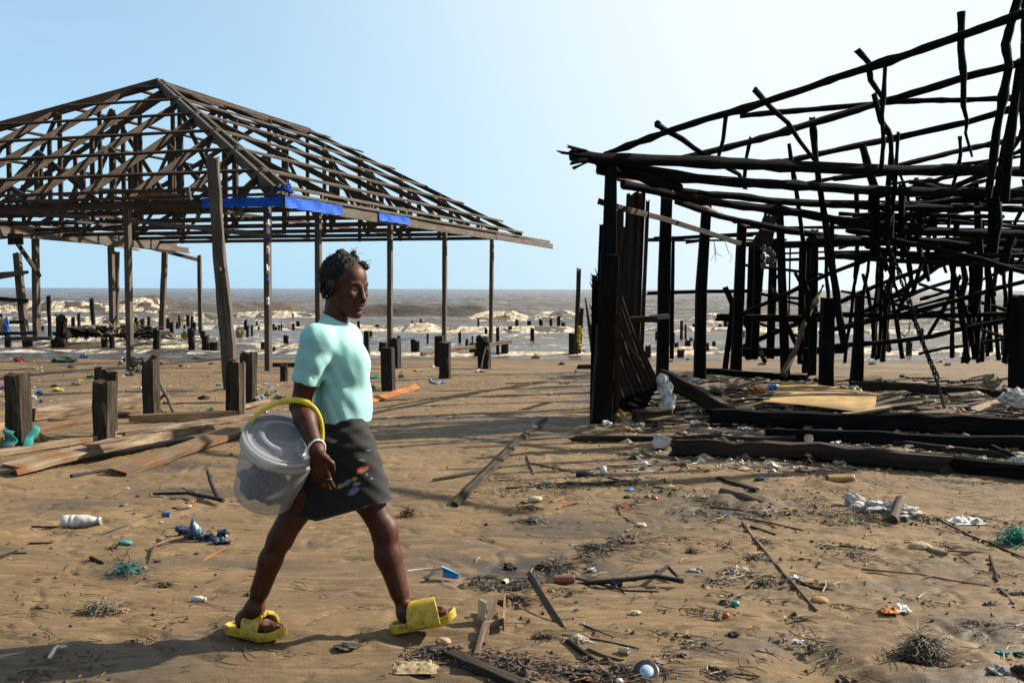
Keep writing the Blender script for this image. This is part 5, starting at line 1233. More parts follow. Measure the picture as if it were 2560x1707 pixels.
twig([(1640, 1456), (1668, 1442), (1690, 1450)], 13, 8, 'black', 'stubby fork on the thick end of the long black branch', 'branch', 'branch', [.03, .05, .02])
cup(1540, 1464, 28, 18, 15, 'navy', 'dark blue cup on the long black branch')
cup(1262, 1462, 28, 18, -110, 'cream', 'tan cup tipped over below the damp hollow', inner='black')
# broken box
t = empty('broken_box', G(1225, 1590), 'broken pale box of thin boards ahead of the front sandal', 'box')
for a, b_, w, th, mm, l0, l1 in (((1206, 1612), (1238, 1528), .028, .010, W_STICK, .0, .05), ((1258, 1582), (1262, 1522), .05, .008, W_PALE, .03, .04), ((1212, 1580), (1254, 1572), .03, .008, W_PALE, .02, .02), ((1238, 1522), (1262, 1530), .03, .01, W_CHARB, .03, .02), ((1192, 1640), (1212, 1584), .022, .012, W_STICK, 0, .03)):
    p, q = G(*a), G(*b_); p[2] += l0 + .01; q[2] += l1 + .01; mb = MB()
    sweep(mb, [p, q], w / 2 if mm is not W_PALE else .004, th / 2 if mm is not W_PALE else w / 2, wob=.05, jag0=.01, jag1=.01, sub=3); mb.build('side_board', mm, t)
mb = MB(); sweep(mb, [G(1206, 1560, .02), G(1206, 1560, .10)], .035, .004, up=(.6, .3, 0), sub=3, wob=.05, jag1=.01); mb.build('end_board', PM('pale_board', (.70, .60, .42), rough=.7), t)
board(1330, 1490, 1396, 1560, .03, .010, 'black', 'black charred board slanting down right of the broken box', lift=(.07, 0), tilt=.5)
tuft(1300, 1498, 90, 14, ('black', 'weed'), 'black weed around the upper end of the charred board', 50)
board(1136, 1650, 1290, 1716, .05, .03, 'stump', 'dark grooved timber running out of the bottom edge', 'timber', 'timber')
rag(1040, 1672, .17, .12, .02, 'straw', 'crinkled dirty clear plastic below the front sandal', 'plastic_sheet', 'plastic', 'p', (), 21)
lump(1108, 1606, 46, 24, 'tan', 'tan brick fragment under the toe of the front sandal', 'brick_fragment', 'brick', 'c', 31, rough=.15, fold=.5)
for x, y, sx, sz, c, lab in ((1075, 1628, 80, 28, 'black', 'black rubbish lump below the front sandal'), (1145, 1628, 50, 30, 'brown', 'brown fibrous lump right of the tan brick fragment'), (868, 1618, 84, 18, 'black', 'black flat lump between the two sandals'), (1315, 1654, 30, 20, 'brown', 'brown lump near the bottom, right of the grooved timber'),
   (1365, 1668, 36, 26, 'brown', 'second brown lump near the bottom, closer to the torn black rubber'), (1455, 1686, 90, 30, 'black', 'torn black rubber at the bottom edge'), (1480, 1700, 50, 14, 'rust', 'reddish sole by the torn black rubber')):
    lump(x, y, sx, sz, c, lab, 'rubbish_lump', 'rubbish', 'c')
lump(1548, 1706, 22, 20, 'white', 'white ball cut by the bottom edge', 'ball', 'ball', 'p', 3, rough=.05, fold=.2)
tuft(1360, 1596, 90, 16, ('black', 'weed'), 'dark weed bundle above the black log near the bottom', 50)
tuft(1440, 1604, 58, 26, ('cream', 'straw', 'white'), 'pale frothy fibre tuft above the black log near the bottom', 110, 'fibre_tuft', 'weed')
twig([(1424, 1610), (1455, 1634), (1490, 1656)], 15, 13, 'black', 'thick black log end beside a pale stick near the bottom', 'log', 'log')
twig([(1476, 1626), (1510, 1640), (1552, 1650)], 9, 6, 'tan', 'pale stick alongside the thick black log end')
twig([(1412, 1588), (1500, 1600), (1592, 1620)], 5, 4, 'brown', 'thin reddish stick passing above the pale pipe end')
cup(1560, 1634, 26, 20, -25, 'cream', 'pale pipe end with a round opening near the bottom', 'pipe_end', 'pipe', inner='black')
twig([(1455, 1562), (1500, 1580), (1530, 1592)], 5, 3, 'black', 'thin dark root trailing from a pebble in the sand', 'root', 'root')
lump(1456, 1562, 16, 12, 'grey', 'grey pebble at the head of the thin dark root', 'pebble', 'pebble', 'c', 3, rough=.12)
lump(1590, 1536, 36, 22, 'cream', 'cream paper scrap with an orange bit on open sand', 'paper_scrap', 'paper', 'c', 7)
t = empty('round_disc', G(1618, 1686), 'black disc with a pale blue round face at the bottom edge', 'disc')
mb = MB(); lathe(mb, G(1616, 1688, .012), unit([-.1, -.7, .7]), [(-.008, .045), (.006, .047), (.008, .04)], 20); mb.build('rim', CM('black'), t)
mb = MB(); lathe(mb, G(1616, 1688, .012) + unit([-.1, -.7, .7]) * .009, unit([-.1, -.7, .7]), [(0, .026), (.004, .024)], 18); mb.build('face', PM('pale_blue_face', (.45, .62, .80), rough=.3), t)
tuft(1640, 1664, 40, 22, ('grey', 'black'), 'grey wiry scrap touching the black disc', 50, 'wire_scrap', 'wire')
# --- right
twig([(1857, 1310), (1905, 1372), (1960, 1436), (2040, 1526)], 9, 8, 'brown', 'long reed cane lying slantwise on the sand, right side', 'cane', 'cane', amt=.004)
lump(1992, 1448, 40, 24, 'white', 'white shredded plastic next to the long reed cane', seed=17)
lump(2048, 1506, 50, 28, 'card', 'orange-tan gourd lying right of the long cane', 'gourd', 'gourd', 'c', 5, rough=.08, fold=.2)
twig([(1996, 1456), (2030, 1470), (2076, 1474)], 9, 3, 'black', 'black leaf-shaped sliver by the white shredded plastic', 'sliver', 'wood')
lump(1838, 1512, 26, 20, 'teal', 'teal egg-shaped float with a green tuft', 'float', 'float', 'p', 5, rough=.05, fold=.2)
tuft(1812, 1506, 44, 14, ('dkgreen', 'weed'), 'green weed tuft stuck to the teal float', 40)
t = lump(1794, 1546, 24, 44, 'straw', 'ribbed striped shell standing beside a red ball', 'shell', 'shell', 'c', 9, rough=.3)
lump(1815, 1542, 20, 20, 'red', 'red ball beside the ribbed shell', 'ball', 'ball', 'p', 2, rough=.04, fold=.2)
lump(1740, 1428, 58, 20, 'grey', 'pale green bent plastic strip, left of the white shreds', seed=12)
tuft(1840, 1428, 100, 18, ('white', 'cream', 'straw'), 'white shredded fibre strewn right of the bent plastic strip', 70, 'fibre_tuft', 'weed', core=False)
tuft(1885, 1398, 84, 16, ('weed', 'black'), 'dark weed patch left of the long reed cane middle', 70); tuft(1912, 1462, 80, 16, ('weed', 'black', 'dkgreen'), 'dark weed patch left of the long cane lower half', 60)
tuft(1730, 1382, 50, 22, ('weed', 'brown'), 'brown weed wisp on open sand above the bent plastic strip', 36)
lump(1836, 1586, 44, 16, 'black', 'small black shoe-like lump below the red ball', 'rubbish_lump', 'rubbish', 'c')
lump(1992, 1606, 36, 16, 'white', 'white and green leaf scrap on the smooth sand', seed=33)
twig([(1778, 1672), (1830, 1684), (1892, 1690)], 8, 3, 'black', 'dark root with a round knob near the bottom', 'root', 'root'); lump(1784, 1674, 20, 18, 'black', 'round knob end of the dark root', 'knot', 'wood', 'c')
t = empty('square_tub', G(1650, 1124), 'square white tub lying tipped against the front hut beam', 'tub')
g = G(1650, 1124); s_ = .062
def tub(mb, g, sx, sy, sz, rot, tip):
    Rm = np.array(Matrix.Rotation(rot, 3, 'Z') @ Matrix.Rotation(tip, 3, 'Y'))
    o = [(-1, -1), (1, -1), (1, 1), (-1, 1)]
    V = [(a * sx * .85, b_ * sy * .85, 0) for a, b_ in o] + [(a * sx, b_ * sy, sz) for a, b_ in o] + [(a * sx * 1.08, b_ * sy * 1.08, sz) for a, b_ in o] + [(a * sx * 1.08, b_ * sy * 1.08, sz * .88) for a, b_ in o] + [(a * sx * .93, b_ * sy * .93, sz) for a, b_ in o] + [(a * sx * .78, b_ * sy * .78, sz * .06) for a, b_ in o]
    Fc = [(3, 2, 1, 0)]
    for k in range(4):
        n = (k + 1) % 4
        Fc += [(k, n, 4 + n, 4 + k), (12 + k, 12 + n, 8 + n, 8 + k), (8 + k, 8 + n, 16 + n, 16 + k), (16 + k, 16 + n, 20 + n, 20 + k)]
    Fc += [(20, 21, 22, 23)]
    mb.add([g + Rm @ np.array(v) for v in V], Fc, None, False)
mb = MB(); tub(mb, g + UZ * .02 + np.array([.0, 0, 0]), .062, .055, .105, .3, .28); mb.build('body', CM('white'), t)
twig([(1522, 1166), (1556, 1164), (1592, 1160)], 8, 6, 'tan', 'pale bone-like stick above the clear cup'); lump(1578, 1168, 28, 16, 'cream', 'cream paper scrap on the bone-like stick', 'paper_scrap', 'paper', 'c')
lump(1637, 1248, 18, 13, 'red', 'bright red cap on the sand below the hut beam', 'bottle_cap', 'cap', 'p', 4, rough=.12); lump(1618, 1243, 16, 9, 'black', 'black cap just left of the bright red cap', 'bottle_cap', 'cap', 'p', 5, rough=.12)
lump(1810, 1288, 22, 14, 'blue', 'blue plastic scrap on the twigs right of the middle', seed=6); lump(1576, 1226, 34, 10, 'sky', 'light blue wrapper right of the reeds', 'wrapper', 'wrapper'); lump(1568, 1244, 24, 12, 'black', 'black lump below the light blue wrapper', 'rubbish_lump', 'rubbish', 'c')
board(1802, 1198, 1884, 1224, .045, .018, 'black', 'short black slab on the sand in front of the hut beam', 'slab', 'wood'); lump(1905, 1200, 44, 16, 'navy', 'flat navy shoe near the short black slab', 'shoe', 'shoe', 'c')
twig([(1806, 1234), (1860, 1248), (1924, 1262)], 24, 12, 'brown', 'stout brown log half sunk among twigs', 'log', 'log', [-.01, 0, -.01])
for k, (pts, w) in enumerate((([(1780, 1270), (1850, 1276), (1924, 1292)], 5), ([(1852, 1295), (1930, 1310), (2004, 1326)], 6), ([(1880, 1318), (1936, 1336)], 6), ([(1740, 1245), (1830, 1250), (1900, 1252)], 5), ([(2030, 1142), (2140, 1160), (2150, 1164)], 5), ([(1990, 1178), (2096, 1190)], 6), ([(1900, 1150), (1990, 1160), (2080, 1172)], 5),
   ([(2160, 1424), (2300, 1438), (2465, 1464)], 5), ([(2476, 1396), (2484, 1420), (2493, 1452)], 9), ([(2500, 1476), (2518, 1490), (2532, 1508)], 8), ([(2352, 1376), (2472, 1382)], 5), ([(2394, 1388), (2426, 1412), (2460, 1428)], 5), ([(2355, 1305), (2440, 1345), (2570, 1400)], 5), ([(2105, 1366), (2190, 1376)], 6))):
    lab = ('twig below the blue plastic scrap', 'longer twig above the head of the long cane', 'short twig right of the long cane head', 'twig in front of the stout brown log', 'twig near the black hut beam, behind the big brown tin', 'twig touching the big brown tin', 'thin twig lying along the front hut beam', 'very long straight twig on the sand below the big white sack', 'short stout twig below the tan stone slab', 'short dark twig near the frame edge, lower right', 'pale straight twig right of the tan stone slab', 'twig slanting down below the pale straight one', 'long thin twig running down to the frame edge under the teal net', 'black twig below the fallen white sack')[k]
    twig(pts, w, w * .8, ('black', 'brown')[k % 2] if k != 10 else 'grey', lab, amt=.004)
can(2100, 1206, 68, 22, 2, 'card', 'big dull brown tin lying in front of the hut', openc='tan')
mb = MB()
for k, (x, y, sx, sz, sy) in enumerate(((2135, 1262, 62, 54, .6), (2165, 1276, 90, 40, .7), (2212, 1282, 130, 62, .55), (2262, 1288, 110, 40, .6), (2308, 1294, 70, 22, .7))):
    g = G(x, y); crumple(mb, g + UZ * px(sz, g) * .12, px(sx, g) / 2, px(sx, g) / 2 * sy, px(sz, g) / 2, 510 + k, .36, 4, True, fold=1.1)
done(mb.build('sack', PM('dirty_sack', (.60, .57, .51), rough=.8, noise=.25, scale=18, dirt=SANDC, dirt_amt=.6, bs=.6, bd=.01), None, G(2222, 1290)), 'big dirty white sack collapsed on the sand', 'sack')
twig([(2232, 1308), (2250, 1280)], 26, 22, 'brown', 'short brown log stub against the big white sack', 'log', 'log', [.0, .06]); tuft(2185, 1298, 60, 20, ('orange', 'straw', 'weed'), 'orange rope frays in front of the big white sack', 60, 'rope_end', 'rope'); tuft(2262, 1302, 30, 18, ('navy', 'teal'), 'small blue net tuft beside the brown log stub', 50, 'net_scrap', 'net')
rag(2418, 1306, .2, .14, .03, 'white', 'white cloth lying right of the big white sack', 'cloth', 'cloth', 'c', (), 37); tuft(2340, 1300, 110, 18, ('straw', 'weed', 'cream'), 'straw weed strip joining the sack and the white cloth', 90)
tuft(2540, 1358, 120, 60, ('teal', 'teal', 'green'), 'bright teal net heap at the frame edge', 170, 'net_heap', 'net', .004, core=True)
lump(2300, 1372, 66, 32, 'tan', 'tan stone slab on the sand below the big white sack', 'stone_slab', 'stone', 'c', 6, rough=.12, fold=.4); twig([(2266, 1360), (2310, 1366), (2330, 1382), (2362, 1388)], 9, 14, 'tan', 'pale bent root in front of the tan stone slab', 'root', 'root')
t = empty('snack_wrapper', G(2238, 1530), 'orange, white and red snack wrapper on the sand', 'wrapper')
rag(2224, 1530, .075, .06, .022, 'orange', None, 'film', None, 'p', (), 41, 14, 10, parent=t); rag(2252, 1526, .07, .06, .026, 'white', None, 'film', None, 'p', (), 42, 14, 10, parent=t); lump_p = MB(); crumple(lump_p, G(2236, 1531, .022), .014, .012, .008, 5, .4, 2); lump_p.build('red_print', CM('red'), t)
tuft(2310, 1652, 150, 100, ('weed', 'grey', 'black', 'straw'), 'large shaggy grey root clump near the lower corner', 620, 'root_clump', 'root clump', .0024, .9, True)
lump(2300, 1650, 110, 66, 'weed', 'dark core of soil under the shaggy grey root clump', 'soil_lump', 'soil', 'c', 77, rough=.3)
for x, y, sx, sz, c, lab, nm in ((2430, 1672, 84, 40, 'straw', 'pale torn bag piece right of the shaggy root clump', 'bag'), (2492, 1690, 78, 54, 'grey', 'grey stone in the lower corner', 'stone'), (2504, 1636, 50, 22, 'teal', 'grey-green stone above the grey stone in the corner', 'stone'), (2550, 1690, 60, 60, 'black', 'black bag filling the lower corner', 'bag'), (2388, 1702, 30, 26, 'navy', 'navy scrap at the bottom edge right of the root clump', 'plastic_scrap'), (2115, 1706, 70, 34, 'brown', 'brown fibre lump cut by the bottom edge', 'fibre_clump'), (2240, 1702, 44, 18, 'grey', 'grey scrap at the bottom edge below the root clump', 'plastic_scrap'), (2548, 1640, 40, 26, 'dkgreen', 'dark green lump at the frame edge in the corner', 'rubbish_lump'), (2410, 1648, 40, 22, 'green', 'green rind beside the shaggy root clump', 'rind')):
    lump(x, y, sx, sz, c, lab, nm, nm.split('_')[-1], 'c')
# --- inside the hut
mb = MB()
for k, (x, y, sx, sz) in enumerate(((1656, 950, .08, .09), (1664, 975, .09, .14), (1672, 1005, .10, .14), (1662, 1025, .09, .10))): crumple(mb, P(x, y, 10.6), sx, .05, sz, 90 + k, .3, 3, False, fold=.8)
tag(mb.build('bag', CM('white', 'c'), None, G(1665, 1040)), 'white cloth bag draped on the broken board in the hut', 'bag')
t = empty('cardboard_sheet', P(2050, 1020, 10.9), 'large flattened cardboard box lying lit inside the hut', 'cardboard')
for c4 in ([P(1922, 1000, 10.9), P(2188, 1024, 10.6), P(2192, 985, 11.6), P(1960, 955, 12.2)], [P(1905, 1003, 10.8), P(2150, 1030, 10.5), P(2185, 1026, 10.58), P(1925, 1002, 10.88)]):
    sheet('flap', c4, 12, 5, .008, .4, PM('cardboard', COLS['card'], rough=.95, noise=.3, scale=5, dirt=(.2, .13, .06)), t, .014, .012)
for x, y, sx, sz, c, lab, nm, d in ((1932, 968, 30, 20, 'sky', 'blue bag behind the cardboard in the hut', 'bag', 12), (1890, 975, 62, 26, 'orange', 'orange-brown fibre heap left of the cardboard', 'fibre_clump', 11.6), (1708, 955, 44, 14, 'red', 'red and white paper in the hut behind the broken board', 'paper', 12.2), (1740, 950, 40, 12, 'white', 'white paper strip in the hut beside the red one', 'paper', 12.4), (1782, 964, 22, 16, 'cream', 'shiny cream packet in the hut', 'packet', 12),
   (2532, 995, 80, 62, 'white', 'large white sack at the frame edge inside the hut', 'sack', 11), (2392, 1030, 62, 30, 'card', 'orange-tan paper bag in the hut near the rope end', 'bag', 10.8), (2364, 1004, 18, 36, 'tan', 'tan wood block standing by the hanging rope', 'wood_block', 11.2), (2135, 975, 52, 30, 'cream', 'cream peaked cloth behind the cardboard', 'cloth', 12), (2440, 985, 44, 18, 'cream', 'cream peaked scrap left of the large white sack', 'cloth', 11.6),
   (2480, 955, 60, 44, 'straw', 'straw-topped weed mound near the frame edge in the hut', 'weed_clump', 12.6), (1737, 1056, 36, 14, 'white', 'white torn paper before the upper hut beam', 'paper', 10), (1515, 1060, 34, 24, 'white', 'white broken tub at the foot of the hut corner', 'tub', 10.2), (1534, 1066, 16, 18, 'teal', 'teal net scrap at the foot of the hut corner', 'net_scrap', 10.1), (1552, 1040, 46, 40, 'card', 'tan crumbling board chunk at the foot of the hut corner', 'board_chunk', 10.4), (1478, 1072, 30, 26, 'grey', 'grey wire tangle left of the hut corner foot', 'wire_tangle', 10),
   (1804, 1134, 46, 14, 'white', 'white scraps on the sand below the front hut beam', 'plastic_scrap', 8.5), (1862, 1072, 46, 14, 'grey', 'grey rag on the front hut beam', 'rag', 9.6), (1890, 1074, 22, 12, 'red', 'dull red rag on the front hut beam', 'rag', 9.6), (1930, 1150, 60, 26, 'cream', 'clear dirty tub on the sand below the front hut beam', 'tub', 8.3), (2038, 1092, 34, 24, 'white', 'white shredded bag caught on the short beam post', 'bag', 9.3), (2100, 1156, 50, 18, 'straw', 'straw cloth lying before the short beam post', 'cloth', 8.1), (2175, 1160, 50, 18, 'rust', 'dark red rag in the shade of the hut beam', 'rag', 8), (2210, 1156, 46, 22, 'grey', 'grey cloth in the shade of the hut beam', 'cloth', 8.1),
   (2310, 1175, 60, 36, 'straw', 'crumpled tan paper in front of the hut beam, right part', 'paper', 7.8), (2480, 1165, 60, 20, 'grey', 'grey-green bottle heap at the frame edge before the hut', 'crushed_bottle', 7.8), (2460, 1148, 20, 14, 'white', 'white ball above the grey-green bottle heap', 'ball', 8), (2550, 1150, 40, 30, 'white', 'pale bag at the frame edge before the hut', 'bag', 8), (1640, 1062, 60, 24, 'black', 'black curved tyre piece before the broken board', 'tyre_piece', 10), (1600, 1064, 40, 20, 'grey', 'grey net wad at the foot of the fallen wall sheet', 'net_scrap', 10.1), (2075, 1085, 24, 10, 'cream', 'cream fluff on the sagging floor board', 'fibre_clump', 9.4)):
    p = P(x, y, d); gz = float(H(p[0], p[1]))
    mb = MB(); crumple(mb, p, px(sx, p) / 2, px(sx, p) * .35, px(sz, p) / 2, int(x), .42, 3, False)
    tag(mb.build(nm, CM(c, 'c'), None, p - UZ * px(sz, p) / 2), lab, nm.split('_')[-1])
# ---------------------------------------------------------------- uncountable fine litter
rd = random.Random(31)
def litter(name, label, n, where, mats_, kinds):
    mb = MB()
    for _ in range(n):
        x, y = where(rd); p = G(x, y)
        s_ = rd.choice(kinds); mi = rd.randrange(len(mats_))
        if s_ == 't':
            L = abs(rd.gauss(0, .06)) + .02; a = rd.gauss(0, .7); v = np.array([math.cos(a), math.sin(a), 0]) * L
            m_ = p + v * .5 + np.array([rd.uniform(-.012, .012), rd.uniform(-.012, .012), 0]); e = p + v
            for q in (p, m_, e): q[2] = float(H(q[0], q[1])) + .004 + rd.uniform(0, .012)
            sweep(mb, [p, m_, e], rd.uniform(.0015, .005), .002, sec=[(-1, -.6), (1, -.6), (0, 1)], scale=[1, .5], mi=mi)
        else:
            r = rd.uniform(.004, .02) * {'c': 1, 'C': 1.8, 'B': 4.5}[s_]; k = 5; V = []
            hh = r * rd.uniform(.15, .7)
            for j in range(k): V.append(p + np.array([math.cos(j * 1.257 + r) * r * rd.uniform(.5, 1.4), math.sin(j * 1.257 + r) * r * rd.uniform(.4, .9), 0]))
            V.append(p + np.array([rd.uniform(-r, r) * .4, rd.uniform(-r, r) * .4, hh + .004]))
            mb.add(V, [(j, (j + 1) % k, k) for j in range(k)], None, False, mi)
    return tag(mb.build(name, mats_, None, (0, 0, 0)), label, None, None, 'stuff')
rc = random.Random(5); CLU = []
while len(CLU) < 85:
    x, y = rc.uniform(1180, 2600), rc.uniform(1120, 1700)
    if rc.random() < .2 + .8 * sstep(1250, 1900, x) * sstep(1650, 1350, y) or y < 1260: CLU.append((x, y, rc.uniform(12, 70), rc.uniform(2, 8)))
def w_right(rd):
    if rd.random() < .22: return rd.uniform(1150, 2620), rd.uniform(1110, 1700)
    c = rd.choice(CLU); t = rd.gauss(0, 1); return c[0] + t * c[2], c[1] + t * c[2] * .12 + rd.gauss(0, c[3])
def w_all(rd): return rd.uniform(-60, 2620), 880 + 830 * rd.random() ** 1.2
def w_far(rd): return rd.uniform(-60, 900) , 884 + 150 * rd.random()
def w_hut(rd): return rd.uniform(1560, 2620), 950 + 230 * rd.random() ** .9
def w_left(rd): return rd.uniform(-40, 640), rd.uniform(1180, 1710)
def band(pts, s):
    def f(rd):
        i = rd.randrange(len(pts) - 1); t = rd.random(); a, b_ = pts[i], pts[i + 1]
        return a[0] + (b_[0] - a[0]) * t + rd.gauss(0, s * 2), a[1] + (b_[1] - a[1]) * t + rd.gauss(0, s)
    return f
DK = [CM('weed', 'c'), CM('black', 'c'), CM('brown', 'c'), CM('straw', 'c')]
litter('twig_litter', 'fine dark twigs and chips strewn over the sand', 2500, w_right, DK, 'tttcc')
litter('chip_litter', 'sparse dark chips scattered across the whole beach', 600, w_all, DK[:3], 'ttc')
litter('weed_litter', 'fine weed bits on the sand below the plank pile', 230, w_left, DK[:3], 'ttc')
litter('tideline_litter', 'mixed bits along the tideline under the pavilion', 700, w_far, DK + [CM('white'), CM('cream'), CM('grey', 'c'), CM('sky')], 'ttCCC')
litter('rubbish_litter', 'mixed fine rubbish covering the floor of the burnt hut', 2600, w_hut, DK + [CM('white'), CM('cream'), CM('grey', 'c'), CM('straw', 'c'), CM('tan')], 'tttCCB')
litter('drift_line', 'dark drift line of weed bits crossing the open sand', 420, band([(1180, 1455), (1290, 1470), (1480, 1385), (1560, 1350)], 9), DK[:2], 'ttC')
litter('drift_line', 'dark weed bits strung along the reeds before the hut', 600, band([(1270, 1225), (1500, 1205), (1760, 1240), (2050, 1290), (2200, 1310)], 10), DK, 'tttC')
litter('drift_line', 'dark weed bits along the bottom edge of the beach', 500, band([(1020, 1640), (1180, 1650), (1330, 1670), (1480, 1690), (1640, 1680)], 12), DK[:3], 'tttC')

mb = MB(); rd = random.Random(17); hm = [CM('black', 'c'), CM('weed', 'c'), CM('brown', 'c'), CM('grey', 'c'), CM('straw', 'c'), CM('white'), CM('tan', 'c')]
for i in range(420):
    x = rd.uniform(1590, 2600); y = 945 + 125 * rd.random(); p = G(x, y); mi = rd.choice((0, 0, 0, 1, 1, 2, 2, 3, 4, 5, 6)); s_ = rd.uniform(.03, .11) * (1.3 if mi < 3 else .8)
    if i % 9 == 0:
        a = rd.uniform(-.5, .5); v = np.array([math.cos(a), math.sin(a) * .8, rd.uniform(-.05, .16)]) * rd.uniform(.25, .6); sweep(mb, [p + UZ * .05, p + v + UZ * .06], rd.uniform(.03, .07), .012, wob=.12, jag0=.06, jag1=.06, sub=3, up=(rd.uniform(-.5, .5), rd.uniform(-.4, .1), 1), mi=rd.choice((1, 2, 2, 6)))
    elif rd.random() < .62: crumple(mb, p + UZ * rd.uniform(.0, .06), s_, s_ * rd.uniform(.5, .9), s_ * rd.uniform(.25, .6), i, .5, 2, True, mi)
    else:
        a = rd.uniform(-.6, .6); v = np.array([math.cos(a), math.sin(a) * .7, rd.uniform(-.1, .15)]) * rd.uniform(.15, .5); stick(mb, [p + UZ * .03, p + v * .5 + UZ * .05, p + v + UZ * .04], rd.uniform(.006, .018), n=5, mi=min(mi, 2))
tag(mb.build('rubbish_litter', hm, None, (0, 0, 0)), 'dark rubbish matted over the ground inside the burnt hut', None, None, 'stuff')

rd = random.Random(23); mb = MB()
for i in range(60):        # rags and scraps caught on the burnt floor beams
    x = rd.uniform(1480, 2580); row = rd.choice(((1026, 10.25, 1800), (1078, 9.3, 1480), (1096, 8.5, 1700)))
    if x < row[2]: continue
    p = P(x, row[0] + (x - 1700) * .028 + rd.uniform(-3, 6), row[1]); s_ = rd.uniform(.02, .06)
    crumple(mb, p, s_ * 1.6, s_, s_ * .5, i, .55, 2, False, rd.choice((0, 1, 1, 2, 3, 4, 5)))
tag(mb.build('rubbish_litter', hm, None, (0, 0, 0)), 'scraps caught on the burnt floor beams of the hut', None, None, 'stuff')
# ---------------------------------------------------------------- signed-distance modelling, used for the woman
class SDF:
    def __init__(s, lo, hi, h):
        s.lo = np.asarray(lo, float); s.h = h
        s.n = np.ceil((np.asarray(hi) - s.lo) / h).astype(int) + 1
        s.D = np.full(s.n, .2, np.float32)
    def box(s, lo, hi):
        a = np.clip(np.floor((np.asarray(lo) - s.lo) / s.h).astype(int), 0, s.n - 1); b = np.clip(np.ceil((np.asarray(hi) - s.lo) / s.h).astype(int) + 1, 1, s.n)
        sl = tuple(slice(i, j) for i, j in zip(a, b))
        ax = [s.lo[i] + s.h * np.arange(a[i], b[i]) for i in range(3)]
        X = np.stack(np.meshgrid(*ax, indexing='ij'), -1)
        return sl, X
    def put(s, sl, d, k, op='add'):
        o = s.D[sl]; d = d.astype(np.float32)
        if op == 'add':
            hh = np.maximum(k - np.abs(o - d), 0) / max(k, 1e-6); s.D[sl] = np.minimum(o, d) - hh * hh * k * .25
        else:
            hh = np.maximum(k - np.abs(o + d), 0) / max(k, 1e-6); s.D[sl] = np.maximum(o, -d) + hh * hh * k * .25
    def cone(s, a, b, r1, r2, k=.02, op='add', flat=None):
        a, b = np.asarray(a, float), np.asarray(b, float); m = max(r1, r2) + k + .02
        sl, X = s.box(np.minimum(a, b) - m, np.maximum(a, b) + m)
        ba = b - a; l2 = ba @ ba
        t = np.clip(((X - a) @ ba) / l2, 0, 1)
        d = np.linalg.norm(X - a - t[..., None] * ba, axis=-1) - (r1 + (r2 - r1) * t)
        s.put(sl, d, k, op)
    def ell(s, c, r, axes=None, k=.02, op='add'):
        c = np.asarray(c, float); r = np.asarray(r, float); m = r.max() + k + .02
        sl, X = s.box(c - m, c + m); X = X - c
        if axes is not None: X = X @ np.asarray(axes).T
        k0 = np.linalg.norm(X / r, axis=-1); k1 = np.linalg.norm(X / r ** 2, axis=-1) + 1e-9
        s.put(sl, k0 * (k0 - 1) / k1, k, op)
    def mesh(s):
        D = s.D; ins = D < 0; h = s.h
        c8 = [(i, j, k) for i in (0, 1) for j in (0, 1) for k in (0, 1)]
        n = np.array(D.shape) - 1
        cnt = np.zeros(n, np.uint8)
        for i, j, k in c8: cnt += ins[i:i + n[0], j:j + n[1], k:k + n[2]]
        act = (cnt > 0) & (cnt < 8); ids = np.full(n, -1, np.int64); pos = np.argwhere(act); ids[act] = np.arange(len(pos))
        val = {c: D[pos[:, 0] + c[0], pos[:, 1] + c[1], pos[:, 2] + c[2]] for c in c8}
        acc = np.zeros((len(pos), 3)); num = np.zeros(len(pos))
        for c in c8:
            for ax in range(3):
                if c[ax] == 0:
                    e = list(c); e[ax] = 1; e = tuple(e); a, b = val[c], val[e]; mk = (a < 0) != (b < 0)
                    t = np.where(mk, a / np.where(mk, a - b, 1), 0)
                    p = np.tile(np.array(c, float), (len(pos), 1)); p[:, ax] += t
                    acc[mk] += p[mk]; num[mk] += 1
        V = s.lo + h * (pos + acc / num[:, None])
        Q = []
        for ax in range(3):
            sh = [slice(None)] * 3; a = [slice(None)] * 3; a[ax] = slice(0, -1); b = [slice(None)] * 3; b[ax] = slice(1, None)
            dif = ins[tuple(a)] != ins[tuple(b)]
            e = np.argwhere(dif); u, v = (ax + 1) % 3, (ax + 2) % 3
            ok = (e[:, u] > 0) & (e[:, v] > 0) & (e[:, u] < n[u]) & (e[:, v] < n[v]); e = e[ok]
            def cell(du, dv):
                q = e.copy(); q[:, u] += du; q[:, v] += dv; return ids[q[:, 0], q[:, 1], q[:, 2]]
            q = np.stack([cell(-1, -1), cell(0, -1), cell(0, 0), cell(-1, 0)], -1)
            st = ins[e[:, 0], e[:, 1], e[:, 2]]; q[~st] = q[~st][:, ::-1]
            Q.append(q)
        Q = np.concatenate(Q); Q = Q[(Q >= 0).all(1)]
        return V, Q
DW = 4.02
def J(x, y, dy=0.0): return P(x, y, DW + dy)
PXM = DW / F
base = G(840, 1600); base[1] = DW; base[2] = 0
woman = empty('person', base, 'woman in mint T-shirt, dark skirt and yellow slides walking with a clear bucket', 'person')
SKIN, nt, b = mat('dark_brown_skin')
at = nd(nt, 'ShaderNodeAttribute', attribute_name='lips'); al = nd(nt, 'ShaderNodeAttribute', attribute_name='lash'); tc = nd(nt, 'ShaderNodeTexCoord')
n1 = nd(nt, 'ShaderNodeTexNoise', Scale=38.0, Detail=4.0); nt.links.new(tc.outputs['Object'], n1.inputs['Vector'])
c = ramp(nt, n1.outputs['Fac'], [(.35, (.046, .0125, .0038)), (.65, (.080, .0235, .0072))])
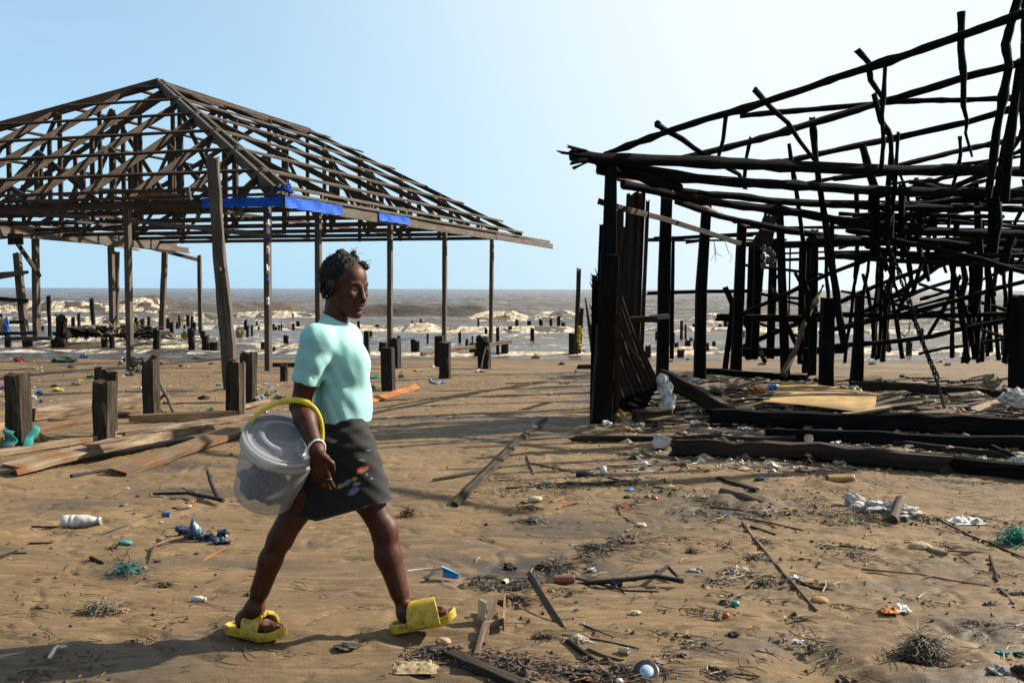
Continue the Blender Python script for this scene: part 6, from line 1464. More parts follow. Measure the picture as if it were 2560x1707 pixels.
nt.links.new(mixc(nt, 1.0, mixc(nt, al.outputs['Fac'], mixc(nt, at.outputs['Fac'], c, (.085, .026, .018)), (.004, .003, .0025)), (.70, .62, .56), 'MULTIPLY'), b.inputs['Base Color'])
b.inputs['Roughness'].default_value = .56; b.inputs['Specular IOR Level'].default_value = .22
b.inputs['Subsurface Weight'].default_value = .06; b.inputs['Subsurface Radius'].default_value = (.012, .004, .002)
bump(nt, b, n1.outputs['Fac'], .12, .003)

B = SDF([J(560, 0)[0], DW - .42, -.03], [J(1165, 0)[0], DW + .34, 1.60], .0038)
# torso
B.ell(J(848, 1105, .0), (.090, .128, .10)); B.ell(J(852, 1035, .0), (.088, .122, .12), k=.06); B.ell(J(850, 935, .0), (.090, .138, .14), k=.06); B.ell(J(842, 862, .0), (.078, .130, .085), k=.05)
for s_ in (-1, 1): B.ell(J(884, 914, s_ * .060), (.054, .058, .062), k=.03)
Sr, Sl = J(792, 850, -.150), J(866, 848, .145)
B.cone(Sr, Sl, .052, .052, .05)
B.cone(J(835, 832, -.0), J(843, 775, -.01), .050, .043, .04)
# legs
RHIP, RKN, RAN = J(826, 1135, -.068), J(702, 1342, -.075), J(633, 1522, -.05)
LHIP, LKN, LAN = J(862, 1135, .075), J(960, 1325, .035), J(1013, 1532, .01)
def along(a, b, t): return a + (b - a) * t
for hip, kn, an, sgn in ((RHIP, RKN, RAN, -1), (LHIP, LKN, LAN, 1)):
    B.cone(hip, along(hip, kn, .55), .076, .064, .04); B.cone(along(hip, kn, .5), kn, .065, .049, .03)
    q_ = .80 if sgn < 0 else .97
    B.cone(kn, an, .047 * q_, .030, .03)
    fr = np.array([.9, 0, .25]); cf = along(kn, an, .30) - fr * (.010 if sgn < 0 else .013)
    B.cone(along(kn, an, .12) - fr * .006, cf, .047 * q_, .049 * q_, .03); B.cone(cf, along(kn, an, .72) - fr * .004, .049 * q_, .032, .03)
    B.ell(kn + fr * .016, (.036 * q_, .04, .044), k=.03)
# feet
def frame(deg, pitch):
    e1 = np.array([math.cos(R(deg)) * math.cos(R(pitch)), math.sin(R(deg)) * math.cos(R(pitch)), math.sin(R(pitch))])
    e2 = unit(np.cross(e1, UZ)); e3 = np.cross(e2, e1); return e1, e2, e3     # e2 = her right
def foot(o, fr, an, side):
    e1, e2, e3 = fr; L = lambda a, b_, c_: o + e1 * a * .90 + e2 * b_ * side + e3 * c_      # +b = little-toe side
    B.cone(an, L(.075, 0, .068), .034, .036, .02); B.ell(L(.068, 0, .058), (.040, .031, .032), np.array([e1, e2, e3]), .02)
    B.cone(an + e1 * .012, L(.15, -.008, .068), .034, .026, .025); B.cone(L(.08, .008, .05), L(.19, .022, .044), .029, .018, .025); B.cone(L(.15, -.008, .062), L(.20, -.018, .045), .025, .019, .02)
    for q, (t0, b_, ln, r) in enumerate(((.203, -.028, .046, .0125), (.210, -.008, .040, .0098), (.207, .009, .034, .0092), (.200, .024, .029, .0088), (.190, .036, .024, .0085))):
        a_ = L(t0, b_, .045); m_ = L(t0 + ln * .55, b_ * 1.05, .052 if q else .046); e_ = L(t0 + ln, b_ * 1.05, .042)
        B.cone(a_, m_, r * 1.08, r, .006); B.cone(m_, e_, r, r * .95, .004)
hg = P(567, 1588, 4.045); hg[2] = float(H(hg[0], hg[1])) + .002
FR_R = (hg, frame(-23, 0)); hl = J(985, 1600, -.015); hl[2] = float(H(hl[0], hl[1])) + .006
FR_L = (hl, frame(-7, 13))
foot(FR_R[0] + FR_R[1][0] * .030, FR_R[1], RAN, 1); foot(FR_L[0] + FR_L[1][0] * .012, FR_L[1], LAN, -1)
# arms
RE, RW = J(750, 1014, -.155), J(793, 1128, -.30)
B.cone(Sr, along(Sr, RE, .6), .050, .044, .02); B.cone(along(Sr, RE, .55), RE, .044, .037, .02)
B.cone(RE, along(RE, RW, .3), .039, .041, .02); B.cone(along(RE, RW, .28), RW, .041, .0265, .02)
LE, LW = J(842, 1000, .21), J(836, 1115, .2)
B.cone(Sl, LE, .052, .038, .02); B.cone(LE, LW, .04, .026, .02)
def hand(w, dn, fw, ins):
    """w wrist, dn towards fingertips, fw thumb side, ins palm side"""
    dn, fw = unit(dn), unit(fw); ins = unit(ins)
    pc = w + dn * .052
    B.ell(pc, (.047, .038, .0165), np.array([dn, fw, ins]), .012); B.cone(w, w + dn * .03, .0255, .024, .015)
    for q, (o, l, cu) in enumerate(((.029, .070, .35), (.010, .077, .45), (-.009, .072, .6), (-.027, .056, .75))):
        a_ = w + dn * (.088 - .006 * abs(q - 1.2)) + fw * o; d_ = unit(dn + ins * .18 + fw * o * 2)
        for seg, (fr_, r) in enumerate(((.45, .0092), (.31, .0085), (.24, .0078))):
            b_ = a_ + d_ * l * fr_ * 1.15; B.cone(a_, b_, r, r * .94, .004); a_ = b_; d_ = unit(d_ + ins * cu + fw * .05)
    a_ = w + dn * .028 + fw * .030; d_ = unit(dn * .75 + fw * .55 + ins * .35)
    B.cone(w + dn * .02 + fw * .018, a_, .015, .0135, .01); b_ = a_ + d_ * .034; B.cone(a_, b_, .0125, .0105, .008); B.cone(b_, b_ + unit(dn + ins * .3) * .028, .0105, .0085, .005)
hand(RW, J(806, 1215, -.275) - RW, np.array([1, -.25, .1]), np.array([.15, 1, 0]))
hand(LW, J(836, 1200, .19) - LW, np.array([1, .1, 0]), np.array([.1, -1, 0]))
# head
yaw, nod = R(33), R(9)
hf = np.array([math.cos(yaw) * math.cos(nod), -math.sin(yaw) * math.cos(nod), -math.sin(nod)]); hs = unit(np.cross(hf, UZ)); hu = np.cross(hs, hf)
HC = J(861, 714, -.005); HS = .96; AX = np.array([hf, hs, hu])
def Lh(f, s, u): return HC + (hf * f + hs * s + hu * u) * HS
def he(c_, r, k=.015, op='add'): B.ell(Lh(*c_), np.array(r) * HS, AX, k, op)
def hc(a, b_, r1, r2, k=.012, op='add'): B.cone(Lh(*a), Lh(*b_), r1 * HS, r2 * HS, k, op)
he((-.016, 0, .034), (.098, .075, .090)); he((.044, 0, -.038), (.054, .057, .076), .03); he((.045, 0, .036), (.052, .060, .060), .02)
hc((0, .047, -.055), (.074, .014, -.104), .021, .020, .02); hc((0, -.047, -.055), (.074, -.014, -.104), .021, .020, .02); he((.082, 0, -.106), (.020, .022, .018), .015)
hc((-.035, 0, -.03), (-.033, 0, -.10), .050, .044, .03)
for s_ in (-1, 1):
    he((.064, s_ * .041, -.024), (.028, .024, .026), .02)
    he((.104, s_ * .033, .000), (.020, .019, .0125), .012, 'sub')
    hc((.090, s_ * .016, .019), (.079, s_ * .048, .018), .0095, .008, .01)
    hc((.0880, s_ * .020, .0030), (.0815, s_ * .045, .0015), .0078, .0068, .004)      # upper lid
    hc((.0890, s_ * .021, -.0105), (.0825, s_ * .044, -.0095), .005, .005, .005)       # lower lid
    he((.098, s_ * .0135, -.044), (.0135, .0095, .0085), .006)
    he((-.008, s_ * .077, -.008), (.019, .009, .031), .008)
hc((.093, 0, .008), (.109, 0, -.032), .0085, .0115, .010); he((.113, 0, -.039), (.0125, .0135, .0115), .006)
he((.097, 0, -.058), (.016, .028, .014), .012)
he((.1015, 0, -.0655), (.0125, .0235, .0062), .004); he((.0995, 0, -.0795), (.0125, .0205, .0078), .004)
hc((.113, -.018, -.0722), (.113, .018, -.0722), .0022, .0022, .003, 'sub')
bodyD = B.D.copy()
V, Q = B.mesh()
ql = (V - HC) @ AX.T / HS
lip = np.maximum(np.exp(-((ql[:, 1] / .024) ** 4)) * np.exp(-((ql[:, 2] + .0725) / .0125) ** 4) * (ql[:, 0] > .088), 0)
lash = np.exp(-((np.abs(ql[:, 1]) - .033) / .0155) ** 4) * np.exp(-((ql[:, 2] + .0025) / .0048) ** 4) * (ql[:, 0] > .06)
npmesh('body', V, Q, SKIN, True, base, {'lips': lip * .8, 'lash': lash}, woman)
# eyes and brows
EYE = PM('eye_white', (.05, .04, .035), rough=.15, noise=.05); IRIS = PM('dark_iris', (.012, .008, .006), rough=.1)
for s_ in (-1, 1):
    mb = MB(); crumple(mb, Lh(.0800, s_ * .0325, -.0040), .0116, .0116, .0116, 1, .0, 3, False); e = mb.build('eye', EYE, woman)
    mb = MB(); crumple(mb, Lh(.0860, s_ * .0325, -.0065), .0066, .0066, .0066, 1, .0, 2, False); mb.build('iris', IRIS, e)
    mb = MB(); sweep(mb, [Lh(.0985, s_ * .014, .021), Lh(.0955, s_ * .032, .0265), Lh(.083, s_ * .050, .021)], .0030, .0022, sec=circ(5), smooth=True, sub=3); mb.build('eyebrow', PM('black_hair_brow', (.008, .006, .005), rough=.8), woman)
# hair
HAIR = PM('black_curly_hair', (.0075, .006, .0055), rough=.75, noise=.5, scale=220, spec=.25, bs=.8, bd=.004)
A = SDF(Lh(-.02, 0, .04) - .19, Lh(-.02, 0, .04) + .19, .0034)
A.ell(Lh(-.021, 0, .042), np.array((.102, .080, .091)) * HS, AX, .01)
hcx = lambda a, b_, r1, r2, k=.01: A.cone(a, b_, r1, r2, k)
for x, y, dy, r in ((846, 641, -.02, .016), (856, 638, 0, .017), (862, 645, .01, .014), (850, 650, -.02, .02), (884, 632, .01, .009), (883, 640, .01, .012), (882, 645, .01, .014), (848, 632, -.01, .013), (858, 631, 0, .013), (888, 650, 0, .015), (876, 652, -.01, .014), (906, 660, -.02, .012), (914, 662, -.01, .009), (808, 722, -.01, .013), (806, 708, -.02, .012), (810, 733, -.02, .012), (806, 693, 0, .012), (812, 678, -.02, .012), (822, 738, -.02, .014), (815, 728, -.05, .012), (822, 718, -.07, .012)):
    A.cone(J(x, y, dy), J(x + 2, y + 6, dy), r, r * 1.1, .008)
sl, X = A.box(A.lo, A.lo + A.h * A.n)
q = (X - HC) @ AX.T / HS
A.D = A.D + (.0042 * np.sin(q[..., 0] * 210 + 4 * np.sin(q[..., 2] * 90)) * np.sin(q[..., 2] * 190 + 3 * np.sin(q[..., 1] * 120)) * np.sin(q[..., 1] * 205)).astype(np.float32) * 1.6
cut = q[..., 0] * .76 - q[..., 2] * .65 - .012 - .010 * np.sin(q[..., 1] * 70) * np.sin(q[..., 2] * 60)
A.D = np.maximum(A.D, (cut * HS).astype(np.float32)); A.D = np.maximum(A.D, ((-q[..., 2] - .078) * HS).astype(np.float32))
V, Q = A.mesh(); hair = npmesh('hair', V, Q, HAIR, True, base, None, woman)
mb = MB(); rd = random.Random(12)
def strand(pts, w=.0016): sweep(mb, [J(*p) for p in pts], w, w * .6, sec=circ(4), smooth=True, sub=2, scale=[1, .4])
strand([(850, 634, -.02), (835, 634, -.02), (818, 634, -.02)], .002); strand([(905, 658, -.02), (917, 652, -.02), (926, 650, -.02), (927, 656, -.02), (921, 661, -.02)], .0017); strand([(907, 662, -.02), (918, 662, -.02), (925, 661, -.02)])
for i in range(70):
    x, y = rd.choice(((846, 634), (858, 632), (884, 630), (890, 640), (807, 700), (806, 722), (812, 735), (815, 670), (830, 655), (868, 645), (900, 654), (912, 660), (822, 660)))
    a = (x + rd.uniform(-8, 8), y + rd.uniform(-4, 6), rd.uniform(-.06, .02)); an = rd.uniform(0, 6.28); L = rd.uniform(6, 13)
    strand([a, (a[0] + math.cos(an) * L * .6, a[1] + math.sin(an) * L * .6 - 2, a[2]), (a[0] + math.cos(an + .8) * L, a[1] + math.sin(an + .8) * L, a[2])], .0013)
mb.build('loose_curls', HAIR, hair)
lp = Lh(-.008, .088, -.046); mb = MB(); crumple(mb, lp, .004, .004, .004, 1, 0, 2, False); mb.build('earring', PM('silver', (.6, .6, .6), rough=.2, metal=1.0), woman)
# ---- T-shirt
def cloth_mat(name, col, rough=.9, attr=()):
    m, nt, b = mat(name); tc = nd(nt, 'ShaderNodeTexCoord')
    n1 = nd(nt, 'ShaderNodeTexNoise', Scale=9.0, Detail=5.0); nt.links.new(tc.outputs['Object'], n1.inputs['Vector'])
    n2 = nd(nt, 'ShaderNodeTexNoise', Scale=420.0, Detail=2.0); nt.links.new(tc.outputs['Object'], n2.inputs['Vector'])
    c = ramp(nt, n1.outputs['Fac'], [(.3, tuple(x * .965 for x in col)), (.7, tuple(x * 1.02 for x in col))])
    for an, ac in attr:
        at = nd(nt, 'ShaderNodeAttribute', attribute_name=an); c = mixc(nt, at.outputs['Fac'], c, ac)
    c = mixc(nt, 1.0, c, (.84, .84, .84), 'MULTIPLY'); nt.links.new(c, b.inputs['Base Color']); b.inputs['Roughness'].default_value = rough; b.inputs['Specular IOR Level'].default_value = .2
    b.inputs['Sheen Weight'].default_value = .12
    bump(nt, b, math_(nt, 'ADD', math_(nt, 'MULTIPLY', n1.outputs['Fac'], 1.0), math_(nt, 'MULTIPLY', n2.outputs['Fac'], .25)), .35, .012); return m
T = SDF([J(715, 0)[0], DW - .36, J(0, 1075)[2]], [J(955, 0)[0], DW + .30, J(0, 775)[2]], .0038)
T.ell(J(854, 1035, .0), (.099, .134, .16)); T.ell(J(854, 960, .0), (.096, .142, .14), k=.06); T.ell(J(850, 900, .0), (.091, .140, .10), k=.05); T.ell(J(842, 858, .0), (.088, .142, .088), k=.05)
T.cone(J(863, 1000, 0), J(864, 1090, 0), .098, .096, .06)
for s_ in (-1, 1): T.ell(J(884, 912, s_ * .060), (.063, .072, .076), k=.05)
T.cone(Sr + [0, 0, .0], Sl + [0, 0, .0], .056, .056, .05); T.cone(J(836, 838, 0), J(842, 800, 0), .063, .058, .05)
SE = along(Sr, RE, .66); T.cone(Sr, along(Sr, RE, .3), .061, .058, .03); T.cone(along(Sr, RE, .3), along(Sr, RE, .95), .058, .054, .02)
T.cone(Sl, along(Sl, LE, .8), .064, .058, .03)
sl, X = T.box(T.lo, T.lo + T.h * T.n)
i0 = np.round((T.lo - B.lo) / B.h).astype(int)
bi = [np.clip(np.round((T.lo[k] - B.lo[k] + T.h * np.arange(T.n[k])) / B.h).astype(int), 0, B.n[k] - 1) for k in range(3)]
bd_ = bodyD[np.ix_(*bi)]
def segd(a, b_):
    ba = b_ - a; t = np.clip(((X - a) @ ba) / (ba @ ba), 0, 1); return np.linalg.norm(X - a - t[..., None] * ba, axis=-1)
ax = unit(RE - Sr); cut1 = (X - SE) @ ax; nearS = np.linalg.norm(np.cross(X - Sr, ax), axis=-1) < .085
ax2 = unit(LE - Sl); cut2 = (X - along(Sl, LE, .62)) @ ax2; nearL = (np.linalg.norm(np.cross(X - Sl, ax2), axis=-1) < .08)
arm = (np.minimum(segd(SE, RE), segd(RE, RW)) < .060) & (cut1 > 0) | (np.minimum(segd(along(Sl, LE, .62), LE), segd(LE, LW)) < .060) & (cut2 > 0)
fx, fy, fz = X[..., 0] - base[0], X[..., 1] - DW, X[..., 2]
T.D = np.where(arm, T.D, np.minimum(T.D, bd_ - .0065 - .0015 * np.sin(fz * 80 + fx * 60)))
sl_side = X[..., 1] < DW - .105
T.D = np.where(nearS & sl_side & (X[..., 0] < J(812, 0)[0]), np.maximum(T.D, cut1.astype(np.float32)), T.D)
T.D = np.where(nearL & (X[..., 1] > DW + .14), np.maximum(T.D, cut2.astype(np.float32)), T.D)
hemz = J(870, 1050)[2] + .003 * np.sin((X[..., 0] - base[0]) * 22) - .05 * (X[..., 0] - base[0])
T.D = np.maximum(T.D, (hemz - X[..., 2]).astype(np.float32))
# neckline: a tilted ring cut
ncut = (X - J(846, 797, 0)) @ unit([.42, 0, .9]); T.D = np.maximum(T.D, ncut.astype(np.float32))
# folds
fx, fy, fz = X[..., 0] - base[0], X[..., 1] - DW, X[..., 2]
fold = .0014 * np.sin(fz * 62 + fx * 70 + 3 * np.sin(fx * 21) + fy * 9) * sstep(1.36, 1.02, fz) + .0026 * np.sin(fz * 95 - fx * 55 + fy * 20) * np.exp(-((fx - (J(815, 0)[0] - base[0])) / .05) ** 2 - ((fz - J(0, 905)[2]) / .07) ** 2) + .0010 * np.sin(fx * 120 + fz * 20)
T.D = T.D + fold.astype(np.float32)
# shell: leave room for the body
rim = (sl_side & (cut1 > -.035)) | ((X[..., 1] > DW + .14) & (cut2 > -.035)) | (ncut > -.03) | (hemz - X[..., 2] > -.03)
T.D = np.where(rim, np.maximum(T.D, -(bd_ - .001)), T.D)      # hollow only at the openings
V, Q = T.mesh()
shirt = npmesh('t_shirt', V, Q, cloth_mat('mint_cotton', (.255, .485, .45)), True, base, None, woman)
# neck rib and hems
mb = MB(); ring = []
nc = J(846, 797, 0); nn = unit([.42, 0, .9]); na = unit(np.cross([0, 1, 0], nn)); nb_ = np.cross(nn, na)
for k in range(29):
    a = 2 * math.pi * k / 28; d_ = na * math.cos(a) + nb_ * math.sin(a); r = .044
    for _ in range(40):
        p = nc + d_ * r - nn * .006
        ii = tuple(np.clip(np.round((p - T.lo) / T.h).astype(int), 0, T.n - 1))
        if T.D[ii] > 0 and r > .049: break
        r += .0025
    ring.append(nc + d_ * (r - .002) - nn * .008)
sweep(mb, ring, .0055, .009, sec=circ(7), up=nn, smooth=True); mb.build('collar', cloth_mat('mint_rib', (.22, .43, .40)), shirt)
# ---- skirt
rows_ = [(1046, 798, 914, .124), (1080, 780, 930, .146), (1120, 758, 942, .163), (1170, 736, 954, .168), (1220, 716, 966, .168), (1262, 704, 976, .164), (1290, 698, 980, .160)]
NR, NA = 90, 240; Vv = []; ry_ = np.linspace(1046, 1290, NR)
tab = np.array(rows_)
L_ = np.interp(ry_, tab[:, 0], tab[:, 1]); R__ = np.interp(ry_, tab[:, 0], tab[:, 2]); D_ = np.interp(ry_, tab[:, 0], tab[:, 3])
ang = np.linspace(0, 2 * np.pi, NA, endpoint=False)
se = lambda c_, p: np.sign(c_) * np.abs(c_) ** p
out = np.zeros((NR, NA, 3))
for i in range(NR):
    cx, hx_ = (L_[i] + R__[i]) / 2, (R__[i] - L_[i]) / 2
    x = cx + hx_ * se(np.cos(ang), .86); dy = D_[i] * se(np.sin(ang), .8)
    t = i / (NR - 1)
    y = np.full(NA, ry_[i]); hem = np.where(x > 790, 1252 + (979 - x) / 189 * 50, 1302 - (790 - x) * .17)
    y = 1046 + (hem - 1046) * t
    wr = (4.2 * np.sin((x - 700) * .052 - t * 7 + 1.5 * np.sin(dy * 25)) * (1 - t * .3) + 3.0 * np.sin((x + y * 1.3) * .075) + 2.2 * np.sin((x * .6 - y) * .16 + dy * 12) + 5.5 * np.sin(y * .16 + x * .02) * np.exp(-((x - 885) / 40) ** 2 - ((y - 1130) / 35) ** 2) + 5 * np.sin((y + .35 * x) * .21) * np.exp(-((y - 1066) / 22) ** 2)) * .00075
    nx_, ny_ = np.cos(ang), np.sin(ang)
    for k in range(NA):
        p = J(x[k], y[k], dy[k]); out[i, k] = p + np.array([nx_[k], ny_[k], 0]) * wr[k]
flat = out.reshape(-1, 3)
cen = out.mean(1, keepdims=True); inn = out + (cen - out) * np.array([1, 1, 0]) * .028
allv = np.concatenate([flat, inn.reshape(-1, 3)])
Q = []
idx = np.arange(NR * NA).reshape(NR, NA); nxt = np.roll(idx, -1, 1); N_ = NR * NA
Q.append(np.stack([idx[:-1], idx[1:], nxt[1:], nxt[:-1]], -1).reshape(-1, 4)); Q.append(np.stack([idx[:-1], nxt[:-1], nxt[1:], idx[1:]], -1).reshape(-1, 4) + N_)
Q.append(np.stack([idx[-1], idx[-1] + N_, nxt[-1] + N_, nxt[-1]], -1)); Q.append(np.stack([idx[0], nxt[0], nxt[0] + N_, idx[0] + N_], -1))
Q = np.concatenate(Q)[:, ::-1]
def spots(ls):
    a = np.zeros(len(allv))
    for x, y, rx, ry, rot in ls:
        c_ = J(x, y, -.15); u_ = (allv[:, 0] - c_[0]) / PXM; v_ = -(allv[:, 2] - c_[2]) / PXM
        cr, sr = math.cos(R(rot)), math.sin(R(rot)); uu, vv = u_ * cr + v_ * sr, -u_ * sr + v_ * cr
        a = np.maximum(a, sstep(1.25, .75, (uu / rx) ** 2 + (vv / ry) ** 2 + .5 * fbm(u_ * .15, v_ * .15, 2, 3)) * (allv[:, 1] < DW))
    return a
pr_o = spots([(908, 1172, 13, 7, -10), (899, 1178, 6, 5, 0)]); pr_y = spots([(833, 1102, 10, 4, -5), (855, 1212, 12, 5, -25), (888, 1195, 7, 5, -30), (868, 1208, 5, 3, 0)]); pr_b = spots([(818, 1098, 9, 5, 0), (872, 1202, 9, 5, -20), (893, 1208, 9, 5, -20), (885, 1226, 14, 8, -30), (917, 1186, 3, 2, 0), (928, 1198, 3, 2, 0), (905, 1150, 7, 2, 15), (918, 1128, 5, 2, 10)])
hem_l = np.tile((np.arange(NR)[:, None] > NR - 3) * np.ones((1, NA)), (1, 1)).ravel(); hem_l = np.concatenate([hem_l, hem_l]) * .5
npmesh('skirt', allv, Q, cloth_mat('black_printed_cotton', (.0085, .0078, .0075), .85, (('orange_print', (.40, .10, .04)), ('yellow_print', (.30, .24, .08)), ('blue_print', (.16, .20, .28)), ('hem_thread', (.06, .055, .05)))), True, base, {'orange_print': pr_o, 'yellow_print': pr_y * .8, 'blue_print': pr_b * .7, 'hem_thread': hem_l}, woman)
# ---- slides
YEL, nt, b = mat('yellow_foam_rubber'); tc = nd(nt, 'ShaderNodeTexCoord')
n1 = nd(nt, 'ShaderNodeTexNoise', Scale=30.0, Detail=6.0, Roughness=.7); nt.links.new(tc.outputs['Object'], n1.inputs['Vector'])
nt.links.new(ramp(nt, n1.outputs['Fac'], [(.34, (.13, .08, .02)), (.50, (.38, .24, .010)), (.7, (.45, .30, .016))]), b.inputs['Base Color']); b.inputs['Roughness'].default_value = .5; bump(nt, b, n1.outputs['Fac'], .2, .004)
def slide(o, fr, side, grooves):
    e1, e2, e3 = fr; L = np.array([e1, e2 * side, e3])
    Z_ = SDF([-.02, -.075, -.012], [.31, .075, .125], .0028)
    sl, X = Z_.box(Z_.lo, Z_.lo + Z_.h * Z_.n); x, y, z = X[..., 0], X[..., 1], X[..., 2]
    def c2(a, b_, r1, r2):
        ba = np.array(b_) - np.array(a); t = np.clip(((x - a[0]) * ba[0] + (y - a[1]) * ba[1]) / (ba @ ba), 0, 1)
        return np.hypot(x - a[0] - ba[0] * t, y - a[1] - ba[1] * t) - (r1 + (r2 - r1) * t)
    d2 = np.minimum(c2((.040, 0), (.12, .004), .040, .040), c2((.12, .004), (.195, .004), .040, .052)); d2 = np.minimum(d2, c2((.195, .004), (.238, -.004), .052, .044))
    zc = z - .05 * sstep(.2, .29, x) ** 2 * .4
    sole = np.maximum(d2, np.abs(zc - .017) - .017); sole = np.maximum(sole, -np.maximum(d2 + .010, .024 - zc))      # shallow foot bed with a rim
    yy, zz = y / .057, (z - .022) / .080
    rr_ = np.sqrt(yy ** 2 + zz ** 2); band = np.abs(rr_ - 1) * .058 - .0048
    band = np.maximum(band, np.maximum(np.maximum(.104 + .012 * yy - x, x - .208 + .016 * yy), .012 - z))
    if grooves: band = band + .0022 * (np.abs(np.sin(yy * 9 + 1)) > .93) * (np.sin(x * 90 + yy * 7) > -.2)
    Z_.D = np.minimum(sole, band).astype(np.float32) - .0012
    V, Q = Z_.mesh(); Vw = o + V @ L
    if side < 0: Q = Q[:, ::-1]
    return npmesh('slide_sandal', Vw, Q, YEL, True, base, None, woman)
slide(FR_R[0], FR_R[1], 1, True); slide(FR_L[0] - FR_L[1][0] * .012, FR_L[1], -1, False)
# ---- bracelet and ring
ad = unit(RW - RE); c_ = along(RE, RW, .955); u_ = unit(np.cross(ad, UZ)); v_ = np.cross(ad, u_); tl = unit(ad + np.array([.0, 0, .45]))
u_ = unit(np.cross(tl, UZ)); v_ = np.cross(tl, u_)
mb = MB(); sweep(mb, [c_ + u_ * math.cos(a) * .034 + v_ * math.sin(a) * .038 for a in np.linspace(0, 2 * math.pi, 29)], .0042, .0042, sec=circ(6), smooth=True, wob=.12); mb.build('bracelet', PM('white_beads', (.80, .80, .84), rough=.4, noise=.1), woman)
hd = unit(J(806, 1215, -.275) - RW); rc = RW + hd * .108 + np.array([.030, -.006, 0]); 
mb = MB(); sweep(mb, [rc + np.array([math.cos(a) * .0108, math.sin(a) * .0108, 0]) for a in np.linspace(0, 2 * math.pi, 17)], .0018, .0018, sec=circ(5), smooth=True); mb.build('finger_ring', PM('silver', (.6, .6, .6), rough=.2, metal=1.0), woman)
# ---------------------------------------------------------------- bucket
ba_ = unit([.37, -.40, .84]); CT = P(704, 1106, 3.795); bk = empty('bucket', CT - ba_ * .275, 'clear plastic bucket with lid and yellow handle hanging from the woman\'s elbow', 'bucket')
def clear(name, fac, tint=(.80, .82, .84), rough=.25):
    m, nt, b = mat(name); o = nt.nodes['Material Output']
    b.inputs['Base Color'].default_value = (*tint, 1); b.inputs['Roughness'].default_value = rough; b.inputs['Subsurface Weight'].default_value = 0
    tr = nd(nt, 'ShaderNodeBsdfTransparent'); tr.inputs[0].default_value = (.93, .94, .95, 1)
    tl_ = nd(nt, 'ShaderNodeBsdfTranslucent'); tl_.inputs[0].default_value = (*[c * .9 for c in tint], 1)
    m1 = nd(nt, 'ShaderNodeMixShader'); m1.inputs[0].default_value = .45; nt.links.new(b.outputs[0], m1.inputs[1]); nt.links.new(tl_.outputs[0], m1.inputs[2])
    lw = nd(nt, 'ShaderNodeLayerWeight'); lw.inputs[0].default_value = .30
    fc = math_(nt, 'MULTIPLY_ADD', lw.outputs['Facing'], .45, fac); fc2 = math_(nt, 'MINIMUM', fc, 1.0)
    m2 = nd(nt, 'ShaderNodeMixShader'); nt.links.new(fc2, m2.inputs[0]); nt.links.new(tr.outputs[0], m2.inputs[1]); nt.links.new(m1.outputs[0], m2.inputs[2]); nt.links.new(m2.outputs[0], o.inputs[0]); return m
CL = clear('clear_bucket_plastic', .29, (.50, .50, .49)); CLID = clear('clear_lid_plastic', .33, (.36, .37, .40), .12); RIMM = clear('milky_rim_plastic', .72, (.50, .49, .46), .2)
H_, R1, R0 = .275, .147, .120; bo = CT - ba_ * H_
mb = MB(); lathe(mb, bo, ba_, [(.003, .02), (0, R0 * .8), (.004, R0 * .95), (.016, R0), (H_ * .4, R0 + (R1 - R0) * .4), (H_ * .93, R1 * .985), (H_, R1 * .985)], 56)
o_ = mb.build('pail', CL, bk)
# the lathe closes both ends: keep the top open
me = o_.data; import bmesh
bm = bmesh.new(); bm.from_mesh(me); bm.faces.ensure_lookup_table()
big_ = [f for f in bm.faces if len(f.verts) > 20]
for f in big_:
    if (Vector(f.calc_center_median()) + o_.location + bk.location - Vector(CT)).length < .05: bm.faces.remove(f)
bm.to_mesh(me); bm.free()
mb = MB(); lathe(mb, CT, ba_, [(-.030, R1 * 1.0), (-.030, R1 * 1.045), (-.014, R1 * 1.05), (-.012, R1 * 1.01), (.004, R1 * 1.01), (.008, R1 * 1.06), (.016, R1 * 1.055), (.017, R1 * .99), (-.03, R1 * .99)], 56); mb.build('rim', RIMM, bk)
mb = MB(); lathe(mb, CT + ba_ * .006, ba_, [(0, R1 * .985), (.016, R1 * .975), (.018, R1 * .93), (.006, R1 * .90), (.008, R1 * .70), (.024, R1 * .66), (.026, R1 * .50), (.012, R1 * .46), (.013, .002)], 56); mb.build('lid', CLID, bk)
mb = MB(); rd = random.Random(6)
for i in range(26):
    a = rd.uniform(0, 6.28); r = .086 * rd.random() ** .5; e1 = unit(np.cross(ba_, [0, 1, 0])); e2 = np.cross(ba_, e1)
    crumple(mb, bo + ba_ * (.040 + .10 * rd.random() * (1 - r / .12)) + e1 * math.cos(a) * r + e2 * math.sin(a) * r, .046, .042, .038, 40 + i, .3, 3, False, mi=rd.choice((0, 0, 0, 1)), fold=.7)
mb.build('packets', [PM('navy_packets', (.006, .014, .05), rough=.4, noise=.5, scale=60), PM('grey_packets', (.09, .10, .12), rough=.4, noise=.4, scale=60)], bk)
hh_ = unit(np.array([1., 0, 0]) - ba_ * ba_[0]); aL, aR = CT - hh_ * (R1 * 1.06) - ba_ * .008, CT + hh_ * (R1 * 1.06) - ba_ * .008
pts = [aL, P(621, 1062, 3.80), P(645, 1034, 3.81), P(690, 1009, 3.82), P(738, 1000, 3.82), P(778, 1013, 3.82), P(799, 1042, 3.83), P(806, 1085, 3.84), aR]
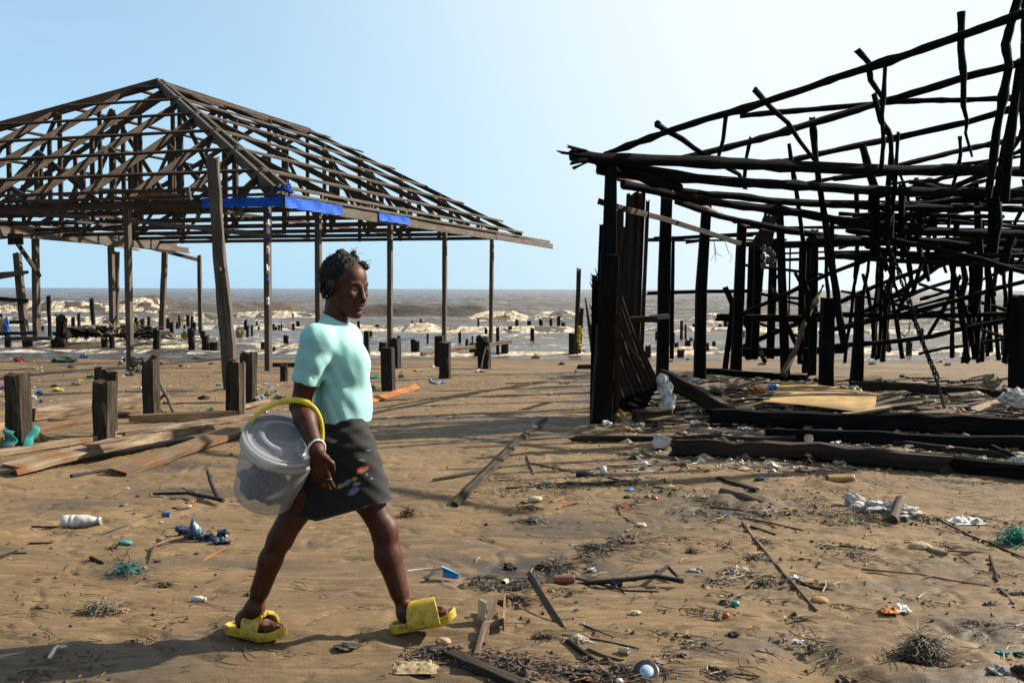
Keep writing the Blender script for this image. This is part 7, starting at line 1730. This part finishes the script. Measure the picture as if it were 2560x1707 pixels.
def catm(pts, n=8):
    o = []
    for i in range(len(pts) - 1):
        p0, p1, p2, p3 = pts[max(i - 1, 0)], pts[i], pts[i + 1], pts[min(i + 2, len(pts) - 1)]
        for k in range(n):
            t = k / n; o.append(.5 * ((2 * p1) + (p2 - p0) * t + (2 * p0 - 5 * p1 + 4 * p2 - p3) * t * t + (3 * p1 - p0 - 3 * p2 + p3) * t ** 3))
    return o + [pts[-1]]
mb = MB(); sweep(mb, catm(pts), .0085, .0035, sec=circ(8), up=(0, -1, .3), smooth=True)
YH = PM('yellow_handle_plastic', (.80, .60, .03), rough=.35, noise=.06); mb.build('handle', YH, bk)
mb = MB(); sweep(mb, catm(pts)[26:40], .0125, .0065, sec=circ(8), up=(0, -1, .3), smooth=True); mb.build('grip', YH, bk)
# ---------------------------------------------------------------- sand drifted against whatever stands in it
CONT = [(G(x, y), r) for x, y, r in ((50, 1112, .17), (258, 1094, .16), (376, 1038, .14), (587, 1040, .16), (621, 1001, .12), (972, 972, .12), (986, 918, .12), (1112, 942, .12), (1098, 914, .12), (1212, 918, .14), (575, 975, .16), (1508, 1072, .22), (1540, 1040, .2), (1656, 936, .2), (1749, 938, .2), (1839, 926, .2), (203, 1318, .1), (1410, 1462, .08), (2100, 1208, .14), (1650, 1126, .1), (2310, 1652, .22), (2300, 1372, .1), (1860, 1252, .16))]
so = bpy.data.objects['sand'].data
co = np.empty(len(so.vertices) * 3, np.float32); so.vertices.foreach_get('co', co); co = co.reshape(-1, 3)
add = np.zeros(len(co))
for p, r in CONT:
    dx, dy = co[:, 0] - p[0], co[:, 1] - p[1]; rr = np.hypot(dx, dy)
    sel = rr < r * 4
    q = rr[sel] / r
    add[sel] += r * .14 * np.exp(-((q - .9) / .55) ** 2) * (1 + .6 * perlin(co[sel, 0] * 9, co[sel, 1] * 9, 61)) - r * .10 * np.exp(-((q - 2.0) / .6) ** 2)
# where the woman has trodden
for x, y, r in ((640, 1604, .12), (1060, 1600, .10), (470, 1560, .1), (330, 1600, .1)):
    p = G(x, y); rr = np.hypot((co[:, 0] - p[0]) / 1.6, co[:, 1] - p[1]); sel = rr < r * 3; q = rr[sel] / r
    add[sel] += .008 * np.exp(-((q - 1.25) / .3) ** 2) - .010 * np.exp(-q ** 4)
co[:, 2] += add; so.vertices.foreach_set('co', co.ravel()); so.update()
